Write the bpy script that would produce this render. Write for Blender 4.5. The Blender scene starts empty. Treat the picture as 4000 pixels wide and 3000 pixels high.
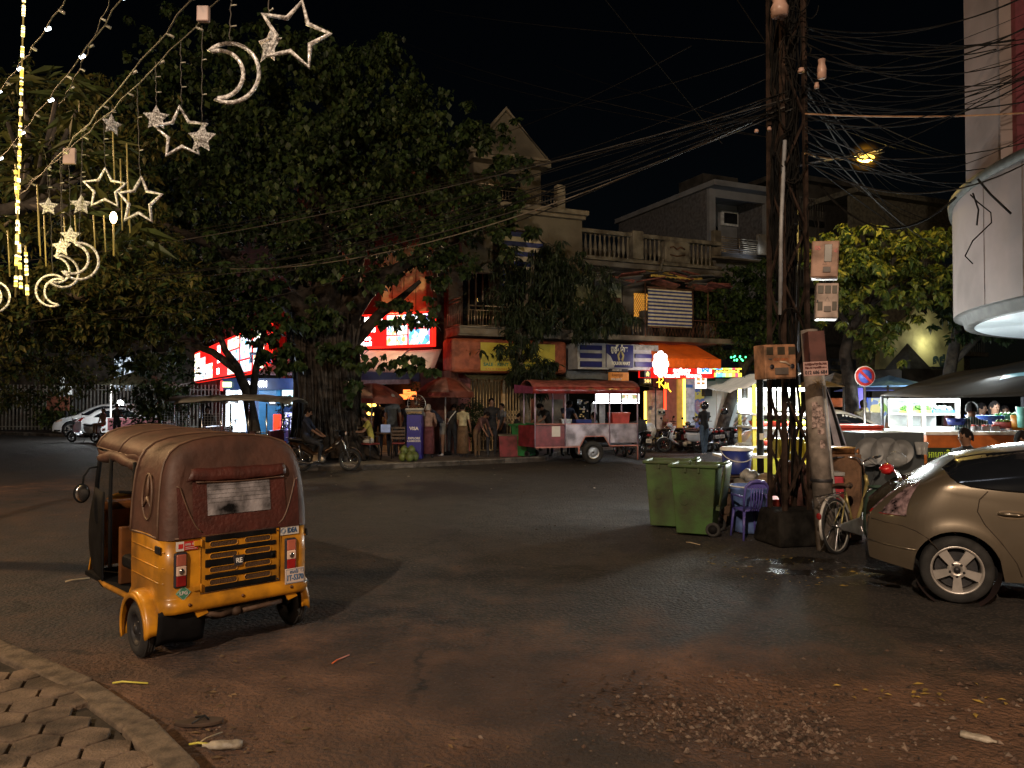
import bpy, math, random
import numpy as np
from mathutils import Matrix, Vector
random.seed(7); RNG = np.random.default_rng(11)
sin, cos, pi, rad = math.sin, math.cos, math.pi, math.radians
scene = bpy.context.scene
col = scene.collection
CAMH = 1.82; F = 3022.0; PIT = math.atan(66 / F)

# ---------------------------------------------------------------- placing
def ray(px, py):
    dx = (px - 2000) / F; dy = (1500 - py) / F
    return Vector((dx, cos(PIT) - dy * sin(PIT), sin(PIT) + dy * cos(PIT)))
def G(px, py, z=0.0):
    d = ray(px, py); t = (z - CAMH) / d.z
    return Vector((d.x * t, d.y * t, z))
def at(px, py, Y):
    d = ray(px, py); t = Y / d.y
    return Vector((d.x * t, Y, CAMH + d.z * t))
class Frame:
    def __init__(s, x, y, ang):
        s.o = Vector((x, y, 0)); s.a = rad(ang); s.u = Vector((cos(s.a), sin(s.a), 0)); s.n = Vector((sin(s.a), -cos(s.a), 0))
    def uz(s, px, py, off=0.0):
        d = ray(px, py); c = Vector((0, 0, CAMH)); o = s.o + s.n * off
        t = (o - c).dot(s.n) / d.dot(s.n); p = c + d * t
        return (p - s.o).dot(s.u), p.z
    def W(s, u, off=0, z=0):
        p = s.o + s.u * u + s.n * off; return Vector((p.x, p.y, z))

# ---------------------------------------------------------------- materials
MATS = {}
def mk(name, c, rough=.6, metal=0., var=.18, scale=6., bump=0., bscale=40., emit=0., ec=None, trans=0., coat=0., dirt=0., alpha=1., spec=.5):
    if name in MATS: return MATS[name]
    m = bpy.data.materials.new(name); m.use_nodes = True
    nt = m.node_tree; N = nt.nodes; L = nt.links; b = N['Principled BSDF']
    tc = N.new('ShaderNodeTexCoord')
    nz = N.new('ShaderNodeTexNoise'); nz.inputs['Scale'].default_value = scale; nz.inputs['Detail'].default_value = 6
    L.new(tc.outputs['Object'], nz.inputs['Vector'])
    mx = N.new('ShaderNodeMix'); mx.data_type = 'RGBA'
    lo = [max(0, x * (1 - var * 1.6)) for x in c]; hi = [min(1, x * (1 + var)) for x in c]
    if dirt: lo = [a * (1 - dirt) + d * dirt for a, d in zip(lo, (.05, .035, .022))]
    mx.inputs[6].default_value = (*lo, 1); mx.inputs[7].default_value = (*hi, 1)
    mr = N.new('ShaderNodeMapRange'); mr.inputs[1].default_value = .36; mr.inputs[2].default_value = .62
    L.new(nz.outputs['Fac'], mr.inputs[0]); L.new(mr.outputs[0], mx.inputs[0]); L.new(mx.outputs[2], b.inputs['Base Color'])
    b.inputs['Metallic'].default_value = metal
    rr = N.new('ShaderNodeMapRange'); rr.inputs[3].default_value = min(1, rough * 1.15 + .03); rr.inputs[4].default_value = rough * .8
    L.new(nz.outputs['Fac'], rr.inputs[0]); L.new(rr.outputs[0], b.inputs['Roughness'])
    b.inputs['Specular IOR Level'].default_value = spec
    if coat: b.inputs['Coat Weight'].default_value = coat; b.inputs['Coat Roughness'].default_value = .08
    if trans: b.inputs['Transmission Weight'].default_value = trans
    if alpha < 1: b.inputs['Alpha'].default_value = alpha
    if emit:
        b.inputs['Emission Strength'].default_value = emit
        b.inputs['Emission Color'].default_value = (*(ec or c), 1)
    if bump:
        n2 = N.new('ShaderNodeTexNoise'); n2.inputs['Scale'].default_value = bscale; n2.inputs['Detail'].default_value = 5
        bp = N.new('ShaderNodeBump'); bp.inputs['Strength'].default_value = bump; bp.inputs['Distance'].default_value = .02
        L.new(tc.outputs['Object'], n2.inputs['Vector']); L.new(n2.outputs['Fac'], bp.inputs['Height']); L.new(bp.outputs[0], b.inputs['Normal'])
    MATS[name] = m; return m
def ramp_emit(name, cols, scale, strength, kind='VORONOI', stretch=(1, 1, 1)):
    """glowing printed picture: cells of several colours"""
    if name in MATS: return MATS[name]
    m = bpy.data.materials.new(name); m.use_nodes = True
    nt = m.node_tree; N = nt.nodes; L = nt.links; b = N['Principled BSDF']
    tc = N.new('ShaderNodeTexCoord'); mp = N.new('ShaderNodeMapping'); mp.inputs['Scale'].default_value = stretch
    L.new(tc.outputs['Object'], mp.inputs[0])
    cr = N.new('ShaderNodeValToRGB'); cr.color_ramp.interpolation = 'CONSTANT'
    if kind == 'VORONOI':
        v = N.new('ShaderNodeTexVoronoi'); v.inputs['Scale'].default_value = scale; L.new(mp.outputs[0], v.inputs['Vector'])
        sp = N.new('ShaderNodeSeparateColor'); L.new(v.outputs['Color'], sp.inputs[0]); L.new(sp.outputs[0], cr.inputs[0])
    else:
        v = N.new('ShaderNodeTexNoise'); v.inputs['Scale'].default_value = scale; v.inputs['Detail'].default_value = 4; L.new(mp.outputs[0], v.inputs['Vector'])
        mr = N.new('ShaderNodeMapRange'); mr.inputs[1].default_value = .3; mr.inputs[2].default_value = .7
        L.new(v.outputs['Fac'], mr.inputs[0]); L.new(mr.outputs[0], cr.inputs[0])
    e = cr.color_ramp.elements
    for i, c in enumerate(cols):
        p = i / len(cols)
        if i < 2: e[i].position = p; e[i].color = (*c, 1)
        else:
            q = e.new(p); q.color = (*c, 1)
    b.inputs['Base Color'].default_value = (.02, .02, .02, 1)
    L.new(cr.outputs[0], b.inputs['Emission Color']); b.inputs['Emission Strength'].default_value = strength
    MATS[name] = m; return m

# ---------------------------------------------------------------- mesh builder
class MB:
    def __init__(s): s.v = []; s.f = []; s.mi = []; s.sm = []; s.M = Matrix.Identity(4); s.k = 0
    def add(s, vs, fs, smooth=False):
        n = len(s.v); M = s.M
        s.v += [tuple(M @ Vector(p)) for p in vs]
        s.f += [tuple(i + n for i in f) for f in fs]
        s.mi += [s.k] * len(fs); s.sm += [smooth] * len(fs); return s
    def box(s, x0, x1, y0, y1, z0, z1):
        if x1 < x0: x0, x1 = x1, x0
        if y1 < y0: y0, y1 = y1, y0
        if z1 < z0: z0, z1 = z1, z0
        return s.add([(x0,y0,z0),(x1,y0,z0),(x1,y1,z0),(x0,y1,z0),(x0,y0,z1),(x1,y0,z1),(x1,y1,z1),(x0,y1,z1)],
                     [(0,3,2,1),(4,5,6,7),(0,1,5,4),(1,2,6,5),(2,3,7,6),(3,0,4,7)])
    def cbox(s, c, d): return s.box(c[0]-d[0]/2, c[0]+d[0]/2, c[1]-d[1]/2, c[1]+d[1]/2, c[2]-d[2]/2, c[2]+d[2]/2)
    def tbox(s, x, y, z0, z1, a0, b0, a1, b1):  # tapered box, half sizes at bottom/top
        return s.add([(x-a0,y-b0,z0),(x+a0,y-b0,z0),(x+a0,y+b0,z0),(x-a0,y+b0,z0),(x-a1,y-b1,z1),(x+a1,y-b1,z1),(x+a1,y+b1,z1),(x-a1,y+b1,z1)],
                     [(0,3,2,1),(4,5,6,7),(0,1,5,4),(1,2,6,5),(2,3,7,6),(3,0,4,7)])
    def tube(s, pts, r, n=8, closed=False, sq=False):
        pts = [Vector(p) for p in pts]; m = len(pts)
        rs = r if isinstance(r, (list, tuple)) else [r] * m
        vs = []; up = None
        for i, p in enumerate(pts):
            a = pts[i-1] if (i or closed) else p; b = pts[(i+1) % m] if (i < m-1 or closed) else p
            t = (b - a); t = t.normalized() if t.length > 1e-9 else Vector((0, 0, 1))
            if up is None:
                up = Vector((0, 0, 1)) if abs(t.z) < .95 else Vector((1, 0, 0))
            sd = t.cross(up)
            if sd.length < 1e-6: sd = t.orthogonal()
            sd.normalize(); up = sd.cross(t).normalized()
            for k in range(n):
                q = 2*pi*k/n + (pi/4 if n == 4 else 0)
                vs.append(tuple(p + (sd*cos(q) + up*sin(q)) * rs[i]))
        fs = []
        for i in range(m if closed else m-1):
            j = (i+1) % m
            for k in range(n):
                l = (k+1) % n; fs.append((i*n+k, i*n+l, j*n+l, j*n+k))
        if not closed:
            fs.append(tuple(range(n))[::-1]); fs.append(tuple((m-1)*n+k for k in range(n)))
        return s.add(vs, fs, n > 4)
    def bar(s, p, q, w): return s.tube([p, q], w*.7071, 4)
    def cyl(s, p, q, r, n=12, r2=None): return s.tube([p, q], [r, r if r2 is None else r2], n)
    def lathe(s, prof, n=20, c=(0,0,0), axis='z'):
        vs = []; fs = []
        for r, z in prof:
            for k in range(n):
                q = 2*pi*k/n; a, b = r*cos(q), r*sin(q)
                vs.append({'z':(c[0]+a,c[1]+b,c[2]+z),'y':(c[0]+a,c[1]+z,c[2]+b),'x':(c[0]+z,c[1]+a,c[2]+b)}[axis])
        for i in range(len(prof)-1):
            for k in range(n):
                l = (k+1) % n; fs.append((i*n+k, i*n+l, (i+1)*n+l, (i+1)*n+k))
        return s.add(vs, fs, True)
    def torus(s, c, R, r, axis='y', n=28, m=8, ry=None):
        prof = [(R + r*cos(2*pi*k/m), (ry or r)*sin(2*pi*k/m)) for k in range(m+1)]
        return s.lathe(prof, n, c, axis)
    def ball(s, c, rx, ry=None, rz=None, n=10, m=14):
        ry = ry or rx; rz = rz or rx; vs = []; fs = []
        for i in range(n+1):
            a = pi*i/n
            for k in range(m):
                b = 2*pi*k/m; vs.append((c[0]+rx*sin(a)*cos(b), c[1]+ry*sin(a)*sin(b), c[2]+rz*cos(a)))
        for i in range(n):
            for k in range(m):
                l = (k+1) % m; fs.append((i*m+k, (i+1)*m+k, (i+1)*m+l, i*m+l))
        return s.add(vs, fs, True)
    def prism(s, poly, lo, hi, plane='xz'):
        n = len(poly)
        g = {'xz': lambda a,b,h:(a,h,b), 'yz': lambda a,b,h:(h,a,b), 'xy': lambda a,b,h:(a,b,h)}[plane]
        vs = [g(a,b,lo) for a,b in poly] + [g(a,b,hi) for a,b in poly]
        fs = [tuple(range(n))[::-1], tuple(range(n,2*n))] + [(i,(i+1)%n,(i+1)%n+n,i+n) for i in range(n)]
        return s.add(vs, fs)
    def sheet(s, fn, nu, nv, smooth=True):
        vs = [fn(i/nu, j/nv) for i in range(nu+1) for j in range(nv+1)]
        fs = [(i*(nv+1)+j, (i+1)*(nv+1)+j, (i+1)*(nv+1)+j+1, i*(nv+1)+j+1) for i in range(nu) for j in range(nv)]
        return s.add(vs, fs, smooth)
    def build(s, name, mat, parent=None, bevel=0., seg=2, fix=True, solid=0.):
        me = bpy.data.meshes.new(name); me.from_pydata(s.v, [], s.f)
        for m in (mat if isinstance(mat, (list, tuple)) else [mat]): me.materials.append(m)
        me.polygons.foreach_set('material_index', s.mi); me.polygons.foreach_set('use_smooth', s.sm)
        if fix:
            import bmesh
            bm = bmesh.new(); bm.from_mesh(me); bmesh.ops.recalc_face_normals(bm, faces=bm.faces); bm.to_mesh(me); bm.free()
        me.update()
        o = bpy.data.objects.new(name, me); col.objects.link(o); o.parent = parent
        if solid: q = o.modifiers.new('s', 'SOLIDIFY'); q.thickness = solid; q.offset = 0
        if bevel:
            q = o.modifiers.new('b', 'BEVEL'); q.width = bevel; q.segments = seg; q.limit_method = 'ANGLE'; q.angle_limit = rad(40)
        return o
def thing(name, label, cat, loc=(0,0,0), rz=0., group=None):
    o = bpy.data.objects.new(name, None); col.objects.link(o); o.empty_display_size = .2
    o.location = loc; o.rotation_euler = (0, 0, rz); o['label'] = label; o['category'] = cat
    if group: o['group'] = group
    return o
def tag(o, label, cat, group=None, kind=None):
    if label: o['label'] = label
    if cat: o['category'] = cat
    if group: o['group'] = group
    if kind: o['kind'] = kind
    return o
def put(o, loc, rz=0.): o.location = loc; o.rotation_euler = (0, 0, rz); return o
def struct(o): o['kind'] = 'structure'; return o
def kids(o): return [c for c in KIDS.get(o.name, [])]
def clone(o, loc=None, rz=None, label=None, parent=None):
    allc = {}
    for x in bpy.data.objects:
        if x.parent: allc.setdefault(x.parent.name, []).append(x)
    def rec(a, p):
        c = a.copy(); col.objects.link(c); c.parent = p
        for ch in allc.get(a.name, []): rec(ch, c)
        return c
    c = rec(o, parent)
    if loc is not None: c.location = loc
    if rz is not None: c.rotation_euler = (0, 0, rz)
    if label: c['label'] = label
    return c
FACE = Matrix.Rotation(pi/2, 4, 'X')  # text upright, facing local -Y
def txt(s, size, mat, parent, M, name='lettering', ext=.002, align='CENTER', sx=1., bold=0.):
    cu = bpy.data.curves.new('t', 'FONT'); cu.body = s; cu.size = size; cu.extrude = ext; cu.align_x = align; cu.align_y = 'CENTER'
    cu.offset = bold; cu.resolution_u = 3
    o = bpy.data.objects.new('t', cu); col.objects.link(o)
    dg = bpy.context.evaluated_depsgraph_get()
    me = bpy.data.meshes.new_from_object(o.evaluated_get(dg)); bpy.data.objects.remove(o)
    me.transform(M @ Matrix.Diagonal((sx, 1, 1, 1))); me.materials.clear(); me.materials.append(mat); me.name = name
    r = bpy.data.objects.new(name, me); col.objects.link(r); r.parent = parent; return r
def light(kind, loc, power, color, size=.1, name='lamp_light', parent=None, **kw):
    l = bpy.data.lights.new(name, kind); l.energy = power; l.color = color
    if kind in ('POINT', 'SPOT'): l.shadow_soft_size = size
    for k, v in kw.items(): setattr(l, k, v)
    o = bpy.data.objects.new(name, l); col.objects.link(o); o.location = loc; o.parent = parent; return o

# ---------------------------------------------------------------- camera, world
cam = bpy.data.cameras.new('camera'); co = bpy.data.objects.new('camera', cam); col.objects.link(co)
co.location = (0, 0, CAMH); co.rotation_euler = (pi/2 + PIT, 0, 0)
cam.sensor_width = 36; cam.lens = 36 * F / 4000; cam.clip_end = 2000; cam.clip_start = .05; scene.camera = co
w = bpy.data.worlds.new('World'); scene.world = w; w.use_nodes = True
nt = w.node_tree; bg = nt.nodes['Background']
sk = nt.nodes.new('ShaderNodeTexSky'); sk.sky_type = 'NISHITA'; sk.sun_disc = False
sk.sun_elevation = rad(18); sk.sun_rotation = rad(200)
nt.links.new(sk.outputs[0], bg.inputs[0]); bg.inputs[1].default_value = .00035
scene.view_settings.view_transform = 'Standard'; scene.view_settings.look = 'None'; scene.view_settings.exposure = 0
sun = light('SUN', (0, 0, 30), .03, (.8, .85, 1), name='moon'); sun.data.angle = rad(2); sun.rotation_euler = (rad(35), 0, rad(-20))
scene.cycles.use_denoising = True
scene.cycles.max_bounces = 6; scene.cycles.sample_clamp_indirect = 2.0; scene.cycles.caustics_reflective = False; scene.cycles.caustics_refractive = False

def glow(T, c, R, colr, s):  # lamp halo painted as a self-glowing ball of air, nothing scatters
    m = bpy.data.materials.new('painted halo'); m.use_nodes = True; nt = m.node_tree; N = nt.nodes; N.remove(N['Principled BSDF']); e = N.new('ShaderNodeEmission'); e.inputs[0].default_value = (*colr, 1)
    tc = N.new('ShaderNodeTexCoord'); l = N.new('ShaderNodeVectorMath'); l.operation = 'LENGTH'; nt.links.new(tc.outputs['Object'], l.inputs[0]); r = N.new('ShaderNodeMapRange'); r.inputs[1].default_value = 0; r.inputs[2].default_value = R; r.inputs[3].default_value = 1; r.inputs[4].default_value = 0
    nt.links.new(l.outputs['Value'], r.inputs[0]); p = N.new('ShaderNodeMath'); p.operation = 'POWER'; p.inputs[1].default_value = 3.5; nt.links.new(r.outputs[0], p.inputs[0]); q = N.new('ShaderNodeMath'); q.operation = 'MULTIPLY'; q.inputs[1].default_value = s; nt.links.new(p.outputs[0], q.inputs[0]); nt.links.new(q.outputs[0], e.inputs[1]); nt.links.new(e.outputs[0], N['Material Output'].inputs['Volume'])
    o = MB().ball((0,0,0), R, n=12, m=18).build('painted_halo', m, T); o.location = c; return o
# common materials
black_plastic = mk('black plastic', (.015,.015,.017), .5, spec=.3, var=.3)
rubber = mk('tyre rubber', (.02,.02,.021), .8, var=.3, bump=.3, bscale=90)
chrome = mk('chrome', (.7,.7,.72), .18, 1., var=.1)
steel = mk('brushed steel', (.45,.45,.46), .35, .9, var=.2)
alu = mk('painted alloy', (.5,.47,.45), .35, .6, var=.15)
dark_metal = mk('dark metal', (.04,.04,.045), .5, .5, var=.3)
white_paint = mk('white paint', (.75,.75,.74), .5, var=.08, dirt=.15)
white_glow = mk('white tube glow', (1,1,1), emit=9, ec=(.9,.96,1))
warm_glow = mk('warm bulb glow', (1,.8,.5), emit=14, ec=(1,.75,.4))
wood_dark = mk('dark wood', (.06,.035,.02), .6, var=.35)
glass_dark = mk('dark glass', (.01,.012,.014), .07, var=.1, coat=.5)
# ================================================================ ground
def gauss(x, y, cx, cy, sx, sy): return np.exp(-(((x-cx)/sx)**2 + ((y-cy)/sy)**2))
def road_material():
    m = bpy.data.materials.new('worn asphalt with red dust'); m.use_nodes = True
    nt = m.node_tree; N = nt.nodes; L = nt.links; b = N['Principled BSDF']
    tc = N.new('ShaderNodeTexCoord')
    def noise(sc, det=6, rough=.6):
        n = N.new('ShaderNodeTexNoise'); n.inputs['Scale'].default_value = sc; n.inputs['Detail'].default_value = det; n.inputs['Roughness'].default_value = rough
        L.new(tc.outputs['Object'], n.inputs['Vector']); return n
    def mapr(src, a, c, lo=0., hi=1.):
        r = N.new('ShaderNodeMapRange'); r.inputs[1].default_value = a; r.inputs[2].default_value = c; r.inputs[3].default_value = lo; r.inputs[4].default_value = hi
        L.new(src, r.inputs[0]); return r.outputs[0]
    def mix(f, a, c):
        x = N.new('ShaderNodeMix'); x.data_type = 'RGBA'
        if hasattr(f, 'links'): L.new(f, x.inputs[0])
        else: x.inputs[0].default_value = f
        for s, v in ((6, a), (7, c)):
            if hasattr(v, 'links'): L.new(v, x.inputs[s])
            else: x.inputs[s].default_value = (*v, 1)
        return x.outputs[2]
    def mth(op, a, c):
        x = N.new('ShaderNodeMath'); x.operation = op
        for i, v in enumerate((a, c)):
            if hasattr(v, 'links'): L.new(v, x.inputs[i])
            else: x.inputs[i].default_value = v
        return x.outputs[0]
    def attr(nm):
        a = N.new('ShaderNodeAttribute'); a.attribute_name = nm; return a.outputs['Fac']
    grain = noise(34, 3, .75); mid = noise(2.2, 8, .65); big = noise(.35, 4); fine = noise(160, 2)
    vo = N.new('ShaderNodeTexVoronoi'); vo.inputs['Scale'].default_value = 30; L.new(tc.outputs['Object'], vo.inputs['Vector'])
    asp = mix(mapr(grain.outputs['Fac'], .35, .65), (.013,.011,.010), (.115,.092,.074))
    asp = mix(mapr(vo.outputs['Distance'], .25, .5), asp, (.016,.015,.015))
    asp = mix(mapr(mid.outputs['Fac'], .42, .62, 0, .55), asp, (.05,.045,.042))
    drt = mix(mapr(mid.outputs['Fac'], .35, .65), (.085,.040,.022), (.22,.115,.068))
    drt = mix(mapr(fine.outputs['Fac'], .45, .7, 0, .5), drt, (.05,.03,.02))
    dm = mth('ADD', attr('dirt'), mth('MULTIPLY', mth('SUBTRACT', mid.outputs['Fac'], .5), 1.6))
    dm = mth('ADD', dm, mth('MULTIPLY', mth('SUBTRACT', grain.outputs['Fac'], .5), 1.3))
    dmask = mapr(dm, .2, 1.0)
    base = mix(mapr(big.outputs['Fac'], .38, .62), mix(dmask, asp, drt), mix(mth('MULTIPLY', dmask, .55), asp, (.055,.03,.02)))
    cw_ = N.new('ShaderNodeVectorMath'); cw_.operation = 'MULTIPLY_ADD'; L.new(mid.outputs['Color'], cw_.inputs[0]); cw_.inputs[1].default_value = (.9,.9,0); L.new(tc.outputs['Object'], cw_.inputs[2])
    ck = N.new('ShaderNodeTexVoronoi'); ck.feature = 'DISTANCE_TO_EDGE'; ck.inputs['Scale'].default_value = .42; L.new(cw_.outputs[0], ck.inputs['Vector'])
    crk = mth('MULTIPLY', mapr(ck.outputs['Distance'], .004, .016, 1, 0), mapr(big.outputs['Fac'], .46, .56))
    base = mix(mth('MULTIPLY', crk, .85), base, (.008,.006,.005))
    pt = N.new('ShaderNodeTexVoronoi'); pt.inputs['Scale'].default_value = .16; L.new(cw_.outputs[0], pt.inputs['Vector']); ps = N.new('ShaderNodeSeparateColor'); L.new(pt.outputs['Color'], ps.inputs[0])
    base = mix(mapr(ps.outputs[0], .55, .6, 0, .45), base, (.022,.019,.017))
    wet = mapr(mth('ADD', attr('wet'), mth('MULTIPLY', mth('SUBTRACT', mid.outputs['Fac'], .5), 2.2)), .5, .62)
    base = mix(mth('MULTIPLY', wet, .75), base, (.012,.011,.01)); L.new(base, b.inputs['Base Color'])
    rg = mth('SUBTRACT', mapr(dmask, 0, 1, .74, .95), mth('MULTIPLY', wet, .55)); L.new(rg, b.inputs['Roughness'])
    bp = N.new('ShaderNodeBump'); bp.inputs['Distance'].default_value = .035
    L.new(mapr(wet, 0, 1, .9, .12), bp.inputs['Strength'])
    h = mth('ADD', mth('ADD', grain.outputs['Fac'], mth('MULTIPLY', vo.outputs['Distance'], -.7)), mth('MULTIPLY', mid.outputs['Fac'], 2.))
    L.new(h, bp.inputs['Height']); L.new(bp.outputs[0], b.inputs['Normal'])
    return m
def axis(a0, a1, st, far):
    c = list(np.arange(a0, a1+st/2, st)); s = st*2
    lo, hi = c[0], c[-1]; L, R = [], []
    while hi < far: hi += s; lo -= s; s *= 1.6; R.append(hi); L.append(lo)
    return np.array(L[::-1] + c + R)
xs = axis(-8, 9, .085, 500); ys = axis(1.5, 14, .085, 500)
ys = np.concatenate([ys[ys < 14], np.arange(14, 46, .4), ys[ys > 60]])
X, Y = np.meshgrid(xs, ys, indexing='ij')
def bump2(x, y, seed, f):
    r = np.random.default_rng(seed); z = 0
    for i in range(7):
        a = r.uniform(0, 6.28); k = f*r.uniform(.6, 1.8); z = z + np.sin(k*(x*cos(a)+y*sin(a)) + r.uniform(0, 6.28))
    return z/7
PH = G(3150, 2790)
Zg = .012*bump2(X, Y, 1, 1.2) + .005*bump2(X, Y, 2, 5.)
hole = gauss(X, Y, PH.x-.1, PH.y, .75, .55) * (1 + .5*bump2(X, Y, 3, 4)) ; Zg = Zg - .075*np.clip(hole*1.7-.35, 0, 1)
Zg = Zg + .012*bump2(X, Y, 5, 16)*np.clip(gauss(X, Y, PH.x+.4, PH.y, 1.6, 1.0)*1.4-.3, 0, 1)
near_left = gauss(X, Y, -2.0, 4.2, 2.6, 1.7)
Zg = Zg + near_left*.008*bump2(X, Y, 4, 11)
Zg = np.where(np.hypot(X, Y) > 45, -.01, Zg)
dirt = .42*gauss(X, Y, 0, 4.0, 7, 3.0) + .95*near_left + .85*gauss(X, Y, PH.x+.3, PH.y-.1, 1.9, .9) + .5*gauss(X, Y, .2, 4.9, 1.5, .8)
dirt = dirt + .6*gauss(X, Y, -10, 17, 5.5, 3.5) + .35*gauss(X, Y, -5, 9, 4, 2.5) + .45*gauss(X, Y, -9, 13, 4, 3)
wetp = [G(2990, 2190), G(3080, 2110), G(3350, 2230), G(3200, 2190), G(3500, 2290), G(3120, 2240)]
wet = sum(.75*gauss(X, Y, p.x, p.y, .42, .26) for p in wetp)
nx, ny = X.shape
V = np.stack([X, Y, Zg], -1).reshape(-1, 3)
I = np.arange(nx*ny).reshape(nx, ny)
Q = np.stack([I[:-1,:-1], I[1:,:-1], I[1:,1:], I[:-1,1:]], -1).reshape(-1, 4)
def fast_mesh(name, V, Q, mats, smooth=True, mi=None):
    me = bpy.data.meshes.new(name); me.vertices.add(len(V)); me.vertices.foreach_set('co', V.astype('f').ravel())
    k = Q.shape[1]; me.loops.add(Q.size); me.loops.foreach_set('vertex_index', Q.astype('i').ravel())
    me.polygons.add(len(Q)); me.polygons.foreach_set('loop_start', np.arange(0, Q.size, k, dtype='i'))
    try: me.polygons.foreach_set('loop_total', np.full(len(Q), k, dtype='i'))
    except Exception: pass
    me.update(calc_edges=True); me.polygons.foreach_set('use_smooth', np.full(len(Q), smooth))
    for m in mats: me.materials.append(m)
    if mi is not None: me.polygons.foreach_set('material_index', mi.astype('i'))
    return me
me = fast_mesh('road', V, Q, [road_material()])
for nm, A in (('dirt', dirt), ('wet', wet)):
    a = me.attributes.new(nm, 'FLOAT', 'POINT'); a.data.foreach_set('value', A.astype('f').ravel())
road = bpy.data.objects.new('road', me); col.objects.link(road); struct(road)

# near pavement at the camera's feet
kerbm = mk('dusty concrete kerb', (.12,.09,.065), .85, var=.3, scale=9, bump=.6, bscale=50)
pavem = mk('dusty hexagon pavers', (.13,.092,.066), .85, var=.4, scale=4, bump=.7, bscale=60)
groutm = mk('dark paver joints', (.022,.016,.012), .95, var=.3, bump=.4)
edge = [(-9,9.9),(-6.2,7.6),(-4.5,6.25),(-3.48,5.44),(-2.56,4.78),(-1.93,4.2),(-1.44,3.64),(-1.0,3.0),(-.5,2.2),(.1,1.2),(1.2,-.4),(3,-2.6),(6,-6)]
def offs(poly, d):
    out = []
    for i, p in enumerate(poly):
        a = poly[max(0,i-1)]; b = poly[min(len(poly)-1,i+1)]; t = Vector((b[0]-a[0], b[1]-a[1])).normalized()
        out.append((p[0]-(-t.y)*d*-1 if False else p[0]+t.y*d, p[1]-t.x*d))
    return out
inner = offs(edge, .17)
pv = MB(); pv.prism(inner + [(-3,-8),(-12,-6),(-12,10)], -.02, .088, 'xy'); struct(pv.build('pavement_base', groutm))
kb = MB()
def resamp(poly, st):
    out = [Vector(poly[0])]
    for a, b in zip(poly, poly[1:]):
        a = Vector(a); b = Vector(b); n = max(1, int((b-a).length/st))
        out += [a.lerp(b, (i+1)/n) for i in range(n)]
    return out
re_, ri_ = resamp(edge, .78), None
ri_ = offs([tuple(p) for p in re_], .165)
for i in range(len(re_)-1):
    a, b = Vector(re_[i]), Vector(re_[i+1]); c, d = Vector(ri_[i]), Vector(ri_[i+1])
    g = .012; ab = (b-a).normalized()*g; cd = (d-c).normalized()*g
    h = .125 + random.uniform(-.008, .008)
    kb.prism([tuple(a+ab), tuple(b-ab), tuple(d-cd), tuple(c+cd)], -.05, h, 'xy')
struct(kb.build('kerb', kerbm, bevel=.02, seg=3))
import bmesh
def inside(x, y, poly):
    r = False; n = len(poly)
    for i in range(n):
        x0, y0 = poly[i]; x1, y1 = poly[(i+1) % n]
        if (y0 > y) != (y1 > y) and x < (x1-x0)*(y-y0)/(y1-y0)+x0: r = not r
    return r
hp = MB(); pol = inner + [(-3,-8),(-12,-6),(-12,10)]
R = .13; ang = rad(-38)
for i in range(-70, 71):
    for j in range(-70, 71):
        cx = i*R*1.732*1.0 + (j % 2)*R*.866; cy = j*R*1.5
        x = cx*cos(ang)-cy*sin(ang) - 2.5; y = cx*sin(ang)+cy*cos(ang) + 3.
        if y < 1.2 or x < -7 or y > 8: continue
        hx = []
        ok = True
        zz = .115 + random.uniform(-.002, .0025); tx, ty = random.uniform(-.01,.01), random.uniform(-.01,.01)
        for k in range(6):
            q = k*pi/3 + pi/6 + ang; hx.append((x+cos(q)*R*.93, y+sin(q)*R*.93))
        if not inside(x, y, pol): continue
        n = 6
        hp.add([(a,b,.08) for a,b in hx] + [(a,b,zz+(a-x)*tx+(b-y)*ty) for a,b in hx],
               [tuple(range(6,12))] + [(k,(k+1)%6,(k+1)%6+6,k+6) for k in range(6)])
struct(hp.build('hexagon_pavers', pavem, bevel=.005, seg=2))

# far pavements
pavf = mk('dirty grey pavement', (.10,.085,.075), .75, var=.35, scale=3, bump=.4, bscale=25)
fe = [G(1050,1842),G(1420,1836),G(1800,1818),G(2130,1803),G(2185,1780),G(2700,1760),G(3000,1745),G(3600,1722),G(5200,1690)]
fl = [G(-900,1690),G(0,1697),G(400,1712),G(700,1757),G(850,1800),G(940,1832)]
poly = [(p.x,p.y) for p in fl+fe] + [(120,60),(90,120),(-90,120)]
o = MB().prism(poly, -.05, .14, 'xy').build('far_pavement', pavf, bevel=.02); struct(o)
kk = MB(); pts = [Vector((p.x,p.y)) for p in fl+fe]; pts = resamp(pts, 1.0)
po = offs([tuple(p) for p in pts], -.14)
for i in range(len(pts)-1):
    a,b,c,d = pts[i],pts[i+1],Vector(po[i]),Vector(po[i+1])
    kk.prism([tuple(a.lerp(b,.01)),tuple(a.lerp(b,.99)),tuple(c.lerp(d,.99)),tuple(c.lerp(d,.01))], -.05, .15+random.uniform(-.01,.012), 'xy')
struct(kk.build('far_kerb', mk('grey concrete kerb', (.14,.125,.11), .8, var=.3, bump=.5), bevel=.015))

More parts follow.
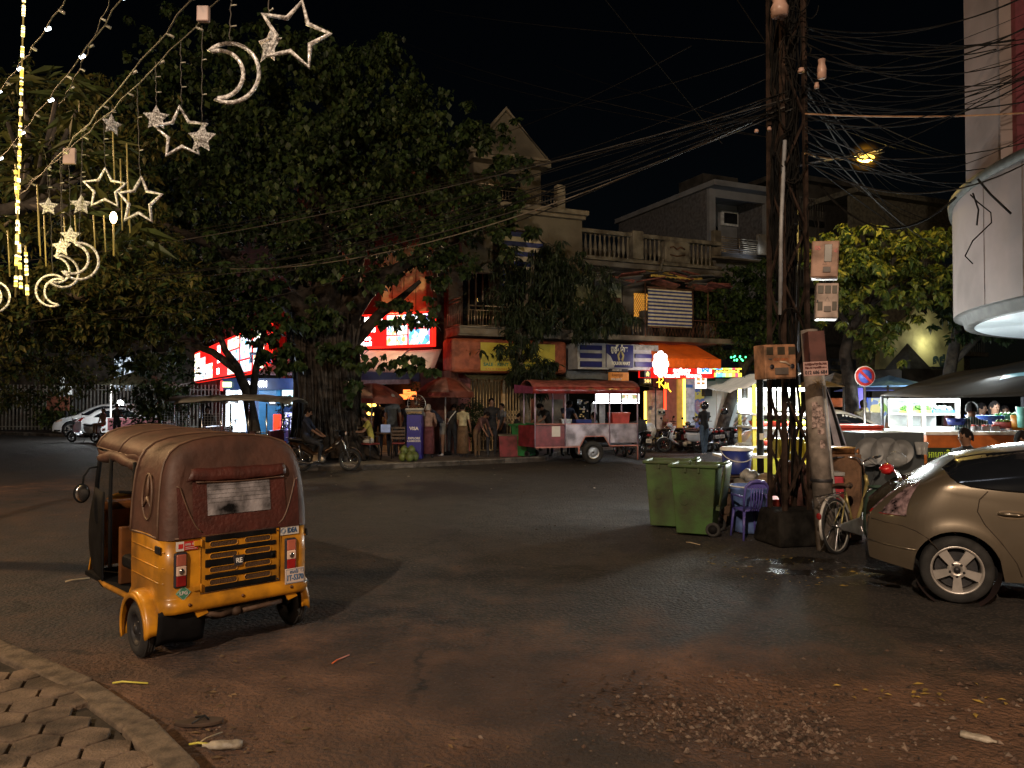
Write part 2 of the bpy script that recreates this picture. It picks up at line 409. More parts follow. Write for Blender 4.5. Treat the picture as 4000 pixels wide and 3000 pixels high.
# loose stones in the broken road surface
def stones(n, fn, s0, s1, name, mat, label, cat, kind='stuff'):
    base = np.array([(1,0,0),(-1,0,0),(0,1,0),(0,-1,0),(0,0,1),(0,0,-1)], float)
    tf = np.array([(0,2,4),(2,1,4),(1,3,4),(3,0,4),(2,0,5),(1,2,5),(3,1,5),(0,3,5)])
    Vs, Fs, mi = [], [], []
    for i in range(n):
        x, y = fn(); s = random.uniform(s0, s1)*random.choice((.5,.7,1,1))
        z = -.075*max(0, min(1, 1.7*math.exp(-((x-PH.x+.1)/.75)**2-((y-PH.y)/.55)**2)-.35))
        A = base*s*np.array([random.uniform(.8,1.3), random.uniform(.6,1.1), random.uniform(.5,.8)])*RNG.uniform(.6,1.3,(6,1))
        q = random.uniform(0, 6.28); Rz = np.array([[cos(q),-sin(q),0],[sin(q),cos(q),0],[0,0,1]]); A = A@Rz.T
        Vs.append(A+np.array([x,y,z+s*.25])); Fs.append(tf+6*i); mi += [random.choice((0,0,0,1))]*8
    me = fast_mesh(name, np.concatenate(Vs), np.concatenate(Fs), mat, False, np.array(mi))
    o = bpy.data.objects.new(name, me); col.objects.link(o); tag(o, label, cat, kind=kind)
st_a = mk('reddish road stone', (.075,.045,.032), .85, var=.5, scale=20, bump=.4); st_b = mk('pale road stone', (.15,.11,.085), .8, var=.3, scale=20)
def pile():
    while True:
        x = random.gauss(PH.x-.25, .42); y = random.gauss(PH.y, .26)
        if random.random() < .9: return x, y
def pile2(): return random.gauss(PH.x+.6, .9), random.gauss(PH.y+.0, .45)
stones(2300, pile, .008, .024, 'gravel', [st_a, st_b], 'loose pile of broken reddish gravel in the pothole at lower right', 'gravel')
stones(420, pile2, .010, .03, 'scattered_stones', [st_a, st_b], 'scattered stones around the pothole at lower right', 'stones')
stones(1100, lambda: (random.gauss(-1.7, 1.3), random.gauss(4.2, .8)), .003, .009, 'road_grit', [st_a, st_b], 'fine grit and crumbs strewn along the near kerb', 'grit')
stones(400, lambda: (random.uniform(-8,8), random.uniform(8, 23)), .008, .02, 'road_crumbs', [st_b, st_a], 'pale crumbs and litter specks scattered on the far road', 'litter')

# litter
def litter_strip(name, a, b, wd, mat, label, cat, z=.012):
    a = G(*a, z); b = G(*b, z); m = MB(); mid = a.lerp(b, .25) + Vector((0,.01,.006))
    m.tube([a, mid, b], wd, 6); tag(m.build(name, mat), label, cat)
ylw = mk('yellow straw plastic', (.55,.5,.08), .4, var=.15); orn = mk('orange straw plastic', (.7,.15,.05), .4); pale = mk('pale straw', (.35,.28,.18), .7)
litter_strip('drinking_straw', (440,2668), (578,2669), .006, ylw, 'yellow straw lying by the kerb behind the three-wheeler', 'straw', .02)
litter_strip('drinking_straw', (738,2908), (868,2913), .006, ylw, 'yellow straw lying beside the kerb below the lost sandal', 'straw', .02)
litter_strip('drinking_straw', (1297,2592), (1364,2558), .005, orn, 'orange straw lying alone on the road', 'straw')
litter_strip('stick', (778,2902), (868,2860), .004, pale, 'thin pale stick beside the lost sandal', 'stick')
litter_strip('stick', (255,1400*0+2272), (350,2258), .008, pale, 'pale stick on the road left of the three-wheeler', 'stick')
litter_strip('stick', (2680,2118), (2735,2128), .006, pale, 'pale stick in front of the green bins', 'stick')
# sandal
p = G(778, 2838, .0); t = thing('sandal', 'lost brown flip-flop sandal lying on the dirt near the kerb', 'sandal', (p.x,p.y,.015), rad(10))
sole = [(.13*cos(q)*(1+.0*cos(q)), .05*sin(q)*(1-.18*cos(q+pi))) for q in [2*pi*k/24 for k in range(24)]]
MB().prism(sole, 0, .02, 'xy').build('sole', mk('brown rubber sole', (.05,.03,.02), .8), t, bevel=.004)
MB().tube([(.05,0,.02),(.03,.0,.045),(-.03,.045,.022)], .006, 6).tube([(.05,0,.02),(.03,0,.045),(-.03,-.045,.022)], .006, 6).build('strap', black_plastic, t)
# plastic bottle flattened, wrapper
def bottle(name, px, py, L, r, rz, mat, label):
    p = G(px, py, 0); m = MB(); pr = [(0,0),(r*.8,.002),(r,.03),(r*.85,L*.35),(r,L*.55),(r*.9,L*.78),(r*.35,L*.9),(r*.32,L),(0,L)]
    m.lathe(pr, 14, (0,0,0), 'x'); o = m.build(name, mat); tag(o, label, 'bottle'); o.location = (p.x,p.y,r*.7); o.rotation_euler = (0,0,rz); o.scale = (1,1,.65)
clearp = mk('crumpled clear plastic', (.45,.4,.33), .25, var=.3, bump=.8, bscale=30, alpha=.75)
bottle('plastic_bottle', 945, 2925, .2, .035, rad(185), clearp, 'crushed clear plastic bottle lying near the sandal')
bottle('plastic_bottle', 3750, 2880, .17, .03, rad(-38), clearp, 'crushed clear plastic bottle at the lower right beyond the pothole')
# dry leaves / paper bits
lf = mk('dry yellow leaf', (.3,.2,.04), .7, var=.3); pp = mk('paper scrap', (.5,.45,.38), .8)
def scraps(n, fn, mat, name, label, s0=.02, s1=.05):
    m = MB()
    for i in range(n):
        x, y = fn(); q = random.uniform(0, 6.28); s = random.uniform(s0, s1)
        m.M = Matrix.Translation((x, y, .012)) @ Matrix.Rotation(q, 4, 'Z') @ Matrix.Rotation(random.uniform(-.5,.5), 4, 'X')
        m.add([(-s,0,0),(0,-s*.4,.006),(s,0,.004),(0,s*.4,.008)], [(0,1,2,3)])
    tag(m.build(name, mat, fix=False), label, 'litter', kind='stuff')
scraps(160, lambda: (random.gauss(-2.0, .8), random.gauss(4.15, .5)), mk('dry brown leaf', (.12,.075,.035), .8, var=.4), 'dry_leaves', 'dry brown leaves and scraps strewn along the near kerb', .01, .035)
scraps(60, lambda: (random.uniform(2.2,3.8), random.uniform(7.6,9.2)), lf, 'wet_leaves', 'yellow leaves and scraps on the wet ground by the bicycle', .015, .04)
scraps(22, lambda: (random.uniform(PH.x+.3,PH.x+1.4), random.gauss(PH.y+.2,.15)), lf, 'fallen_leaves', 'few yellow leaves lying right of the pothole', .02, .04)
scraps(35, lambda: (random.uniform(-7,6), random.uniform(14,22)), pp, 'paper_scraps', 'white paper scraps on the far side of the road', .02, .06)
# ================================================================ yellow three-wheeler
TK = thing('auto_rickshaw', 'yellow three-wheeled auto rickshaw with brown canvas hood parked in the left foreground', 'auto rickshaw', (-1.99, 5.72, 0), rad(134))
yel = mk('yellow rickshaw paint', (.52,.225,.012), .36, var=.2, scale=5, coat=.3, dirt=.3, bump=.06, bscale=9)
yel_d = mk('worn orange paint', (.13,.045,.01), .5, var=.3)
canvas = mk('brown canvas', (.072,.031,.022), .62, var=.22, scale=5, bump=.35, bscale=14)
maroon = mk('maroon vinyl', (.07,.018,.014), .5, var=.2, bump=.35, bscale=35)
piping = mk('tan piping', (.12,.068,.045), .5, var=.2)
blk = mk('matt black trim', (.007,.007,.008), .7, spec=.1, var=.3)
redl = mk('red lamp lens', (.25,.01,.012), .15, var=.3, coat=.8, emit=.03, ec=(1,.05,.03))
clr = mk('clear lamp lens', (.75,.55,.45), .12, var=.15, coat=.8)
amb = mk('amber lamp lens', (.42,.12,.08), .15, coat=.8)
stkw = mk('white sticker', (.62,.6,.58), .4, var=.06); stkr = mk('red sticker', (.55,.03,.03), .4); blu = mk('blue print', (.05,.16,.35), .5)
platem = mk('white number plate', (.66,.56,.52), .4, var=.06); blackink = mk('black ink', (.02,.02,.03), .5)
TK.scale = (1,.965,1)
# tub: plan outline, lofted up with a slight flare
def tub_ring(hw, xr, z, rc=.10):
    pts = [(.64, hw, z)]
    for k in range(7):
        q = k/6*pi/2; pts.append((xr+rc-rc*sin(q), hw-rc+rc*cos(q), z))
    pts += [(xr, y, z) for y in np.linspace(hw-rc-.05, -(hw-rc-.05), 8)]
    for k in range(7):
        q = (1-k/6)*pi/2; pts.append((xr+rc-rc*sin(q), -(hw-rc+rc*cos(q)), z))
    pts.append((.64, -hw, z)); return pts
b = MB()
rings = [tub_ring(.56,.03,.335), tub_ring(.575,-.012,.345), tub_ring(.58,-.02,.37), tub_ring(.58,-.02,.42), tub_ring(.575,.0,.432), tub_ring(.572,.006,.45), tub_ring(.575,.01,.65), tub_ring(.572,.022,.87)]
n = len(rings[0]); vs = [p for r in rings for p in r]
# cut the wheel arch out of the sides
fs = []
for i in range(len(rings)-1):
    for k in range(n-1):
        fs.append((i*n+k, i*n+k+1, (i+1)*n+k+1, (i+1)*n+k))
b.add(vs, fs, True)
b.build('body', yel, TK, bevel=0, solid=.012)
# pressed ribs along the sides
for s in (1, -1):
    m = MB()
    for z in (.56, .665, .775):
        m.tube([(.62, s*.578, z), (.3, s*.581, z-.004), (.10, s*.578, z-.008), (.04, s*.555, z-.008)], .006, 6)
    m.build('side_rib', yel, TK)
    # fender over the rear wheel
    f = MB()
    def fen(u, v, s=s):
        q = rad(-22) + u*rad(205); R = .262
        return (.335+R*cos(q)*1.02, s*(.545+v*(.125 if s > 0 else .07)), .215+R*sin(q)*(1.0) + .03*(1-abs(2*v-1)**3)*0 - .02*max(0, v-.7)/.3)
    f.sheet(fen, 22, 5)
    f.sheet(lambda u, v, s=s: (.335+(.262-.035*v)*cos(rad(-22)+u*rad(205))*1.02, s*(.67 if s > 0 else .615), .195+(.262-.035*v)*sin(rad(-22)+u*rad(205))), 22, 1)
    f.build('fender', yel, TK, solid=.008)
    # wheel
    w_ = MB(); w_.torus((.335, s*.60, .2), .145, .055, 'y', 36, 12, .058); wh = w_.build('wheel', rubber, TK)
    g = MB()
    for k in range(4):
        g.torus((.335, s*(.572+.019*k), .2), .198, .0035, 'y', 36, 4)
    g.build('tread', rubber, wh)
    r_ = MB(); r_.lathe([(.03,.05),(.085,.02),(.09,.035),(.108,.045),(.112,.05),(.112,-.05)], 28, (.335, s*.60, .2), 'y') if s > 0 else r_.lathe([(.03,-.05),(.085,-.02),(.09,-.035),(.108,-.045),(.112,-.05),(.112,.05)], 28, (.335, s*.60, .2), 'y')
    r_.cyl((.335,s*.56,.2),(.335,s*.655,.2),.032,14)
    for k in range(4):
        q = k*pi/2+.4; r_.cyl((.335+.055*cos(q),s*.62,.2+.055*sin(q)),(.335+.055*cos(q),s*.64,.2+.055*sin(q)),.008,8)
    r_.build('rim', dark_metal, wh)
# mud flap behind the left wheel
fl = MB(); fl.sheet(lambda u, v: (.03+.05*v*v, .60-.34*u, .36-.24*v+.012*sin(6*u)), 8, 6); fl.build('mud_flap', blk, TK, solid=.006)
# bumper lip bolts
for y in (.40, 0, -.40):
    MB().cyl((-.034,y,.395),(-.018,y,.395),.012,10).build('bolt', yel_d, TK)
# tow hooks
for y in (.30, -.42):
    MB().prism([(y-.03,.345),(y+.06,.345),(y+.03,.29),(y-.05,.31)], -.0, .02, 'yz').build('bracket', yel, TK)
# rear engine hatch
hx = -.002
_HK = []
m = MB(); m.box(hx, .012, -.37, .30, .455, .86); hatch = m.build('engine_hatch', yel, TK, bevel=.006)
fr = MB(); fr.tube([(hx-.003,-.37,.455),(hx-.003,.30,.455),(hx-.003,.30,.86),(hx-.003,-.37,.86)], .004, 6, closed=True); fr.build('hatch_seam', mk('dark seam', (.06,.025,.005), .8), hatch)
lv = MB(); zs = [.835, .75, .66, .565, .48]
for z, hh in zip(zs, (.022,.018,.03,.018,.022)): lv.box(hx-.010, hx+.001, -.335, .265, z-hh/1.1, z+hh/1.1)
lv.build('louvre_bar', blk, hatch, bevel=.004)
sl = MB(); rim_ = MB()
for z in (.792, .708, .610, .522):
    for y0 in (-.055, .235):
        c = [(y0-.215*k0, z0) for k0, z0 in ((0,0),)]
        P = [(y0-.01-.02*(1-cos(q))*0+0, 0) for q in (0,)]
        pts = []
        for k in range(9): q = pi/2 - k*pi/8*1; pts.append((y0-.025+.020*cos(q), z+.021*sin(q)))
        for k in range(9): q = -pi/2 - k*pi/8; pts.append((y0-.215+.020*cos(q), z+.021*sin(q)))
        sl.prism(pts, hx-.004, hx+.002, 'yz'); rim_.tube([(hx-.005, a, b_) for a, b_ in pts], .004, 5, closed=True)
sl.build('vent_slot', mk('brown slot mesh', (.07,.035,.015), .8, bump=.8, bscale=120), hatch); rim_.build('vent_rim', yel, hatch)
bd = MB(); bd.prism([(.045,.695),(-.055,.695),(-.04,.62),(-.005,.612),(.03,.62)], hx-.018, hx-.008, 'yz'); bd.build('badge', chrome, hatch, bevel=.002)
bd = MB(); bd.prism([(.038,.688),(-.048,.688),(-.034,.628),(-.005,.62),(.024,.628)], hx-.021, hx-.017, 'yz'); bg2 = bd.build('badge_face', blackink, hatch)
def rearM(x, y, z): return Matrix.Translation((x, y, z)) @ Matrix(((0,0,-1,0),(-1,0,0,0),(0,1,0,0),(0,0,0,1)))
txt('RE', .05, mk('white badge letter', (.8,.8,.78), .4), hatch, rearM(hx-.0225, -.005, .655), bold=.001)
for z in (.815, .50):
    MB().box(hx-.012, hx+.002, .295, .355, z-.018, z+.018).cyl((hx-.014,.30,z-.028),(hx-.014,.30,z+.028),.008,8).build('hinge', yel, hatch, bevel=.003)
MB().cyl((hx-.02,-.30,.66),(hx,-.30,.66),.014,12).build('latch', blk, hatch)
for y, z in ((-.352,.835),(-.352,.47),(.25,.845)): MB().cyl((hx-.006,y,z),(hx,y,z),.006,8).build('hatch_screw', dark_metal, hatch)
hatch.scale = (1,.93,1); hatch.location = (0,.035,0)
# tail lamps
for y0, y1 in ((.507,.412),(-.355,-.452)):
    hs = MB(); hs.box(-.016, .012, y1, y0, .52, .765); hs.v = [(a,b_,c) for a,b_,c in hs.v]; lampo = hs.build('tail_lamp', blackink, TK, bevel=.014, seg=3)
    a = y1+.012; c = y0-.012
    MB().box(-.026,-.012,a,c,.532,.605).build('red_lens', redl, lampo, bevel=.008)
    MB().box(-.027,-.012,a,c,.605,.672).build('clear_lens', clr, lampo, bevel=.006)
    MB().box(-.026,-.012,a,c,.672,.753).build('amber_lens', amb, lampo, bevel=.01, seg=3)
    MB().ball((-.03,(a+c)/2,.636),.006,.02,.022,8,12).build('reflector', chrome, lampo)
# plate and stickers
m = MB(); m.box(-.030,-.024,-.512,-.345,.418,.535); pl = m.build('number_plate', platem, TK, bevel=.004)
MB().tube([(-.0315,-.506,.425),(-.0315,-.351,.425),(-.0315,-.351,.528),(-.0315,-.506,.528)], .0015, 4, closed=True).build('plate_border', blu, pl)
txt('1T-5370', .058, blu, pl, rearM(-.0318,-.428,.463), bold=.0012, sx=.74)
txt('តាកែវ', .034, blu, pl, rearM(-.0318,-.42,.507))
MB().tube([(-.0318,-.492+.012*cos(q),.512+.012*sin(q)) for q in [k*pi/6 for k in range(12)]], .0012, 4, closed=True).build('plate_seal', blu, pl)
for s in (1,): MB().cyl((-.02,-.365,.42),(-.02,-.555,.42),.004,6).build('plate_bracket', dark_metal, TK)
m = MB(); m.box(-.0,.006,-.478,-.315,.792,.865); st = m.build('white_sticker', stkw, TK)
st.rotation_euler = (0,0,0)
txt('IDEA', .052, mk('navy print', (.03,.10,.25), .5), st, rearM(-.002,-.418,.823), bold=.0016, sx=.74)
MB().tube([(-.002,-.342+.020*cos(q),.824+.020*sin(q)) for q in [k*pi/8 for k in range(16)]], .0016, 4, closed=True).tube([(-.002,-.342+.013*cos(q),.824+.013*sin(q)) for q in [k*pi/8 for k in range(16)]], .0012, 4, closed=True).build('seal_mark', blu, st)
m = MB(); m.box(-.002,.006,.335,.435,.775,.835); st = m.build('red_sticker', stkr, TK); m = MB(); m.box(-.0015,.006,.435,.49,.772,.838); s2 = m.build('white_label', stkw, TK)
MB().box(-.004,0,.442,.475,.79,.822).build('red_square', stkr, s2)
txt('យេន យឺន', .024, stkw, st, rearM(-.003,.385,.815)); 
for z in (.795,.783): MB().box(-.004,0,.345,.425,z-.0015,z+.0015).build('text_line', stkw, st)
m = MB(); m.prism([(.437,.535),(.382,.48),(.437,.425),(.492,.48)], -.0195+.014, .001, 'yz'); lp = m.build('green_diamond_sticker', mk('green sticker', (.08,.30,.20), .4), TK)
MB().tube([(-.007,.437,.529),(-.007,.388,.48),(-.007,.437,.431),(-.007,.486,.48)], .0015, 4, closed=True).build('sticker_border', stkw, lp)
txt('LPG', .034, stkw, lp, rearM(-.0075,.437,.48), bold=.001)
MB().tube([(.0,.5,.86),(-.0,.3,.868),(0,0,.868),(0,-.3,.868),(0,-.5,.86)], .006, 6).build('hood_cord', piping, TK)
# side vent and fuel cap
MB().box(.05,.14,.575,.592,.755,.81).build('side_indicator', black_plastic, TK, bevel=.008)
MB().box(.05,.14,-.592,-.575,.755,.81).build('side_indicator', black_plastic, TK, bevel=.008)
# underside
ax = MB(); ax.cyl((.335,-.55,.22),(.335,.55,.22),.022,10).cyl((.12,-.2,.28),(.12,.18,.27),.05,14).cyl((.02,.24,.29),(.10,.05,.255),.022,10).tbox(.3,0,.24,.36,.2,.25,.25,.3)
ax.build('engine', mk('oily engine metal', (.035,.028,.022), .6, .4, var=.4, bump=.5), TK, bevel=.01)
ex = MB(); ex.tube([(.03,.28,.31),(.01,.16,.275),(.03,.05,.285),(.12,-.05,.29)], .02, 10).cyl((.02,-.02,.275),(.02,-.34,.29),.018,10).ball((.02,.03,.28),.035,.04,.035); ex.build('exhaust', mk('rusty pipe', (.10,.06,.04), .7, .4, var=.4), TK)
# canvas hood -------------------------------------------------------
half = [(.583,.85),(.580,.95),(.572,1.08),(.560,1.20),(.545,1.30),(.520,1.385),(.478,1.45),(.41,1.502),(.31,1.535),(.2,1.553),(.1,1.562),(0,1.565)]
ring = half + [(-y, z) for y, z in half[-2::-1]]
bows = [.14, .64, 1.25, 1.90]
def hood_pt(x, y, z, inset=0.):
    front = max(0, (x-.64)/1.26)
    yy = y*(1-.13*front); zz = z + .035*front*(z > 1.3)
    dist = min(abs(x-bb) for bb in bows)
    sag = .016*min(1, dist/.18)*max(0, (z-1.25)/.3)
    sag2 = .010*min(1, dist/.18)*(1 if z < 1.4 else .3)
    yy *= 1-inset/.60; zz = zz - inset*max(0, z-1.15)/.41 - sag
    yy -= math.copysign(sag2, yy) if abs(yy) > .2 else 0
    lean = .085*((max(z,.85)-.85)/.7)**1.3*max(0, 1-x/.6)
    return (x+lean, yy, zz)
RC = .10
stn = [(0,RC)] + [(RC*(1-cos(q)), RC*(1-sin(q))) for q in (rad(20),rad(40),rad(60),rad(78))] + [(RC,0),(.14,0)] + [(x,0) for x in np.linspace(.2,.64,7)]
m = MB(); n = len(ring); vs = [hood_pt(x,y,z,i) for x,i in stn for y,z in ring]
fs = [(a*n+k,a*n+k+1,(a+1)*n+k+1,(a+1)*n+k) for a in range(len(stn)-1) for k in range(n-1)]
m.add(vs, fs, True); fs2 = [tuple(range(n))]; m.add(vs[:n], [tuple(range(n))])
hood = m.build('canvas_hood', canvas, TK, fix=True)
m = MB(); xs2 = list(np.linspace(.64,1.93,16)); lo = 5; r2 = ring[lo:-lo]; n2 = len(r2)
m.add([hood_pt(x,y,z) for x in xs2 for y,z in r2], [(a*n2+k,a*n2+k+1,(a+1)*n2+k+1,(a+1)*n2+k) for a in range(len(xs2)-1) for k in range(n2-1)], True)
m.build('canvas_roof', canvas, TK, solid=.006)
pm = MB()
for x, e in ((.10,0),(.64,0),(1.25,5),(1.93,5)):
    rr = ring[e:len(ring)-e] if e else ring
    pm.tube([Vector(hood_pt(x+.0,y,z))*1.0 + Vector((0, .004*np.sign(y), .006)) for y,z in rr], .009, 6)
for s in (1,-1):
    pm.tube([hood_pt(x, s*.52, 1.385) for x in np.linspace(.64,1.93,10)], .008, 6)
    pm.tube([hood_pt(x, s*.583, .86) for x in np.linspace(.1,.64,6)], .008, 6)
pm.build('hood_piping', piping, hood)
def cap_x(z): return .085*((max(z,.85)-.85)/.7)**1.3
def rsheet(name, fy0, fy1, z0, z1, off, mat, parent, nu=12, nv=14):
    m = MB(); m.sheet(lambda u, v: (cap_x(z0+(z1-z0)*v)-off, fy0(z0+(z1-z0)*v)*(1-u)+fy1(z0+(z1-z0)*v)*u, z0+(z1-z0)*v), nu, nv)
    return m.build(name, mat, parent)
# lower maroon skirt with curved top at both ends, window surround, flap, window
for s in (1,-1):
    def yin(z): # inner edge of the quarter panel
        t = (z-.86)/.40; return s*(.34+.10*max(0,t)**.5*1.0 if t < .9 else .44+.045)
    rsheet('quarter_panel', lambda z: s*.478, lambda z, s=s: s*(.30+.155*min(1,max(0,(z-.885)/.32))**.6), .885, 1.21, .004, maroon, hood)
    MB().tube([(cap_x(.885+.325*t)-.006, s*(.30+.155*t**.6), .885+.325*t) for t in np.linspace(0,1,12)] + [(cap_x(1.21)-.005, s*.48, 1.222)], .0055, 6).build('panel_piping', piping, hood)
rsheet('window_surround', lambda z: .372-.02*(z-.88), lambda z: -.372+.02*(z-.88), .90, 1.335, .005, maroon, hood)
rsheet('hem_band', lambda z: .475, lambda z: -.475, .855, .905, .007, maroon, hood, 10, 2)
pvc = mk('clouded clear vinyl', (.22,.21,.23), .06, var=.6, scale=5, bump=1., bscale=9, coat=1.)
win = rsheet('rear_window', lambda z: .262, lambda z: -.235, 1.00, 1.225, .012, pvc, hood, 14, 10)
g = MB()
for y in np.linspace(.25,-.225,9): g.tube([(cap_x(z)-.011,y,z) for z in (1.08,1.15,1.22)], .0009, 4)
for z in (1.09,1.12,1.15,1.18,1.21): g.tube([(cap_x(z)-.0155,y,z) for y in (.26,0,-.233)], .0009, 4)
g.build('window_grid', mk('grey window lines', (.12,.12,.13), .6), win)
glint = mk('streetlight glint', (1,.8,.4), .2, emit=.9, ec=(1,.72,.35))
fl = MB(); fl.sheet(lambda u, v: (cap_x(1.33-.085*v)-.010-.016*sin(pi*v)-.006*v, .37-.74*u+(.04 if u < .5 else -.0)*v*(1-2*u), 1.335-.085*v-.012*sin(pi*u)*v+.004*sin(u*21)), 20, 6); fl.build('window_flap', maroon, hood, solid=.004)
MB().tube([(cap_x(1.245)-.022, .345-.70*u, 1.243-.012*sin(pi*u)) for u in np.linspace(0,1,12)], .005, 6).build('flap_piping', piping, hood)
# emblem on the side: oval with three rays
for s in (1,-1):
    e = MB(); E = lambda a, b_, o=.0: hood_pt(.34+a, s*(.568-.02*max(0,(b_+1.13-1.1)*4)+.012+o), 1.13+b_)
    e.tube([E(.105*cos(q), .165*sin(q)) for q in [k*2*pi/28 for k in range(28)]], .009, 6, closed=True)
    for q in (pi/2, pi/2+2*pi/3, pi/2-2*pi/3):
        e.tube([E(0,0), E(.05*cos(q),.08*sin(q)), E(.1*cos(q),.158*sin(q))], [.016,.012,.006], 6)
    e.build('raised_emblem', piping, hood)
# roof flap roll over the doorway, posts, cowl
for s in (1,-1):
    m = MB(); m.tube([(x, s*(.515-.055*(x-.64)), 1.345+.02*sin(x*6)) for x in np.linspace(.66,1.85,9)], [.03,.045,.038,.05,.04,.045,.05,.04,.03], 10); m.build('rolled_curtain', canvas, TK)
    MB().sheet(lambda u, v, s=s: (.66+1.2*u, s*(.525-.06*u-.015*v), 1.40-.075*v+.012*sin(u*13)), 14, 3).build('curtain_flap', canvas, TK, solid=.004)
    MB().tube([(1.88,s*.43,1.40),(2.02,s*.42,1.1),(2.10,s*.40,.85)], .02, 8).build('windscreen_post', blk, TK)
    MB().tube([(1.38,s*.50,1.38),(1.40,s*.50,.98),(1.42,s*.49,.45)], .016, 8).build('door_post', blk, TK)
    MB().tube([(.66,s*.555,1.36),(.66,s*.565,.87)], .014, 8).build('hood_post', blk, TK)
# floor, sills, seats, front cowl
MB().box(.3,2.0,-.52,.52,.30,.335).build('floor', blk, TK)
for s in (1,-1):
    MB().tube([(.64,s*.565,.42),(.72,s*.56,.34),(1.4,s*.53,.31),(1.75,s*.48,.31)], .022, 6).build('sill', yel, TK)
    MB().sheet(lambda u, v, s=s: (1.48+.50*u, s*(.525-.08*u+.05*sin(pi*v)*u), .28+.78*v), 6, 8).build('side_curtain', blk, TK, solid=.012)
MB().box(.62,.70,-.54,.54,.34,.88).build('inner_panel', yel_d, TK, bevel=.01)
MB().box(.70,1.12,-.50,.50,.50,.60).box(.62,.72,-.50,.50,.60,1.0).build('passenger_seat', blk, TK, bevel=.03, seg=3)
MB().box(1.36,1.60,-.22,.22,.5,.6).build('driver_seat', blk, TK, bevel=.03, seg=3)
MB().box(1.20,1.25,-.48,.48,.34,.80).build('partition', yel_d, TK, bevel=.01)
c = MB(); c.sheet(lambda u, v: (2.05+.36*sin(pi*(.5*v+.25))*(1-(2*u-1)**4)-.12*v, (.48-.06*v)*(1-2*u), .30+.62*v), 14, 8); c.build('front_cowl', yel, TK, solid=.01)
c = MB(); c.box(1.86,2.06,-.46,.46,.86,.93); c.build('dashboard', yel_d, TK, bevel=.02)
MB().sheet(lambda u, v: (2.10-.21*v, (.41+.01*v)*(1-2*u), .93+.47*v), 2, 2).build('windscreen', mk('windscreen glass', (.9,.9,.9), .03, trans=1., var=.02), TK)
MB().tube([(1.80,.3,1.02),(1.86,.1,.99),(1.86,-.1,.99),(1.80,-.3,1.02)], .014, 8).cyl((1.86,0,.99),(2.0,0,.5),.02).build('handlebar', blk, TK)
MB().torus((2.08,0,.2),.145,.055,'y',32,10).build('front_wheel', rubber, TK)
MB().cyl((2.08,-.07,.2),(2.0,-.07,.6),.02).build('front_fork', dark_metal, TK)
mr = MB(); mr.tube([(1.95,.44,1.24),(1.97,.50,1.23),(1.95,.555,1.16),(1.93,.565,1.10)], .009, 6); arm = mr.build('mirror_arm', blk, TK)
MB().ball((1.93,.575,1.02),.018,.07,.085,10,16).build('wing_mirror', blk, TK)
MB().ball((1.912,.575,1.02),.006,.058,.072,8,14).build('mirror_glass', chrome, TK)
MB().tube([(1.75,.2,1.39),(1.7,.22,1.2),(1.72,.18,1.1),(1.8,.15,1.0)], .004, 5).build('hanging_cable', blk, TK)
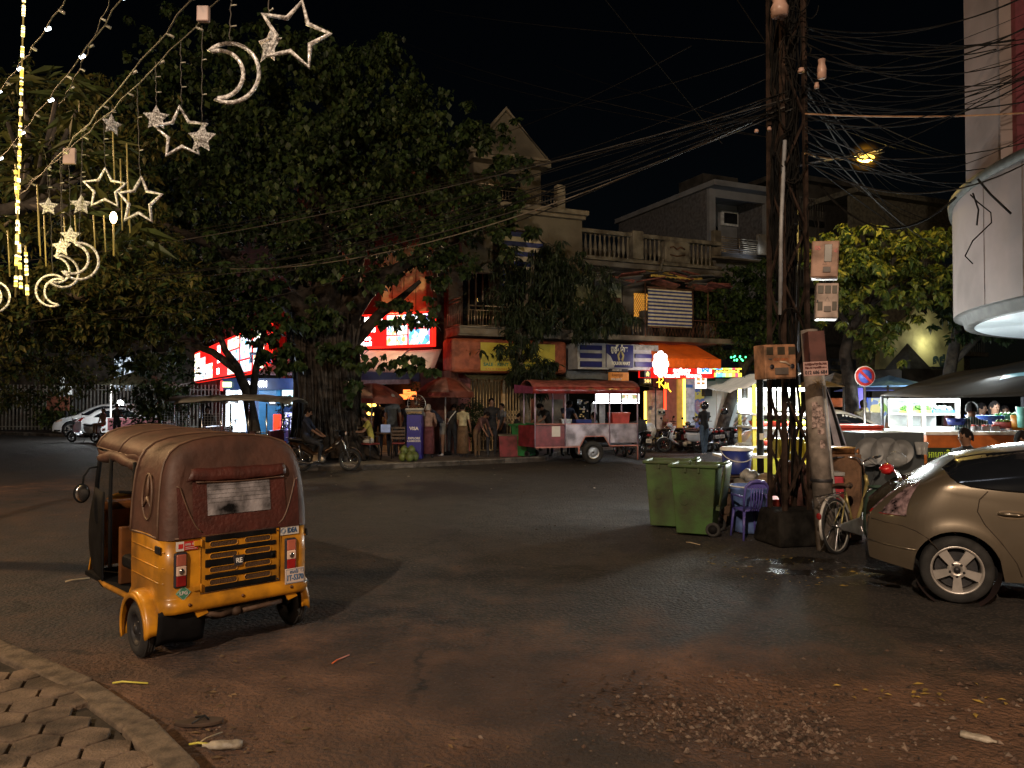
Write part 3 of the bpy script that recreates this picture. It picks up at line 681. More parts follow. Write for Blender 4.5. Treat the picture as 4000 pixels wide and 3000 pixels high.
# ================================================================ cars
def make_car(name, label, loc, rz, paint, prof, W=.87, L=4.4, wheel_r=.315, axles=(.95,3.65), wins=None, rt=.20):
    """local x=0 rear bumper, forward +x, both sides built; prof: list of (x, belt z, roof z, halfwidth factor)"""
    T = thing(name, label, 'car', loc, rz)
    px_ = [p[0] for p in prof]
    def I(x, k): return float(np.interp(x, px_, [p[k] for p in prof]))
    xs_ = np.unique(np.concatenate([np.linspace(0, L, 74), *[np.linspace(a-wheel_r*1.22, a+wheel_r*1.22, 22) for a in axles]]))
    sm = lambda x, k: sum(I(min(L, max(0, x+d)), k) for d in (-.09,-.045,0,.045,.09))/5
    def plan(x):
        a = min(1, max(0, x/.75)); c = min(1, max(0, (L-x)/.8))
        return W*(1-rt*(1-a)**2.6)*(1-.26*(1-c)**2.4)
    def zbot(x):
        z = .24 + .10*max(0, 1-x/.6) + .05*max(0, 1-(L-x)/.7)
        for a in axles:
            R_ = wheel_r*1.17; d = abs(x-a)
            if d < R_: z = max(z, wheel_r + math.sqrt(R_*R_-d*d))
        return z
    def surf(x, z):
        bz, rz_ = sm(x,1), sm(x,2); w_ = plan(x)
        if z <= bz:
            t = (z-.62)/.42; y = w_*(1-.035*t*t if t > 0 else 1-.05*t*t)
            for a in axles: # flared arches
                d = math.hypot(x-a, z-wheel_r); y += .018*math.exp(-((d-wheel_r*1.2)/.07)**2)
            y += .008*math.exp(-((z-.80)/.03)**2)*0
            return y
        t = min(1, (z-bz)/max(.01, rz_-bz)); return surf(x, bz)*max(0, 1-t**2.3)**(1/2.9)
    def shear(x, z): # leaning tail and nose
        f = max(0, 1-x/.8); g = max(0, 1-(L-x)/.8)
        return x + f*(.30*max(0, min(1,(z-.78)/.36))**1.2 + .03*((z-.55)/.3)**2) - g*.18*max(0, (z-.5)/.5)
    nl, nu_ = 11, 12; rows = []
    for x in xs_:
        zb = zbot(x); bz, rz_ = sm(x,1), sm(x,2); r = []
        for j in range(nl): z = zb+(bz-zb)*j/(nl-1); r.append((shear(x,z), surf(x,z), z))
        for j in range(1, nu_+1):
            th = pi/2*j/nu_; z = bz+(rz_-bz)*sin(th)**(2/2.3); y = surf(x,bz)*max(0,cos(th))**(2/2.9)
            r.append((shear(x,z), y, z))
        rows.append(r)
    n = nl+nu_; m = MB(); full = []
    for r in rows: full += r + [(a,-b_,c) for a,b_,c in r[-2::-1]]
    k = 2*n-1
    m.add(full, [(i*k+j, (i+1)*k+j, (i+1)*k+j+1, i*k+j+1) for i in range(len(rows)-1) for j in range(k-1)], True)
    for r, rev in ((0,1),(len(rows)-1,0)):  # rounded caps
        base = full[r*k:(r+1)*k]; cx = -.01 if r == 0 else L+.06
        inner = [((cx if r == 0 else cx)+(shear(0 if r == 0 else L, p[2])-(0 if r == 0 else L)), p[1]*.86, .55+(p[2]-.55)*.93) for p in base]
        m.add(base+inner, [(j,j+1,k+j+1,k+j) for j in range(k-1)] + [tuple(range(k,2*k))], True)
    body = m.build('body', paint, T, fix=True)
    def side(nm, x0, x1, zt, zb, mat, s, off=.004, parent=None, nu=26, nv=6):
        mm = MB()
        def f(u, v):
            x = x0+(x1-x0)*u; z = zb(u)+(zt(u)-zb(u))*v
            return (shear(x,z), s*(surf(x,z)+off), z)
        mm.sheet(f, nu, nv); return mm.build(nm, mat, parent or T)
    def seam(nm, pts, s, mat, r=.004, parent=None, off=.0):
        mm = MB(); mm.tube([(shear(x,z), s*(surf(x,z)+off), z) for x, z in pts], r, 5); return mm.build(nm, mat, parent or T)
    arch = mk('wheel arch liner', (.03,.012,.012), .9)
    for a in axles:
        for s in (1,-1):
            MB().lathe([(wheel_r*1.165,-.28),(wheel_r*1.165,.0)], 30, (a, s*(W-.02) if s > 0 else -(W-.02)+.28, wheel_r), 'y').build('arch_liner', arch, T)
            yc = s*(W-.115)
            w_ = MB(); h = .098
            pr = [(wheel_r*.70,-h*.9),(wheel_r*.76,-h*1.02),(wheel_r*.93,-h*.98),(wheel_r*.985,-h*.75),(wheel_r,-h*.4),(wheel_r,h*.4),(wheel_r*.985,h*.75),(wheel_r*.93,h*.98),(wheel_r*.76,h*1.02),(wheel_r*.70,h*.9)]
            w_.lathe(pr, 44, (a,yc,wheel_r), 'y'); wh = w_.build('wheel', rubber, T)
            r_ = MB(); R_ = wheel_r*.72; y1 = s*.088
            r_.lathe([(R_,y1*1.05),(R_*.97,y1*1.12),(R_*.90,y1*.95),(R_*.87,y1*.3),(R_*.87,-y1)] , 44, (a,yc,wheel_r), 'y')
            hubp = [(.001,y1*.80),(R_*.16,y1*.80),(R_*.17,y1*.9),(R_*.30,y1*.88),(R_*.36,y1*.75)]
            r_.lathe(hubp, 24, (a,yc,wheel_r), 'y')
            for q5 in range(5):
                q = q5*2*pi/5+.3; M = Matrix.Translation((a, yc+y1*.72, wheel_r)) @ Matrix.Rotation(q, 4, 'Y')
                r_.M = M; r_.add([(R_*.25,-.012*1,-R_*.13),(R_*.92,-.012,-R_*.20),(R_*.92,-.012,R_*.20),(R_*.25,-.012,R_*.13),(R_*.25,.012,-R_*.13),(R_*.92,.016,-R_*.20),(R_*.92,.016,R_*.20),(R_*.25,.012,R_*.13)],
                      [(0,3,2,1),(4,5,6,7),(0,1,5,4),(1,2,6,5),(2,3,7,6),(3,0,4,7)])
                r_.M = Matrix.Identity(4)
            r_.build('rim', alu, wh)
            nn = MB()
            for q5 in range(5):
                q = q5*2*pi/5+.3+pi/5; nn.cyl((a+R_*.27*cos(q), yc+y1*.80, wheel_r+R_*.27*sin(q)), (a+R_*.27*cos(q), yc+y1*.96, wheel_r+R_*.27*sin(q)), .012, 8)
            nn.cyl((a,yc+y1*.7,wheel_r),(a,yc+y1*.95,wheel_r),R_*.13,16)
            nn.build('wheel_nut', dark_metal, wh)
            MB().lathe([(.03,0),(R_*.8,0)], 30, (a,yc-s*.0,wheel_r), 'y').build('brake_disc', dark_metal, wh)
    MB().box(.5, L-.5, -W+.25, W-.25, .2, .34).build('underbody', blk, T)
    return T, body, side, seam, surf, shear

gold = mk('gold-grey metallic paint', (.135,.11,.08), .32, .5, var=.08, scale=2, coat=.85)
# rear corner nearest the camera at px 3405
prof = [(0,1.0,1.10,1),(.12,1.05,1.15,1),(.3,1.08,1.22,1),(.55,1.06,1.30,1),(.9,1.01,1.385,1),(1.3,.975,1.48,1),(1.8,.955,1.535,1),(2.2,.95,1.545,1),(2.7,.94,1.455,1),(3.2,.93,1.30,1),(3.55,.91,1.08,1),(3.75,.88,.985,1),(4.1,.78,.86,1),(4.45,.60,.66,1)]
yaw = rad(-24)
hd = Vector((cos(yaw), sin(yaw), 0)); lf_ = Vector((-sin(yaw), cos(yaw), 0))
wc = G(3722, 2352)            # rear right wheel ground point
orig = wc - hd*.69 + lf_*.74
T, body, side, seam, surf, shear = make_car('hatchback_car', 'gold hatchback car with dark windows cut off by the right edge of the frame', (orig.x, orig.y, 0), yaw, gold, prof, W=.862, L=4.45, wheel_r=.315, axles=(.76,3.46), rt=.30); T.scale = (.95,.95,.95)
wg = mk('tinted car glass', (.008,.010,.014), .06, var=.05, coat=1.)
for s in (-1, 1):
    x0 = .5
    zt = lambda u: 1.085+.285*min(1,u*2.6)**.62 - .0*u
    def ztop(u): return float(np.interp(x0+(2.95-x0)*u, [.5,.62,.8,1.0,1.4,2.2,2.6,2.95], [1.255,1.295,1.345,1.39,1.445,1.455,1.36,1.04]))
    def zbt(u): return float(np.interp(x0+(2.95-x0)*u, [.5,.6,.72,.9,1.2,2.95], [1.25,1.20,1.15,1.105,1.08,1.04]))
    fw = side('side_window', x0, 2.95, lambda u: max(ztop(u), zbt(u)+.004), zbt, wg, s, .006, nu=50, nv=8)
    seam('window_seal', [(x0+(2.95-x0)*u, max(ztop(u), zbt(u)+.004)) for u in np.linspace(0,1,30)] + [(x0+(2.95-x0)*u, zbt(u)) for u in np.linspace(1,0,20)], s, blk, .007, fw, .006)
    seam('window_pillar', [(1.34,1.03),(1.33,1.35)], s, blk, .012, fw, .006)
    dark = mk('panel gap', (.03,.02,.012), .9)
    rd = seam('rear_door', [(1.02,1.07),(.95,.99),(.93,.88),(.99,.76),(1.12,.60),(1.24,.42),(1.28,.30)], s, dark, .0055)
    seam('door_gap', [(2.32,1.0),(2.36,.8),(2.36,.4),(2.33,.28)], s, dark, .0055, rd)
    seam('bumper_seam', [(.02,.735),(.15,.715),(.30,.70),(.42,.66),(.52,.60),(.60,.50)], s, dark, .005)
    seam('sill_trim', [(1.35,.27),(1.9,.265),(2.6,.265),(3.1,.28)], s, gold, .022)
    seam('side_moulding', [(1.32,.46),(1.6,.44),(2.25,.43)], s, gold, .018)
    seam('bumper_crease', [(.0,.52),(.15,.50),(.30,.485),(.42,.482)], s, gold, .010)
    # handle: bar over a bowl whose shade is painted as a darker sheet
    hx0, hx1 = 1.35, 1.60
    h = MB(); h.sheet(lambda u, v, s=s: (1.20+.12*(2*u-1), s*(surf(1.20,.865+.05*(2*v-1))+.002+.006*(1-(2*u-1)**2)), .865+.042*(2*v-1)*math.sqrt(max(0,1-(2*u-1)**2*.98))), 14, 6)
    hb = h.build('door_handle', mk('painted recess shade', (.10,.07,.04), .5, .3), T)
    MB().tube([(1.09,s*(surf(1.09,.868)+.014),.872),(1.15,s*(surf(1.15,.868)+.030),.872),(1.25,s*(surf(1.25,.868)+.030),.87),(1.31,s*(surf(1.31,.868)+.014),.868)], [.012,.017,.017,.012], 8).build('handle_bar', gold, hb)
    # tail lamp
    tl = MB(); tl.sheet(lambda u, v, s=s: (shear(.0+(.16*(1-v)+.16)*u*1.0-.0, .80+.33*v)-.012*(1-u), s*(surf(.0+(.20*(1-v)+.16)*u, .80+.33*v)+.008-.05*(1-u)**2), .80+.33*v), 10, 12)
    lo_ = tl.build('tail_lamp', mk('clear ribbed lamp glass', (.16,.11,.12), .08, var=.9, scale=14, bump=.6, bscale=25, coat=1.), T)
    #bl = MB(); bl.ball((shear(.10,.90)+.0, s*(surf(.12,.90)-.006), .90), .05,.03,.06).ball((shear(.10,1.0)+.0, s*(surf(.12,1.0)-.006), 1.01), .045,.03,.045); bl.build('lamp_bulb', amb, lo_)
    rl = MB(); rl.sheet(lambda u, v, s=s: (shear(.26*u, .795+.035*v)-.014*(1-u), s*(surf(.26*u,.795+.035*v)+.011-.05*(1-u)**2), .795+.035*v), 8, 2); rl.build('red_reflector', redl, lo_)
MB().tube([(shear(0.0,1.07)-.02, y, 1.105+.03*(1-(y/.7)**2)) for y in np.linspace(-.5,.5,12)], .022, 8).build('spoiler', gold, T)
MB().sheet(lambda u, v: (shear(0,1.02)-.03+.0*u, 1.2*(u-.5), .84+.2*v), 4, 2).build('rear_glass', wg, T)
MB().sheet(lambda u, v: (-.075, .5*(u-.5), .60+.12*v), 2, 2).build('number_plate', platem, T)
MB().sheet(lambda u, v: (-.05+.35*u, -.6+.7*v*0-.16*v, .22-.02*u), 4, 2).build('rear_valance', blk, T)
# lamp reflection and blinds in the window painted as a grey sheet: sunshade
MB().add([(1.95,-.67,1.32),(2.35,-.68,1.345),(2.33,-.70,1.28),(1.90,-.70,1.255)], [(0,1,2,3)]).build('window_glare', mk('grey sunshade', (.2,.18,.16), .7), T)

# white cars, far left
cw = mk('white car paint', (.72,.74,.76), .3, var=.04, coat=.7)
suvp = [(0,.95,1.05,1),(.12,1.05,1.30,1),(.35,1.07,1.60,1),(.9,1.06,1.68,1),(1.8,1.04,1.69,1),(2.4,1.03,1.64,1),(2.9,1.02,1.45,1),(3.35,1.02,1.14,1),(3.6,.98,1.08,1),(4.1,.90,.99,1),(4.5,.70,.80,1)]
p = G(330, 1708); c1, bo, side, seam, surf, shear = make_car('suv_car', 'white sport utility car parked nose out on the far left under the trees', (0,0,0), 0, cw, suvp, W=.92, L=4.5, wheel_r=.37, axles=(.85,3.55))
for s in (1,-1):
    side('side_window', .5, 3.05, lambda u: 1.10+.46*min(1,u*6)*(1 if u < .62 else 1-((u-.62)/.38)**1.5), lambda u: 1.09, wg, s, .006)
    side('headlight', 4.0, 4.42, lambda u: .90-.05*u, lambda u: .80-.06*u, clr, s, .01)
    side('cladding', .1, 4.4, lambda u: .36, lambda u: .28, blk, s, .012)
MB().tube([(4.53,-.5,.72),(4.57,0,.73),(4.53,.5,.72)], .06, 8).build('grille', blk, c1)
put(c1, (-20.0+.0, 38.2, 0), rad(190)); 
p1_ = G(300, 1706); yw = rad(188); hh = Vector((cos(yw), sin(yw), 0)); ll = Vector((-sin(yw), cos(yw), 0))
fwl = G(275, 1707); o_ = fwl - hh*3.55 - ll*.9; put(c1, (o_.x, o_.y, 0), yw)
sedp = [(0,.90,.98,1),(.2,.97,1.10,1),(.5,.98,1.25,1),(1.0,.97,1.43,1),(1.7,.95,1.49,1),(2.3,.94,1.46,1),(2.9,.93,1.25,1),(3.4,.92,1.0,1),(3.8,.86,.92,1),(4.4,.66,.74,1)]
c2, bo, side, seam, surf, shear = make_car('compact_car', 'small white hatchback car parked tail out in front of the white sport utility car', (0,0,0), 0, cw, sedp, W=.86, L=4.4, wheel_r=.31, axles=(.85,3.5))
for s in (1,-1):
    side('side_window', .85, 3.0, lambda u: 1.02+.36*min(1,u*3.0)**.7*(1 if u < .6 else 1-((u-.6)/.4)**1.6), lambda u: 1.0, wg, s, .006)
    side('tail_lamp', .0, .22, lambda u: 1.0, lambda u: .74, redl, s, .01)
yw = rad(8); hh = Vector((cos(yw), sin(yw), 0)); ll = Vector((-sin(yw), cos(yw), 0)); q_ = G(366, 1709); o_ = q_ - hh*.85 + ll*.8; put(c2, (o_.x, o_.y, 0), yw)
# white sedan behind the pole
sed = [(0,.92,.98,1),(.35,.97,1.06,1),(.75,.98,1.12,1),(1.2,.98,1.34,1),(1.7,.97,1.43,1),(2.3,.96,1.44,1),(2.9,.95,1.26,1),(3.4,.94,1.02,1),(3.9,.88,.94,1),(4.6,.68,.76,1)]
c3, bo, side, seam, surf, shear = make_car('sedan_car', 'white sedan with dark windows parked behind the leaning concrete pole', (0,0,0), 0, cw, sed, W=.88, L=4.6, wheel_r=.32, axles=(1.0,3.7))
for s in (1,-1): side('side_window', .95, 3.15, lambda u: 1.02+.34*min(1,u*3.4)**.7*(1 if u < .6 else 1-((u-.6)/.4)**1.6), lambda u: .995, wg, s, .006)
yw = rad(-10); hh = Vector((cos(yw), sin(yw), 0)); q_ = at(3480, 1690, 16.8); put(c3, (q_.x-2.98*.985, q_.y+2.98*.174+.6, .0), yw); c3.scale = (.93,.95,1.13)

# ================================================================ bins
grn = mk('dirty green plastic', (.035,.085,.02), .5, var=.3, scale=3, bump=.12, dirt=.4)
grn2 = mk('bright green plastic', (.02,.16,.05), .45, var=.25, scale=3, dirt=.3)
def make_bin(label, loc, rz, mat, open_, h=1.0, wheel=True):
    # local: front toward -y, hinge and wheels at +x side when open_
    T = thing('wheelie_bin', label, 'bin', loc, rz)
    m = MB(); t_ = .02
    def ring(a, b_, z): return [(-a,-b_,z),(a,-b_,z),(a,b_,z),(-a,b_,z)]
    o = ring(.235,.25,.03)+ring(.30,.29,.93); i_ = ring(.215,.23,.06)+ring(.28,.27,.935)
    m.add(o+i_, [(0,1,5,4),(1,2,6,5),(2,3,7,6),(3,0,4,7),(0,3,2,1),(8,12,13,9),(9,13,14,10),(10,14,15,11),(11,15,12,8),(8,9,10,11),(4,5,13,12),(5,6,14,13),(6,7,15,14),(7,4,12,15)])
    m.build('bin_body', mat, T, bevel=.022, seg=3)
    r = MB()
    for a in (0,1):
        r.box(-.335,.335,-.325 if a == 0 else .285,-.285 if a == 0 else .325,.92,.965)
    r.box(-.335,-.285,-.285,.285,.921,.964); r.box(.285,.335,-.285,.285,.921,.964)
    r.build('rim', mat, T, bevel=.012, seg=2)
    for x in (-.1,.08): MB().box(x-.012,x+.012,-.33,-.285,.86,.92).build('rib', mat, T)
    hb = MB(); hb.tube([(.34,-.20,.975),(.40,-.20,.985),(.40,.20,.985),(.34,.20,.975)], .018, 8); hb.build('handle', mat, T)
    MB().tube([(-.12+.06*cos(q), -.283+.0*q, .5+.085*sin(q)) for q in [j*pi/8 for j in range(16)]], .003, 4, closed=True).build('moulded_ring', mat, T)
    if open_:
        l = MB(); l.M = Matrix.Translation((.40,0,.97)) @ Matrix.Rotation(rad(8), 4, 'Y')
        l.sheet(lambda u, v: (.02+.03*sin(pi*u)*sin(pi*v), -.31+.62*v, -.58*u), 10, 8); l.box(-.01,.03,-.31,.31,-.60,-.56); l.build('lid', mat, T, solid=.02)
    else:
        l = MB(); l.sheet(lambda u, v: (-.36+.74*u, -.345+.69*v, .965+.05*sin(pi*min(1,max(0,u)))**.5*sin(pi*v)**.4), 12, 12); l.box(-.36,.38,-.345,-.33,.95,.975).box(-.36,-.345,-.33,.345,.95,.975); l.build('lid', mat, T, solid=.012)
    for y in (-.24,.24):
        w_ = MB(); w_.torus((.25,y,.1),.075,.026,'y',24,8); wh = w_.build('wheel', rubber, T)
        MB().cyl((.25,y-.02,.1),(.25,y+.02,.1),.06,16).build('hub', blk, wh)
    MB().cyl((.25,-.24,.1),(.25,.24,.1),.012).build('axle', dark_metal, T)
    return T
a = G(2745, 2098); make_bin('open dirty green wheelie bin nearest the camera beside the purple chair', (a.x, a.y+.30, 0), rad(-24), grn, True)
a = G(2625, 2072); make_bin('open green wheelie bin standing just behind the nearest green bin', (a.x+.05, a.y+.42, 0), rad(-20), mk('faded green plastic', (.04,.085,.022), .55, var=.3, scale=3, dirt=.45), True)
a = G(2050, 1785, .14); make_bin('closed bright green wheelie bin across the road beside the red food cart', (a.x, a.y+.2, .14), rad(-35), grn2, False)

# ================================================================ tubs, chair, bucket
tubm = mk('pale blue plastic', (.16,.26,.60), .45, var=.2, dirt=.25); navy = mk('navy plastic', (.015,.03,.20), .4, var=.2); wlid = mk('white plastic lid', (.75,.75,.73), .5, var=.08)
purp = mk('purple plastic', (.09,.08,.33), .4, var=.15)
p = G(2940, 2085); t = thing('plastic_tub', 'large pale blue plastic tub standing behind the purple chair', 'tub', (p.x,p.y+.12,0))
MB().lathe([(0,.01),(.20,.01),(.215,.03),(.265,.60),(.285,.61),(.285,.65),(.27,.655),(.25,.62),(.20,.05),(0,.05)], 32).build('tub_wall', tubm, t); MB().torus((0,0,.645),.282,.012,'z',32,6).build('rim', wlid, t)
p = at(2878, 1850, 11.75); t = thing('lidded_bucket', 'navy blue bucket with white lid standing on the crates behind the green bins', 'bucket', (p.x,p.y,p.z))
MB().lathe([(0,0),(.19,0),(.2,.02),(.23,.37),(0,.37)], 28).build('bucket_wall', navy, t)
MB().lathe([(.245,.355),(.25,.385),(.22,.405),(.1,.415),(0,.416)], 28).build('lid', wlid, t)
MB().tube([(.235*cos(q), -.235*abs(sin(q))*.6-.08*sin(q), .34-.15*sin(q)) for q in np.linspace(0,pi,12)], .007, 5).build('handle', wlid, t); MB().tube([(.03*cos(q),0,.42+.03*sin(q)) for q in np.linspace(0,pi,8)], .006, 5).build('lid_handle', wlid, t)
cb = thing('wooden_crate', 'low crate under the navy bucket behind the green bins', 'crate', (p.x, p.y, 0)); zt_ = p.z-.003
for i in range(5): MB().box(-.32,.32,-.3,-.28,.02+i*(zt_-.04)/5,.02+(i+.8)*(zt_-.04)/5).build('slat', wood_dark, cb)
MB().box(-.3,.3,-.27,.28,.0,zt_-.02).build('crate_box', wood_dark, cb); MB().box(-.33,.33,-.31,.3,zt_-.02,zt_).build('crate_top', wood_dark, cb)
def plastic_chair(label, loc, rz, mat, sc=1.):
    t = thing('plastic_chair', label, 'chair', loc, rz); t.scale = (sc,sc,sc)
    MB().sheet(lambda u, v: (-.21+.42*u, -.2+.4*v, .42+.012*cos(pi*(u-.5))), 6, 6).build('seat', mat, t, solid=.02)
    for x, y in ((-.2,-.2),(.2,-.2),(-.2,.2),(.2,.2)): MB().tube([(x*.95,y*.95,.42),(x*1.15,y*1.2,0)], [.028,.018], 6).build('leg', mat, t)
    b_ = MB(); b_.tube([(-.2,.2,.42),(-.22,.25,.62),(-.205,.28,.78),(-.12,.30,.85),(0,.305,.865),(.12,.30,.85),(.205,.28,.78),(.22,.25,.62),(.2,.2,.42)], [.02,.02,.022,.026,.03,.026,.022,.02,.02], 8)
    b_.sheet(lambda u, v: (-.18+.36*u, .285+.01*v-.01*cos(pi*(u-.5)), .76+.08*v), 8, 2)
    bo = b_.build('backrest', mat, t, solid=0)
    for x in (-.10,-.05,0,.05,.10): MB().tube([(x*.8,.215,.43),(x*1.0,.262,.6),(x*1.05,.285,.78)], .012, 5).build('back_slat', mat, bo)
    for s in (-1,1): MB().tube([(s*.2,.24,.62),(s*.26,.1,.64),(s*.27,-.12,.64),(s*.2,-.2,.42)], .018, 6).build('armrest', mat, t)
    return t
p = G(2945, 2108); plastic_chair('purple plastic chair with slatted back in front of the pale blue tub', (p.x-.02,p.y-.02+.15,0), rad(186), purp, .9); bpy.data.objects['plastic_chair'].scale.x = .74

# ================================================================ bicycle
bk = thing('bicycle', 'old upright bicycle with white rear mudguard leaning on its stand behind the gold car', 'bicycle')
def wheel_b(nm, c, R, T, tyre, rimm, spokes=28, tr=.018):
    w_ = MB(); w_.torus(c, R-tr, tr, 'y', 40, 8); wh = w_.build(nm, tyre, T)
    MB().torus(c, R-tr*2.2, .009, 'y', 40, 6).build('rim', rimm, wh)
    s = MB()
    for k in range(spokes):
        q = 2*pi*k/spokes; s.tube([(c[0]+.02*cos(q+1.3),c[1]+(.02 if k%2 else -.02),c[2]+.02*sin(q+1.3)),(c[0]+(R-.04)*cos(q),c[1],c[2]+(R-.04)*sin(q))], .0014, 3)
    s.cyl((c[0],c[1]-.04,c[2]),(c[0],c[1]+.04,c[2]),.02,10); s.build('spokes', chrome, wh); return wh
wrim = mk('pale rim', (.6,.58,.52), .35, .4)
wheel_b('rear_wheel', (0,0,.33), .33, bk, rubber, wrim); wheel_b('front_wheel', (1.04,0,.33), .33, bk, rubber, wrim)
MB().tube([(.36*cos(q),0,.33+.36*sin(q)) for q in np.linspace(rad(20),rad(200),18)], .018, 6).build('mudguard', mk('white mudguard', (.6,.58,.55), .35, .2), bk)
MB().tube([(1.04+.36*cos(q),0,.33+.36*sin(q)) for q in np.linspace(rad(10),rad(150),14)], .018, 6).build('mudguard', chrome, bk)
frm = mk('yellow bicycle paint', (.33,.27,.10), .35, .3, var=.3)
fb = MB(); fb.tube([(.88,0,.80),(.78,0,.62),(.55,0,.36),(.42,0,.28)], .022, 8).tube([(.30,0,.72),(.42,0,.28)], .017, 8).tube([(.30,0,.66),(.03,.05,.33)], .009, 6).tube([(.30,0,.66),(.03,-.05,.33)], .009, 6).tube([(.42,0,.28),(.02,.05,.33)], .010, 6).tube([(.42,0,.28),(.02,-.05,.33)], .010, 6).tube([(.86,0,.88),(.90,0,.70)], .024, 8); fb.build('frame', frm, bk)
MB().tube([(.895,.05,.70),(.98,.055,.42),(1.04,.055,.33)], .011, 6).tube([(.895,-.05,.70),(.98,-.055,.42),(1.04,-.055,.33)], .011, 6).tube([(.895,.05,.70),(.895,-.05,.70)], .014, 6).build('fork', chrome, bk)
MB().tube([(.86,0,.86),(.83,0,1.05),(.86,.08,1.10),(.86,.22,1.12),(.72,.27,1.12),(.60,.28,1.11)], .011, 8).tube([(.83,0,1.05),(.86,-.08,1.10),(.86,-.22,1.12),(.72,-.27,1.12),(.60,-.28,1.11)], .011, 8).build('handlebar', chrome, bk)
for s in (1,-1):
    MB().tube([(.70,s*.275,1.12),(.57,s*.285,1.108)], .016, 8).build('grip', black_plastic, bk)
    MB().tube([(.86,s*.05,1.08),(.95,s*.1,1.0),(.9,s*.08,.85),(.7,s*.02,.6)], .003, 4).build('brake_cable', black_plastic, bk)
sd = MB(); sd.add([], []); sd.sheet(lambda u, v: (.17+.27*u, (.105*(1-u)**.8+.02)*(2*v-1), .80-.03*(2*v-1)**2+.012*cos(u*5)), 10, 8); so = sd.build('saddle', mk('brown saddle', (.08,.045,.03), .5), bk, solid=.035); MB().cyl((.29,0,.78),(.30,0,.68),.012).build('seat_post', chrome, bk)
MB().tube([(-.32,.055,.70),(.18,.06,.71),(.25,0,.71),(.18,-.06,.71),(-.32,-.055,.70)], .006, 6, closed=True).tube([(-.2,.055,.70),(-.2,-.055,.70)], .005, 5).tube([(0,.055,.70),(0,-.055,.70)], .005, 5).tube([(-.3,.05,.70),(.0,.05,.33)], .005, 5).tube([(-.3,-.05,.70),(.0,-.05,.33)], .005, 5).build('rear_rack', chrome, bk)
cg = MB(); cg.prism([(.46+.11*cos(q), .28+.11*sin(q)) for q in np.linspace(-pi/2,pi/2,9)] + [(.0,.36),(-.05,.33),(0,.29)], -.075, -.045, 'xz'); cg.build('chain_guard', mk('silver chain guard', (.5,.5,.5), .3, .7), bk, bevel=.01)
MB().tube([(.45,-.08,.28),(.52,-.09,.16),(.52,-.2,.16)], .009, 6).tube([(.45,.08,.28),(.38,.09,.40),(.38,.2,.40)], .009, 6).build('crank', chrome, bk)
MB().box(.47,.57,-.20,-.12,.15,.175).box(.33,.43,.12,.20,.39,.415).build('pedal', black_plastic, bk, bevel=.005)
MB().ball((-.37,0,.48),.02,.03,.04).build('reflector', redl, bk); MB().tube([(.02,.06,.31),(-.06,.2,.01)], .008, 6).build('kickstand', chrome, bk)
p = G(3275, 2165); put(bk, (p.x, p.y, 0), rad(45)); bk.rotation_euler = (rad(-5), 0, rad(40))
# ================================================================ buildings
FM = Frame(1.0, 27.0, 24); FA = Frame(-7.5, 27.7, -25); FB = Frame(-17.5, 45, -61.3)
class Bld:
    def __init__(s, fr, name, label, u0, cat='building', z=0.):
        s.fr, s.u0 = fr, u0; p = fr.W(u0); s.T = thing(name, label, cat, (p.x,p.y,z), fr.a); s.z = z
    def rc(s, a, b, c, d, off):
        u0, z1 = s.fr.uz(a, b, off); u1, z0 = s.fr.uz(c, d, off); return u0-s.u0, u1-s.u0, z0-s.z, z1-s.z
    def px(s, name, r, o0, o1, mat, parent=None, bevel=0.):   # pixel rectangle on the plane off=o1
        u0,u1,z0,z1 = s.rc(*r, o1); m = MB().box(u0,u1,-o1,-o0,z0,z1)
        return m.build(name, mat, parent or s.T, bevel=bevel)
    def bx(s, name, u0,u1,o0,o1,z0,z1, mat, parent=None, bevel=0.):
        return MB().box(u0-s.u0,u1-s.u0,-o1,-o0,z0,z1).build(name, mat, parent or s.T, bevel=bevel)
    def M(s, px, py, off):
        u, z = s.fr.uz(px, py, off); return Matrix.Translation((u-s.u0, -off, z-s.z)) @ FACE
    def text(s, t, px, py, h, off, mat, parent=None, w=None, bold=0., name='lettering'):
        d = s.fr.uz(px, py, off)[1]-s.fr.uz(px, py+h, off)[1]
        o = txt(t, d*1.35, mat, parent or s.T, s.M(px, py, off), name, bold=bold*d)
        if w:
            wd = max(v.co.x for v in o.data.vertices)-min(v.co.x for v in o.data.vertices) if len(o.data.vertices) else 0
            want = s.fr.uz(px+w, py, off)[0]-s.fr.uz(px, py, off)[0]
            if wd > 1e-4:
                cx = s.M(px,py,off).translation.x; o.data.transform(Matrix.Translation((cx,0,0)) @ Matrix.Diagonal((want/wd,1,1,1)) @ Matrix.Translation((-cx,0,0)))
        return o
def holes(u0, u1, z0, z1, hs, y0, y1):
    """wall slab with rectangular holes (local x, z), y0 front, y1 back"""
    m = MB(); us = sorted({u0,u1,*[h[0] for h in hs],*[h[1] for h in hs]}); zs = sorted({z0,z1,*[h[2] for h in hs],*[h[3] for h in hs]})
    us = [u for u in us if u0 <= u <= u1]; zs = [z for z in zs if z0 <= z <= z1]
    for a, b in zip(us, us[1:]):
        run = None
        for c, d in zip(zs, zs[1:]):
            mu, mz = (a+b)/2, (c+d)/2
            if any(h[0] < mu < h[1] and h[2] < mz < h[3] for h in hs):
                if run: m.box(a,b,y0,y1,*run); run = None
            else: run = (run[0] if run else c, d)
        if run: m.box(a,b,y0,y1,*run)
    return m
orange_w = mk('faded orange plaster', (.16,.045,.02), .8, var=.3, scale=1.2, bump=.2, dirt=.25)
cream_w = mk('weathered cream plaster', (.105,.09,.065), .8, var=.22, scale=1.0, bump=.2, dirt=.25)
cream_t = mk('cream moulding', (.17,.145,.105), .75, var=.25, scale=2, dirt=.3)
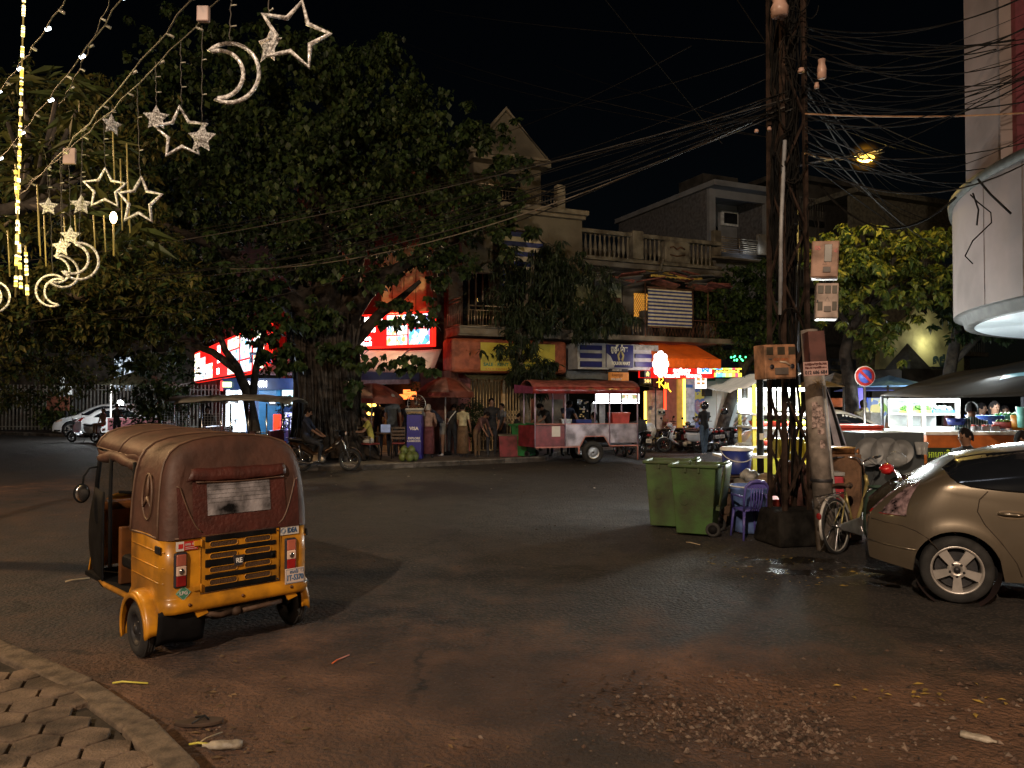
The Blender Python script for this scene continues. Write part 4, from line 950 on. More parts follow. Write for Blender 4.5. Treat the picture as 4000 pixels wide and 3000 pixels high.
pink_w = mk('pink plaster', (.34,.12,.10), .8, var=.25, scale=1.5)
grey_w = mk('stained grey plaster', (.085,.08,.075), .85, var=.45, scale=1.3, bump=.4, dirt=.4)
white_w = mk('blue white plaster', (.20,.21,.23), .8, var=.15, scale=1.)
dark_w = mk('dark old wall', (.045,.042,.038), .9, var=.4, scale=1.5, bump=.4)
darkin = mk('dark interior', (.012,.011,.01), .9, var=.3)
railm = mk('balcony rail steel', (.30,.24,.16), .3, .7, var=.3)
rust = mk('rusty iron', (.10,.045,.025), .7, .3, var=.4)
def stripes(name, n, r, bld, off, ca, cb, parent=None, horizontal=True):
    u0,u1,z0,z1 = bld.rc(*r, off); o = None; m = MB()
    def f(u, v): return (u0+(u1-u0)*u, -off-.03*sin(pi*v)+.012*sin(v*20+u*3), z0+(z1-z0)*v)
    m.sheet(f, 6, n*3)
    k = n*3; m.mi = [((i % k)//3) % 2 for i in range(6*k)]
    return m.build(name, [ca, cb], parent or bld.T, fix=False)
def rail(bld, r, off, mat, n=26, name='railing', ends=True, parent=None, posts=4):
    u0,u1,z0,z1 = bld.rc(*r, off); m = MB()
    for z in (z1, z0+.06, z1-.14): m.cyl((u0,-off,z),(u1,-off,z),.022 if z == z1 else .012,6)
    for i in range(n+1):
        u = u0+(u1-u0)*i/n; m.cyl((u,-off,z0+.06),(u,-off,z1-.14),.010,5)
    for i in range(posts+1):
        u = u0+(u1-u0)*i/posts; m.cyl((u,-off,z0-.02),(u,-off,z1+.06),.022,6)
    return m.build(name, mat, parent or bld.T), (u0,u1,z0,z1)
blue_s = mk('navy awning stripe', (.03,.045,.17), .7); cream_s = mk('cream awning stripe', (.55,.50,.36), .7, var=.1)
# ---- corner restaurant building
lit_shut = mk('lit yellow shutter', (.62,.45,.18), .6, var=.15, scale=3)
B = Bld(FA, 'corner_building', 'orange corner building with lit menu signs above its ground floor restaurant', 0)
L_ = 5.41
u0,u1,z0,z1 = B.rc(1480,1060,1665,1215,0)
wins = [(u0,u1,4.6,7.0),(.4,2.2,4.6,7.0)]
holes(-.3, L_, .0, 9.5, [(.2,5.2,.1,3.05)]+wins, 0, .25).build('wall', orange_w, B.T)
B.bx('back_wall', -.3,L_,-6.5,-6.3,0,9.5, dark_w); B.bx('side_wall', L_-.2,L_,-6.3,-.26,0,9.5, dark_w); B.bx('ceiling', -.3,L_-.21,-6.3,-.26,3.06,3.2, mk('warm ceiling', (.3,.2,.12), .8)); B.bx('roof', -.5,L_+.2,-6.6,.2,9.5,9.65, dark_w)
B.bx('upper_floor', -.3,L_-.21,-3.4,-3.2,3.2,9.5, dark_w)
for (a,b_,c,d) in wins:
    f = MB()
    for i in range(4):
        x0 = a+(b_-a)*i/4
        f.box(x0+.02,x0+(b_-a)/4-.02,.10,.14,c,d)
        for j in range(18): f.box(x0+.08,x0+(b_-a)/4-.08,.085,.10,c+.1+(d-c-.2)*j/18,c+.1+(d-c-.2)*(j+.6)/18)
    f.build('shutter', lit_shut, B.T)
light('AREA', tuple(FA.W(4.3, .9, 5.0)), 90, (1,.72,.35), name='shutter_light', size=.6).rotation_euler = (rad(60),0,FA.a+pi)
# interior
B.bx('bar_counter', 1.0,4.6,-3.2,-2.6,.14,1.2, wood_dark)
for i, z in enumerate((1.5,1.95,2.4)):
    sh = B.bx('bar_shelf', .6,5.0,-6.2,-5.9,z,z+.03, wood_dark)
    for k in range(22):
        x = .7+k*.19+random.uniform(-.03,.03); h = random.uniform(.12,.3)
        MB().lathe([(.035,0),(.035,h*.6),(.012,h*.8),(.012,h)],6,(x,6.05,z+.03)).build('bottle', random.choice([mk('amber bottle',(.3,.12,.02),.1,emit=.5,ec=(1,.5,.15)),mk('green bottle',(.03,.15,.04),.1,emit=.2),mk('clear bottle',(.5,.5,.45),.1,emit=.25,ec=(1,.85,.6)),darkin]), sh)
light('POINT', tuple(FA.W(2.6,-3.5,2.7)), 260, (1,.60,.28), .15, 'bar_light'); light('POINT', tuple(FA.W(4.4,-1.2,2.7)), 90, (1,.62,.3), .1, 'bar_light')
for px_, py_, c, nm in ((1430,1590,(1,.55,.1),'amber_lamp'),(1462,1588,(1,.62,.2),'amber_lamp'),(1355,1585,(.7,1,.8),'green_lamp'),(1450,1622,(1,.5,.15),'amber_lamp')):
    u, z = FA.uz(px_, py_, -2); MB().lathe([(.02,.2),(.2,.06),(.22,0)],14,(u,2,z)).build('pendant_'+nm.split('_')[1]+'_shade', mk(nm+' shade', c, emit=5, ec=c), B.T)
for k, (px_,py_,w_,h_) in enumerate([(1588,1530,26,16),(1583,1550,44,20),(1612,1536,22,14),(1606,1556,14,8),(1630,1540,10,12)]):
    B.px('glowing_menu_card', (px_-w_/2,py_-h_/2,px_+w_/2,py_+h_/2), -.4,-.36, mk('orange glowing card', (1,.25,.05), emit=2.6, ec=(1,.22,.04)))
B.px('blue_banner', (1340,1452,1640,1490), .3,.34, mk('navy fascia', (.01,.015,.06), .5)); B.px('rolled_blind', (1370,1485,1600,1500), .36,.42, mk('pale roller blind', (.35,.3,.25), .6))
B.px('column', (1642,1450,1760,1790), .0,.5, mk('dark red column', (.10,.035,.025), .7))
# menu sign
food = ramp_emit('lit food photos', [(1,.95,.85),(1,.8,.45),(1,.98,.95),(.9,.35,.12),(.95,.9,.8),(.4,.75,.25),(1,.9,.7),(.25,.5,.9),(1,1,1)], 9, 2.4)
food2 = ramp_emit('lit drink photos', [(1,1,1),(.15,.55,.8),(.9,.95,1),(.5,.3,.7),(.95,1,1),(.1,.35,.6),(.6,.85,.6),(1,1,1)], 8, 1.9)
redg = mk('lit red sign face', (.8,.01,.01), emit=1.1, ec=(1,.012,.008)); whl = mk('lit white letters', (1,1,1), emit=6, ec=(1,.95,.93)); frame_r = mk('lit red sign frame', (.8,.02,.01), emit=1.6, ec=(1,.02,.01))
def menu_sign(bld, name, label, quad, off, cells, texts, parent=None):
    x0,y0,x1,y1 = quad; u0,u1,z0,z1 = bld.rc(x0,y0,x1,y1,off)
    p = bld.fr.W(u0+bld.u0, off, z0+bld.z); S = thing(name, label, 'sign', p, bld.fr.a); w_, h_ = u1-u0, z1-z0
    MB().box(0,w_,0,.22,0,h_).build('box', frame_r, S, bevel=.02); MB().box(.06,w_-.06,-.012,-.002,.06,h_-.06).build('face', redg, S)
    for (a,b_,c,d,m) in cells: MB().box(a*w_+.02,b_*w_-.02,-.028,-.014,c*h_+.02,d*h_-.02).build('picture', m, S)
    for (t,a,c,s_,sx) in texts: txt(t, s_*h_, whl, S, Matrix.Translation((a*w_,-.02,c*h_)) @ FACE, sx=sx, bold=.008, ext=.006)
    return S
cA = [(.70+.07*i,.77+.07*i,.05+.3*j,.35+.3*j,food) for i in range(2) for j in range(3)] + [(.845,.985,.05,.52,food2),(.845,.985,.53,.95,food2)] + [(.02+.07*i,.09+.07*i,.05+.3*j,.35+.3*j,food2 if (i+j)%2 else food) for i in range(5) for j in range(3)]
menu_sign(B, 'menu_sign', 'large lit red menu sign with food photos above the pink banner', (1132,1246,1690,1352), .85, cA,
          [('OUN  HOUSE',.53,.82,.24,1.0),('Asian Food',.54,.53,.17,1.1),('Coffee',.54,.30,.18,1.1),('Cocktail',.54,.13,.16,1.1),('Beer',.42,.82,.2,1)])
pk = mk('pink printed banner', (.38,.22,.22), .6, var=.15, scale=2, bump=.2)
pb = thing('awning_banner', 'long pink awning banner sloping below the large menu sign', 'awning', FA.W(0,0,0), FA.a)
ua, za = FA.uz(1080,1385,.9); ub, zb = FA.uz(1725,1362,.9); uc, zc = FA.uz(1000,1472,2.3); ud, zd = FA.uz(1690,1420,2.3)
MB().sheet(lambda u, v: (ua+(ub-ua)*u+(1-v)*(uc-ua+(ud-ub-uc+ua)*u), -.9-1.4*(1-v)-.04*sin(u*18)*(1-v), za+(zb-za)*u-(1-v)*(.75+.0*u)-.03*sin(u*9)), 30, 6).build('banner', pk, pb, solid=.01)
mm = MB()
for k in range(7):
    u = .15+.12*k; mm.tube([(ua+(ub-ua)*u-.08,-1.75,za-.33-.0),(ua+(ub-ua)*u+.05,-1.77,za-.36),(ua+(ub-ua)*u+.12,-1.72,za-.31)], .015, 5)
mm.build('printed_marks', mk('gold print', (.35,.18,.05), .6), pb)
for k in range(4): MB().cyl((.3+k*1.6,-.9,za+.05),(.2+k*1.6,-2.3,za-.78),.02,6).build('strut', dark_metal, pb)
# side street wing
B2 = Bld(FB, 'side_building', 'dark building wing along the side street carrying the smaller menu sign', 0)
holes(0, 19.2, 0, 9., [(2+3.4*i,3.6+3.4*i,4.6,6.6) for i in range(5)]+[(2.0,18.4,.1,3.0)], 0, .25).build('wall', mk('dim maroon wall', (.09,.03,.025), .8, var=.3, scale=1), B2.T)
B2.bx('interior', 0,19.2,-3,-2.9,0,9, darkin); B2.bx('interior_floor', 0,19.2,-2.89,-.26,3.02,3.15, darkin)
cB = [(.02,.13,.05,.95,food),(.14,.24,.05,.75,food2),(.25,.37,.05,.5,food),(.60,.74,.05,.33,food),(.60,.74,.35,.64,food2),(.60,.74,.66,.95,food),(.755,.87,.05,.33,food2),(.755,.87,.35,.95,food2),(.89,.985,.05,.95,food)]
S2 = menu_sign(B2, 'side_menu_sign', 'small lit menu sign seen at a slant along the side street', (759,1380,1040,1448), 1.0, cB, [('BBQ',.47,.8,.26,1.0),('SEAFOOD',.48,.5,.2,.8),('RICE',.46,.2,.22,1)])
aw = thing('side_awning', 'long dark red awning below the slanting menu sign', 'awning', FB.W(0,0,0), FB.a)
u0_, u1_ = 3.0, 19.0
MB().sheet(lambda u, v: (u0_+(u1_-u0_)*u, -2.9+1.8*v, 2.5+.35*v+.02*sin(u*40)), 30, 4).build('canvas', mk('dark red canvas', (.16,.03,.03), .6, var=.2), aw, solid=.02)
MB().box(u0_,u0_+.9,-3.1,-2.8,2.42,2.55).build('fascia', mk('pale awning edge', (.4,.4,.4), .6, emit=.15, ec=(.8,.9,1)), aw)
# bank machine kiosk
FK = Frame(*at(865,1700,25.2).xy, -4)
K = Bld(FK, 'cash_machine_kiosk', 'blue cash machine kiosk with glowing white column beside the big tree', 0, 'kiosk')
deep = mk('deep blue panel', (.01,.04,.13), .35, var=.2, emit=.05, ec=(.1,.35,1))
K.px('fascia', (868,1478,1180,1522), -1.2, .1, mk('dark blue fascia', (.008,.02,.07), .4, emit=.03, ec=(.1,.3,1)))
K.px('side_wall', (1165,1522,1182,1775), -1.2, .05, deep); K.px('back_panel', (960,1522,1165,1775), -.62, -.6, deep)
K.px('glowing_column', (886,1526,938,1775), -.4, .08, mk('glowing white column', (.8,.9,1), emit=2.6, ec=(.75,.88,1)), bevel=.02)
K.px('glowing_edge', (884,1524,894,1775), .1, .14, mk('glowing edge tube', (1,1,1), emit=9, ec=(.85,.95,1))); K.px('glowing_edge', (932,1524,940,1775), .1, .14, MATS['glowing edge tube'])
mc = K.px('cash_machine', (1010,1524,1080,1775), -.5, -.15, mk('blue machine', (.03,.17,.36), .4, var=.1, emit=.12, ec=(.1,.5,1)), bevel=.02)
K.px('keypad', (1050,1566,1078,1584), -.149, -.12, mk('keypad', (.1,.12,.15), .5), mc); K.px('slot_light', (1054,1572,1074,1575), -.118, -.11, whl, mc)
K.px('lit_screen', (1102,1524,1168,1586), -.5, -.1, ramp_emit('pale blue screen', [(.75,.95,1),(.9,1,1),(.55,.9,1),(.95,1,1)], .7, 2.3, 'NOISE', (1,1,4)))
K.px('lit_poster', (1112,1612,1168,1680), -.5, -.1, ramp_emit('blue floral screen', [(.3,.35,1),(.9,.9,1),(.05,.05,.2),(.8,.85,1),(.2,.2,.8),(1,1,1)], 6, 1.8, 'NOISE'))
K.px('red_light_box', (1066,1618,1092,1720), -.1, .05, mk('glowing red panel', (1,.05,.02), emit=2.2, ec=(1,.04,.01)), bevel=.03)
K.text('ABA', 972, 1502, 24, .13, whl, w=34, bold=.05); K.text('ATM', 1022, 1501, 24, .13, whl, w=42, bold=.05)
K.px('green_box', (870,1492,900,1512), .12,.2, mk('lime glow', (.7,1,.3), emit=3, ec=(.8,1,.4))); K.px('red_strip', (861,1488,867,1526), .1,.16, mk('red glow', (1,.05,.05), emit=3, ec=(1,.03,.03)))
MB().tube([(.9,.2,3.1),(1.0,-.1,3.35),(1.6,-.1,3.35),(1.62,.0,3.05)], .05, 6).build('pipe', mk('pale blue pipe', (.3,.35,.5), .5), K.T)
light('POINT', tuple(FK.W(.9,1.2,2.2)), 70, (.7,.82,1), .3, 'kiosk_light')
light('POINT', tuple(FK.W(2.4,.6,2.4)), 22, (.45,.6,1), .2, 'kiosk_light')

# ---- cream shophouse
uc0, uc1 = FM.uz(1752,1400)[0], FM.uz(2207,1400)[0]
C = Bld(FM, 'cream_shophouse', 'cream shophouse with rail balconies, striped blind and folding gate', uc0)
Wc = uc1-uc0; g0,g1,_,_ = C.rc(1838,1500,2085,1750,0)
holes(0, Wc, 0, 4.0, [(g0,g1,.1,3.25)], 0, .25).build('ground_wall', pink_w, C.T)
w1 = [(.5,1.5,4.3,6.6),(1.9,2.9,4.3,6.6),(3.2,4.1,4.3,6.6)]
holes(0, Wc, 4.0, 7.45, w1, 0, .25).build('upper_wall', cream_w, C.T)
for a,b_,c,d in w1:
    f = MB(); f.box(a,b_,.12,.14,c,d); wo = f.build('window', glass_dark, C.T); f = MB()
    for i in range(5): f.box(a+(b_-a)*i/4-.02,a+(b_-a)*i/4+.02,.06,.10,c,d)
    f.build('window_bars', cream_t, wo)
C.bx('side_wall', uc0,uc0+.2,-8,-.26,0,8.3, orange_w); C.bx('party_wall', uc1-.2,uc1,-8,-.26,0,8.3, cream_w); C.bx('back', uc0+.2,uc1-.2,-8,-7.8,0,8.3, dark_w); C.bx('gate_recess', uc0+.21,uc1-.21,-2.0,-1.9,0,4, mk('lit shop inside', (.05,.035,.02), .8))
C.bx('first_slab', uc0-.1,uc1+.05,-.5+.5,1.35,3.95,4.15, cream_t)
for z, o1 in ((4.151,1.42),(3.90,1.30)): C.bx('slab_moulding', uc0-.12,uc1+.06,.002,o1,z,z+.05, cream_t)
# second storey projecting
a2,b2,zc0,zc1 = C.rc(1955,893,2140,1085,1.2); ztop = C.rc(1955,815,2140,1085,1.2)[3]
pts_h = [(a2-.3,b2,C.rc(1955,893,2140,1100,1.2)[2],zc1)]
holes(0, Wc, zc0, ztop, pts_h, -1.25, -1.05).build('front_wall', cream_w, C.T)
for s in (0, Wc-.15): MB().box(s,s+.15,-1.04,-.01,7.46,ztop).build('return_wall', cream_w, C.T)
MB().box(0,Wc,-1.04,-.01,7.44,7.5).build('second_slab', cream_t, C.T)
MB().tube([(b2+.02,-1.27,zc0-.1),(b2+.02,-1.27,zc1-.55),(b2-.1,-1.27,zc1-.35),(b2-.28,-1.27,zc1-.25),(b2-.4,-1.27,zc1-.02),(b2-.8,-1.27,zc1+.03),(a2,-1.27,zc1+.03)], .045, 6).build('arch_moulding', cream_t, C.T)
MB().prism([(b2,zc1+.01),(b2,zc1-.6),(b2-.12,zc1-.35),(b2-.3,zc1-.22),(b2-.42,zc1+.01)], -1.24, -1.1, 'xz').build('arch_corner', cream_w, C.T)
stripes('striped_blind', 9, (1962,900,2120,1085), C, 1.0, blue_s, cream_s)
stripes('lower_blind', 3, (1955,1088,2080,1125), C, 1.0, blue_s, cream_s)
MB().box(-.1,Wc+.12,-1.55,.0,ztop,ztop+.16).box(-.05,Wc+.06,-1.42,0,ztop-.12,ztop-.001).build('cornice', cream_t, C.T, bevel=.02)
MB().box(0,Wc,.01,7.8,8.1,8.25).build('roof_deck', dark_w, C.T)
rl, (ra,rb,rz0,rz1) = rail(C, (1840,712,2198,812), 1.4, railm, 30)
C.px('roof_post', (2178,720,2208,815), 1.2,1.45, cream_t)
rail(C, (1830,1192,2208,1292), 1.3, railm, 34)
m = MB()
for z in (4.25,4.98,5.1): m.cyl((-.05,-1.3,z),(-.05,-.0,z),.02,6)
for i in range(8): m.cyl((-.05,-1.3+i*.18,4.25),(-.05,-1.3+i*.18,5.0),.01,5)
m.build('side_railing', railm, C.T)
# penthouse with gable
p0,p1,pz0,pz1 = C.rc(1850,610,2112,660,-2.)
MB().box(p0,p1,2.0,6,8.3,pz1).build('penthouse', cream_w, C.T)
MB().prism([(p0-.15,pz1),(p1+.15,pz1),(p1+.15,pz1+.18),((p0+p1)/2-.1,pz1+1.75),((p0+p1)/2-.3,pz1+1.75),(p0-.15,pz1+.18)], 1.8, 2.1, 'xz').build('gable', cream_w, C.T)
MB().tube([(p0-.25,1.74,pz1+.12),((p0+p1)/2-.2,1.74,pz1+1.84),(p1+.25,1.74,pz1+.12),(p0-.25,1.74,pz1+.12)], .09, 4).build('gable_moulding', cream_t, C.T)
MB().box(p0-.2,p1+.2,1.5,2.2,pz1-.2,pz1-.02).build('penthouse_cornice', cream_t, C.T, bevel=.02)
MB().prism([(p0-.2,pz1+.1),((p0+p1)/2-.2,pz1+1.78),(p1+.2,pz1+.1)], 2.2, 7, 'xz').build('penthouse_roof', dark_w, C.T)
MB().box((p0+p1)/2-.3,(p0+p1)/2+.5,1.96,2.02,8.4,10.3).build('penthouse_window', glass_dark, C.T)
# shop sign box
sg = thing('yellow_shop_sign', 'yellow shop sign in an orange rounded frame above the folding gate', 'sign', C.T.location, FM.a)
def on(bld, S): # build with bld's frame but under S
    q = Bld.__new__(Bld); q.fr = bld.fr; q.u0 = bld.u0; q.T = S; q.z = bld.z; return q
SG = on(C, sg)
SG.px('sign_frame', (1764,1318,2216,1462), .3, 1.25, mk('orange sign frame', (.30,.08,.035), .6, var=.2), bevel=.12)
SG.px('sign_face', (1878,1337,2168,1452), 1.24, 1.28, mk('yellow sign face', (.42,.33,.035), .5, var=.12, scale=1.5, emit=.04, ec=(1,.8,.1)))
SG.text('ហាងអង្គរ', 1985, 1366, 26, 1.29, mk('red paint letters', (.4,.05,.02), .5), w=110)
SG.text('ANGKOR TOOLS', 2020, 1405, 16, 1.29, mk('brown letters', (.10,.05,.02), .5), w=150, bold=.05)
SG.text('SALE - RENT - SECOND HAND', 2010, 1426, 13, 1.29, mk('green letters', (.03,.16,.10), .5), w=230, bold=.04)
SG.text('SALE FROM NEW MODEL', 1990, 1443, 7, 1.29, MATS['red paint letters'], w=180)
cz = thing('corrugated_awning', 'grimy green corrugated awning under the yellow sign', 'awning', C.T.location, FM.a)
u0_,u1_,z0_,z1_ = C.rc(1835,1465,2230,1500,1.4)
MB().sheet(lambda u, v: (u0_+(u1_-u0_)*u, -1.5+1.4*v, z0_+.12+.35*v+.018*sin(u*150)), 150, 2).build('sheet', mk('grimy green tin', (.07,.07,.04), .6, .2, var=.3), cz, solid=.006)
# folding gate
gt = thing('folding_gate', 'beige folding lattice gate lit by warm light across the shop front', 'gate', C.T.location, FM.a)
gm = mk('beige gate paint', (.60,.42,.20), .45, var=.15)
gh = 3.2; m = MB(); x = g0+.05
while x < g1-.04:
    m.box(x-.012,x+.012,.05,.075,.16,gh); x += .11
m.build('gate_bar', gm, gt); m = MB(); x = g0+.05; k = 0
for zc_ in (.55,1.25,2.55):
    x = g0+.05
    while x < g1-.16:
        for dz in (-.17,0,.17) if zc_ == 1.25 else (0,):
            m.bar((x,.04,zc_+dz-.1),(x+.11,.04,zc_+dz+.1),.014); m.bar((x,.035,zc_+dz+.1),(x+.11,.035,zc_+dz-.1),.014)
        x += .11
m.build('gate_lattice', gm, gt); MB().box(g0,g1,.02,.08,gh,gh+.06).box(g0,g1,.02,.08,.14,.17).box(1.95*1,2.05,.0,.05,.17,gh).build('gate_frame', gm, gt)
light('AREA', tuple(FM.W(uc0+2.0, 1.15, 3.3)), 170, (1,.72,.38), name='gate_light', size=1.6).rotation_euler = (rad(-20),0,FM.a)
light('POINT', tuple(FM.W(uc0+2.2, -1.0, 2.6)), 14, (1,.75,.4), .1, 'shop_light')

# ---- old balustrade shophouse
uo0, uo1 = uc1+.01, FM.uz(2800,1400)[0]
O = Bld(FM, 'old_shophouse', 'old grimy shophouse with crumbling balustrade, yellow canopy and striped blind', uo0)
Wo = uo1-uo0
holes(0, Wo, 0, 4.0, [(.15,3.7,.1,3.1),(4.0,Wo-.1,.1,3.0)], 0, .25).build('ground_wall', grey_w, O.T)
ow = O.rc(2476,1142,2540,1240,0)
holes(0, Wo, 4.0, 7.3, [(.3,1.2,4.2,6.4),(1.5,2.4,4.2,6.4),ow,(4.3,Wo-.3,4.2,6.4)], 0, .25).build('upper_wall', grey_w, O.T)
O.bx('dark_rooms', uo0,uo1,-1.2,-1.1,3.3,7.3, darkin); O.bx('party_wall', uo1-.2,uo1,-6,-.26,0,7.3, dark_w); O.bx('room_ceiling', uo0,uo1-.2,-6,-.26,7.28,7.4, dark_w)
for a,b_ in ((.3,1.2),(1.5,2.4)):
    MB().box(a,b_,.1,.13,4.2,6.4).build('shutter', mk('pale green shutter', (.25,.27,.2), .7, var=.3), O.T)
wn = MB().box(ow[0],ow[1],.15,.17,ow[2],ow[3]).build('lit_window', mk('orange lit room', (1,.45,.08), emit=.55, ec=(1,.42,.06), scale=4, var=.3), O.T)
m = MB()
for k in range(-3,9): m.bar((ow[0]+k*.08,.08,ow[2]),(ow[0]+k*.08+.5,.08,ow[3]),.01); m.bar((ow[0]+k*.08+.5,.07,ow[2]),(ow[0]+k*.08,.07,ow[3]),.01)
m.build('window_grille', rust, wn)
O.bx('slab', uo0,uo1,.001,1.25,3.95,4.12, cream_t)
# balustrade parapet
zt0 = O.rc(2210,888,2500,1000,.9)[3]; zt = zt0
bm_ = mk('mossy balustrade', (.10,.09,.07), .85, var=.4, scale=3, bump=.4, dirt=.4)
MB().box(0,Wo-.6,-1.1,-.75,zt-.14,zt).box(0,Wo-.6,-1.08,-.78,zt-1.05,zt-.92).build('balustrade_rail', bm_, O.T, bevel=.015)
for i in range(30):
    x = .12+i*.19
    if 2.1 < x < 2.6 or 3.5 < x < 4.6 or x > Wo-.7: continue
    MB().lathe([(.05,0),(.03,.1),(.06,.25),(.065,.4),(.03,.6),(.03,.68),(.05,.77)], 8, (x,-.93,zt-.92)).build('baluster', bm_, O.T)
MB().box(2.1,2.55,-1.15,-.72,zt-.92,zt+.08).build('parapet_pier', bm_, O.T, bevel=.02)
pp_ = MB().box(3.5,4.55,-1.1,-.78,zt-.92,zt-.14).build('name_plaque', bm_, O.T, bevel=.015); MB().tube([(3.7,-1.12,zt-.4),(3.85,-1.12,zt-.35),(4.0,-1.12,zt-.45),(4.15,-1.12,zt-.35),(4.35,-1.12,zt-.42)], .03, 6).tube([(3.7,-1.12,zt-.65),(4.0,-1.12,zt-.7),(4.35,-1.12,zt-.62)], .025, 6).build('carved_scroll', rust, pp_)
MB().box(0,Wo,-1.0,-.0,zt-1.25,zt-1.06).build('cornice', grey_w, O.T, bevel=.03)
for i in range(26):  # broken roof tiles and props
    x = random.uniform(.1,Wo-.8); z = zt-1.35-random.uniform(0,.45); m = MB(); m.M = Matrix.Translation((x,-1.1-random.uniform(0,.3),z)) @ Matrix.Rotation(random.uniform(-.2,.2),4,'Y') @ Matrix.Rotation(random.uniform(-.5,.1),4,'X')
    m.box(-.5,.5,-.2,.2,-.02,.02); m.build('roof_sheet', random.choice([grey_w, mk('faded red roof sheet', (.16,.05,.04), .8, var=.3), dark_w]), O.T)
MB().bar((3.0,-1.3,zt-1.6),(3.2,-1.4,zt-.9),.05).build('prop', bm_, O.T)
# veranda steel, canopy, blind
yc = thing('yellow_canopy', 'small yellow corrugated canopy above the striped blind', 'canopy', O.T.location, FM.a)
u0_,u1_,z0_,z1_ = O.rc(2540,1052,2742,1098,1.3)
MB().sheet(lambda u, v: (u0_+(u1_-u0_)*u, -1.35+.6*v*v, z0_+(z1_-z0_)*sin(v*pi/2)+.03*abs(sin(u*34))), 120, 6).build('sheet', mk('yellow corrugated plastic', (.42,.30,.07), .5, var=.2), yc)
for k in range(6): MB().tube([(u0_+(u1_-u0_)*k/5,-1.33,z0_),(u0_+(u1_-u0_)*k/5,-.75,z1_+.02)], .012, 5).build('canopy_rib', rust, yc)
bl = thing('striped_blind', 'navy and cream striped blind hanging on the first floor of the old shophouse', 'blind', O.T.location, FM.a); OB = on(O, bl)
stripes('cloth', 21, (2530,1125,2702,1283), OB, 1.3, cream_s, blue_s); u0_,u1_,z0_,z1_ = O.rc(2530,1125,2702,1283,1.3)
for z_, r_ in ((z0_,.03),(z1_,.02)): MB().cyl((u0_,-1.3,z_),(u1_,-1.3,z_),r_).build('rod', rust, bl)
v_ = MB()
for px_ in (2520,2706,2765): u, z = FM.uz(px_,1100,1.25); v_.cyl((u-uo0,-1.25,4.1),(u-uo0,-1.25,z),.02,6)
v_.cyl((u0_,-1.24,4.75),(Wo,-1.24,4.75),.018,6).cyl((u0_,-1.24,z1_+.05),(Wo-.3,-1.24,z1_+.05),.018,6)
for k in range(22):
    x = u0_+k*.14
    if x < Wo-.1: v_.bar((x,-1.24,4.15),(x+.14,-1.24,4.7),.015); v_.bar((x+.14,-1.23,4.15),(x,-1.23,4.7),.015)
v_.build('rusty_railing', rust, O.T)
rail(O, (2215,1240,2470,1320), 1.2, mk('black iron rail', (.06,.06,.06), .5, .5), 16)
m = MB(); u0_,u1_,z0_,z1_ = O.rc(2470,1240,2520,1320,1.2)
for k in range(2):
    x = u0_+.08+k*.2; m.tube([(x,-1.2,z0_+.1),(x-.05,-1.2,z0_+.2),(x-.05,-1.2,z1_-.25),(x,-1.2,z1_-.12),(x+.06,-1.2,z1_-.22),(x+.06,-1.2,z0_+.2)], .012, 5)
m.cyl((u0_-.05,-1.2,z1_),(u1_,-1.2,z1_),.02,6).cyl((u0_-.05,-1.2,z0_),(u1_,-1.2,z0_),.02,6).build('scroll_railing', railm, O.T)
for i in range(14): # stored clutter behind the grille
    x = random.uniform(.4,Wo-.5); m = MB().box(x,x+random.uniform(.2,.5),-.6,-.3,4.13,4.13+random.uniform(.3,1.6)); m.build('stored_box', random.choice([wood_dark,grey_w,rust,dark_w]), O.T)
light('POINT', tuple(FM.W(uo0+4.6, .5, 5.2)), 7, (1,.6,.25), .1, 'veranda_fill_light')  # light added to brighten the striped blind, stands for no lamp
# signs on the old shophouse
ts = thing('mart_sign', 'navy and white striped mart sign box over the shop front', 'sign', O.T.location, FM.a); TS = on(O, ts)
TS.px('sign_box', (2256,1338,2572,1447), .2, 1.35, mk('white sign box', (.38,.40,.42), .5, var=.1))
navyp = mk('navy sign panel', (.012,.016,.13), .4, var=.1)
for r in ((2268,1347,2352,1368),(2268,1378,2352,1400),(2268,1410,2352,1434),(2482,1382,2560,1400),(2482,1413,2560,1434)): TS.px('navy_bar', r, 1.34, 1.40, navyp)
TS.px('grey_bar', (2482,1349,2560,1369), 1.34, 1.38, mk('worn grey panel', (.3,.3,.28), .6, var=.3))
cp = TS.px('centre_panel', (2370,1345,2474,1436), 1.34, 1.42, navyp)
u,z = FM.uz(2370,1436,1.43); u2,z2 = FM.uz(2410,1395,1.43)
MB().prism([(u-uo0,z),(u-uo0,z+.5),(u-uo0+.15,z+.4),(u-uo0+.32,z+.1),(u-uo0+.28,z)], -1.43, -1.421, 'xz').build('white_corner', MATS['white sign box'], ts)
wp = mk('cream letters', (.6,.6,.5), .5, emit=.08)
TS.text('ធូគ្រី ម៉ាត', 2420, 1365, 22, 1.44, wp, w=66, bold=.05); TS.text('TOUKRI MART', 2425, 1420, 13, 1.44, wp, w=72, bold=.06)
u,z = FM.uz(2425,1392,1.44); m = MB(); x = u-uo0
for s in (1,-1): m.prism([(x,z+.22),(x+s*.14,z+.05),(x+s*.09,z-.18),(x+s*.02,z-.12),(x+s*.07,z)], -1.446, -1.425, 'xz')
m.build('emblem', mk('gold emblem', (.4,.36,.15), .5), ts)
fr_ = thing('rental_sign', 'orange rental sign board hanging under the mart sign', 'sign', O.T.location, FM.a); FR = on(O, fr_)
FR.px('header', (2384,1440,2452,1453), 1.3, 1.45, blackink); FR.px('board', (2385,1454,2456,1489), 1.3, 1.45, mk('orange board', (.55,.20,.05), .5, var=.1, emit=.12, ec=(1,.4,.08)))
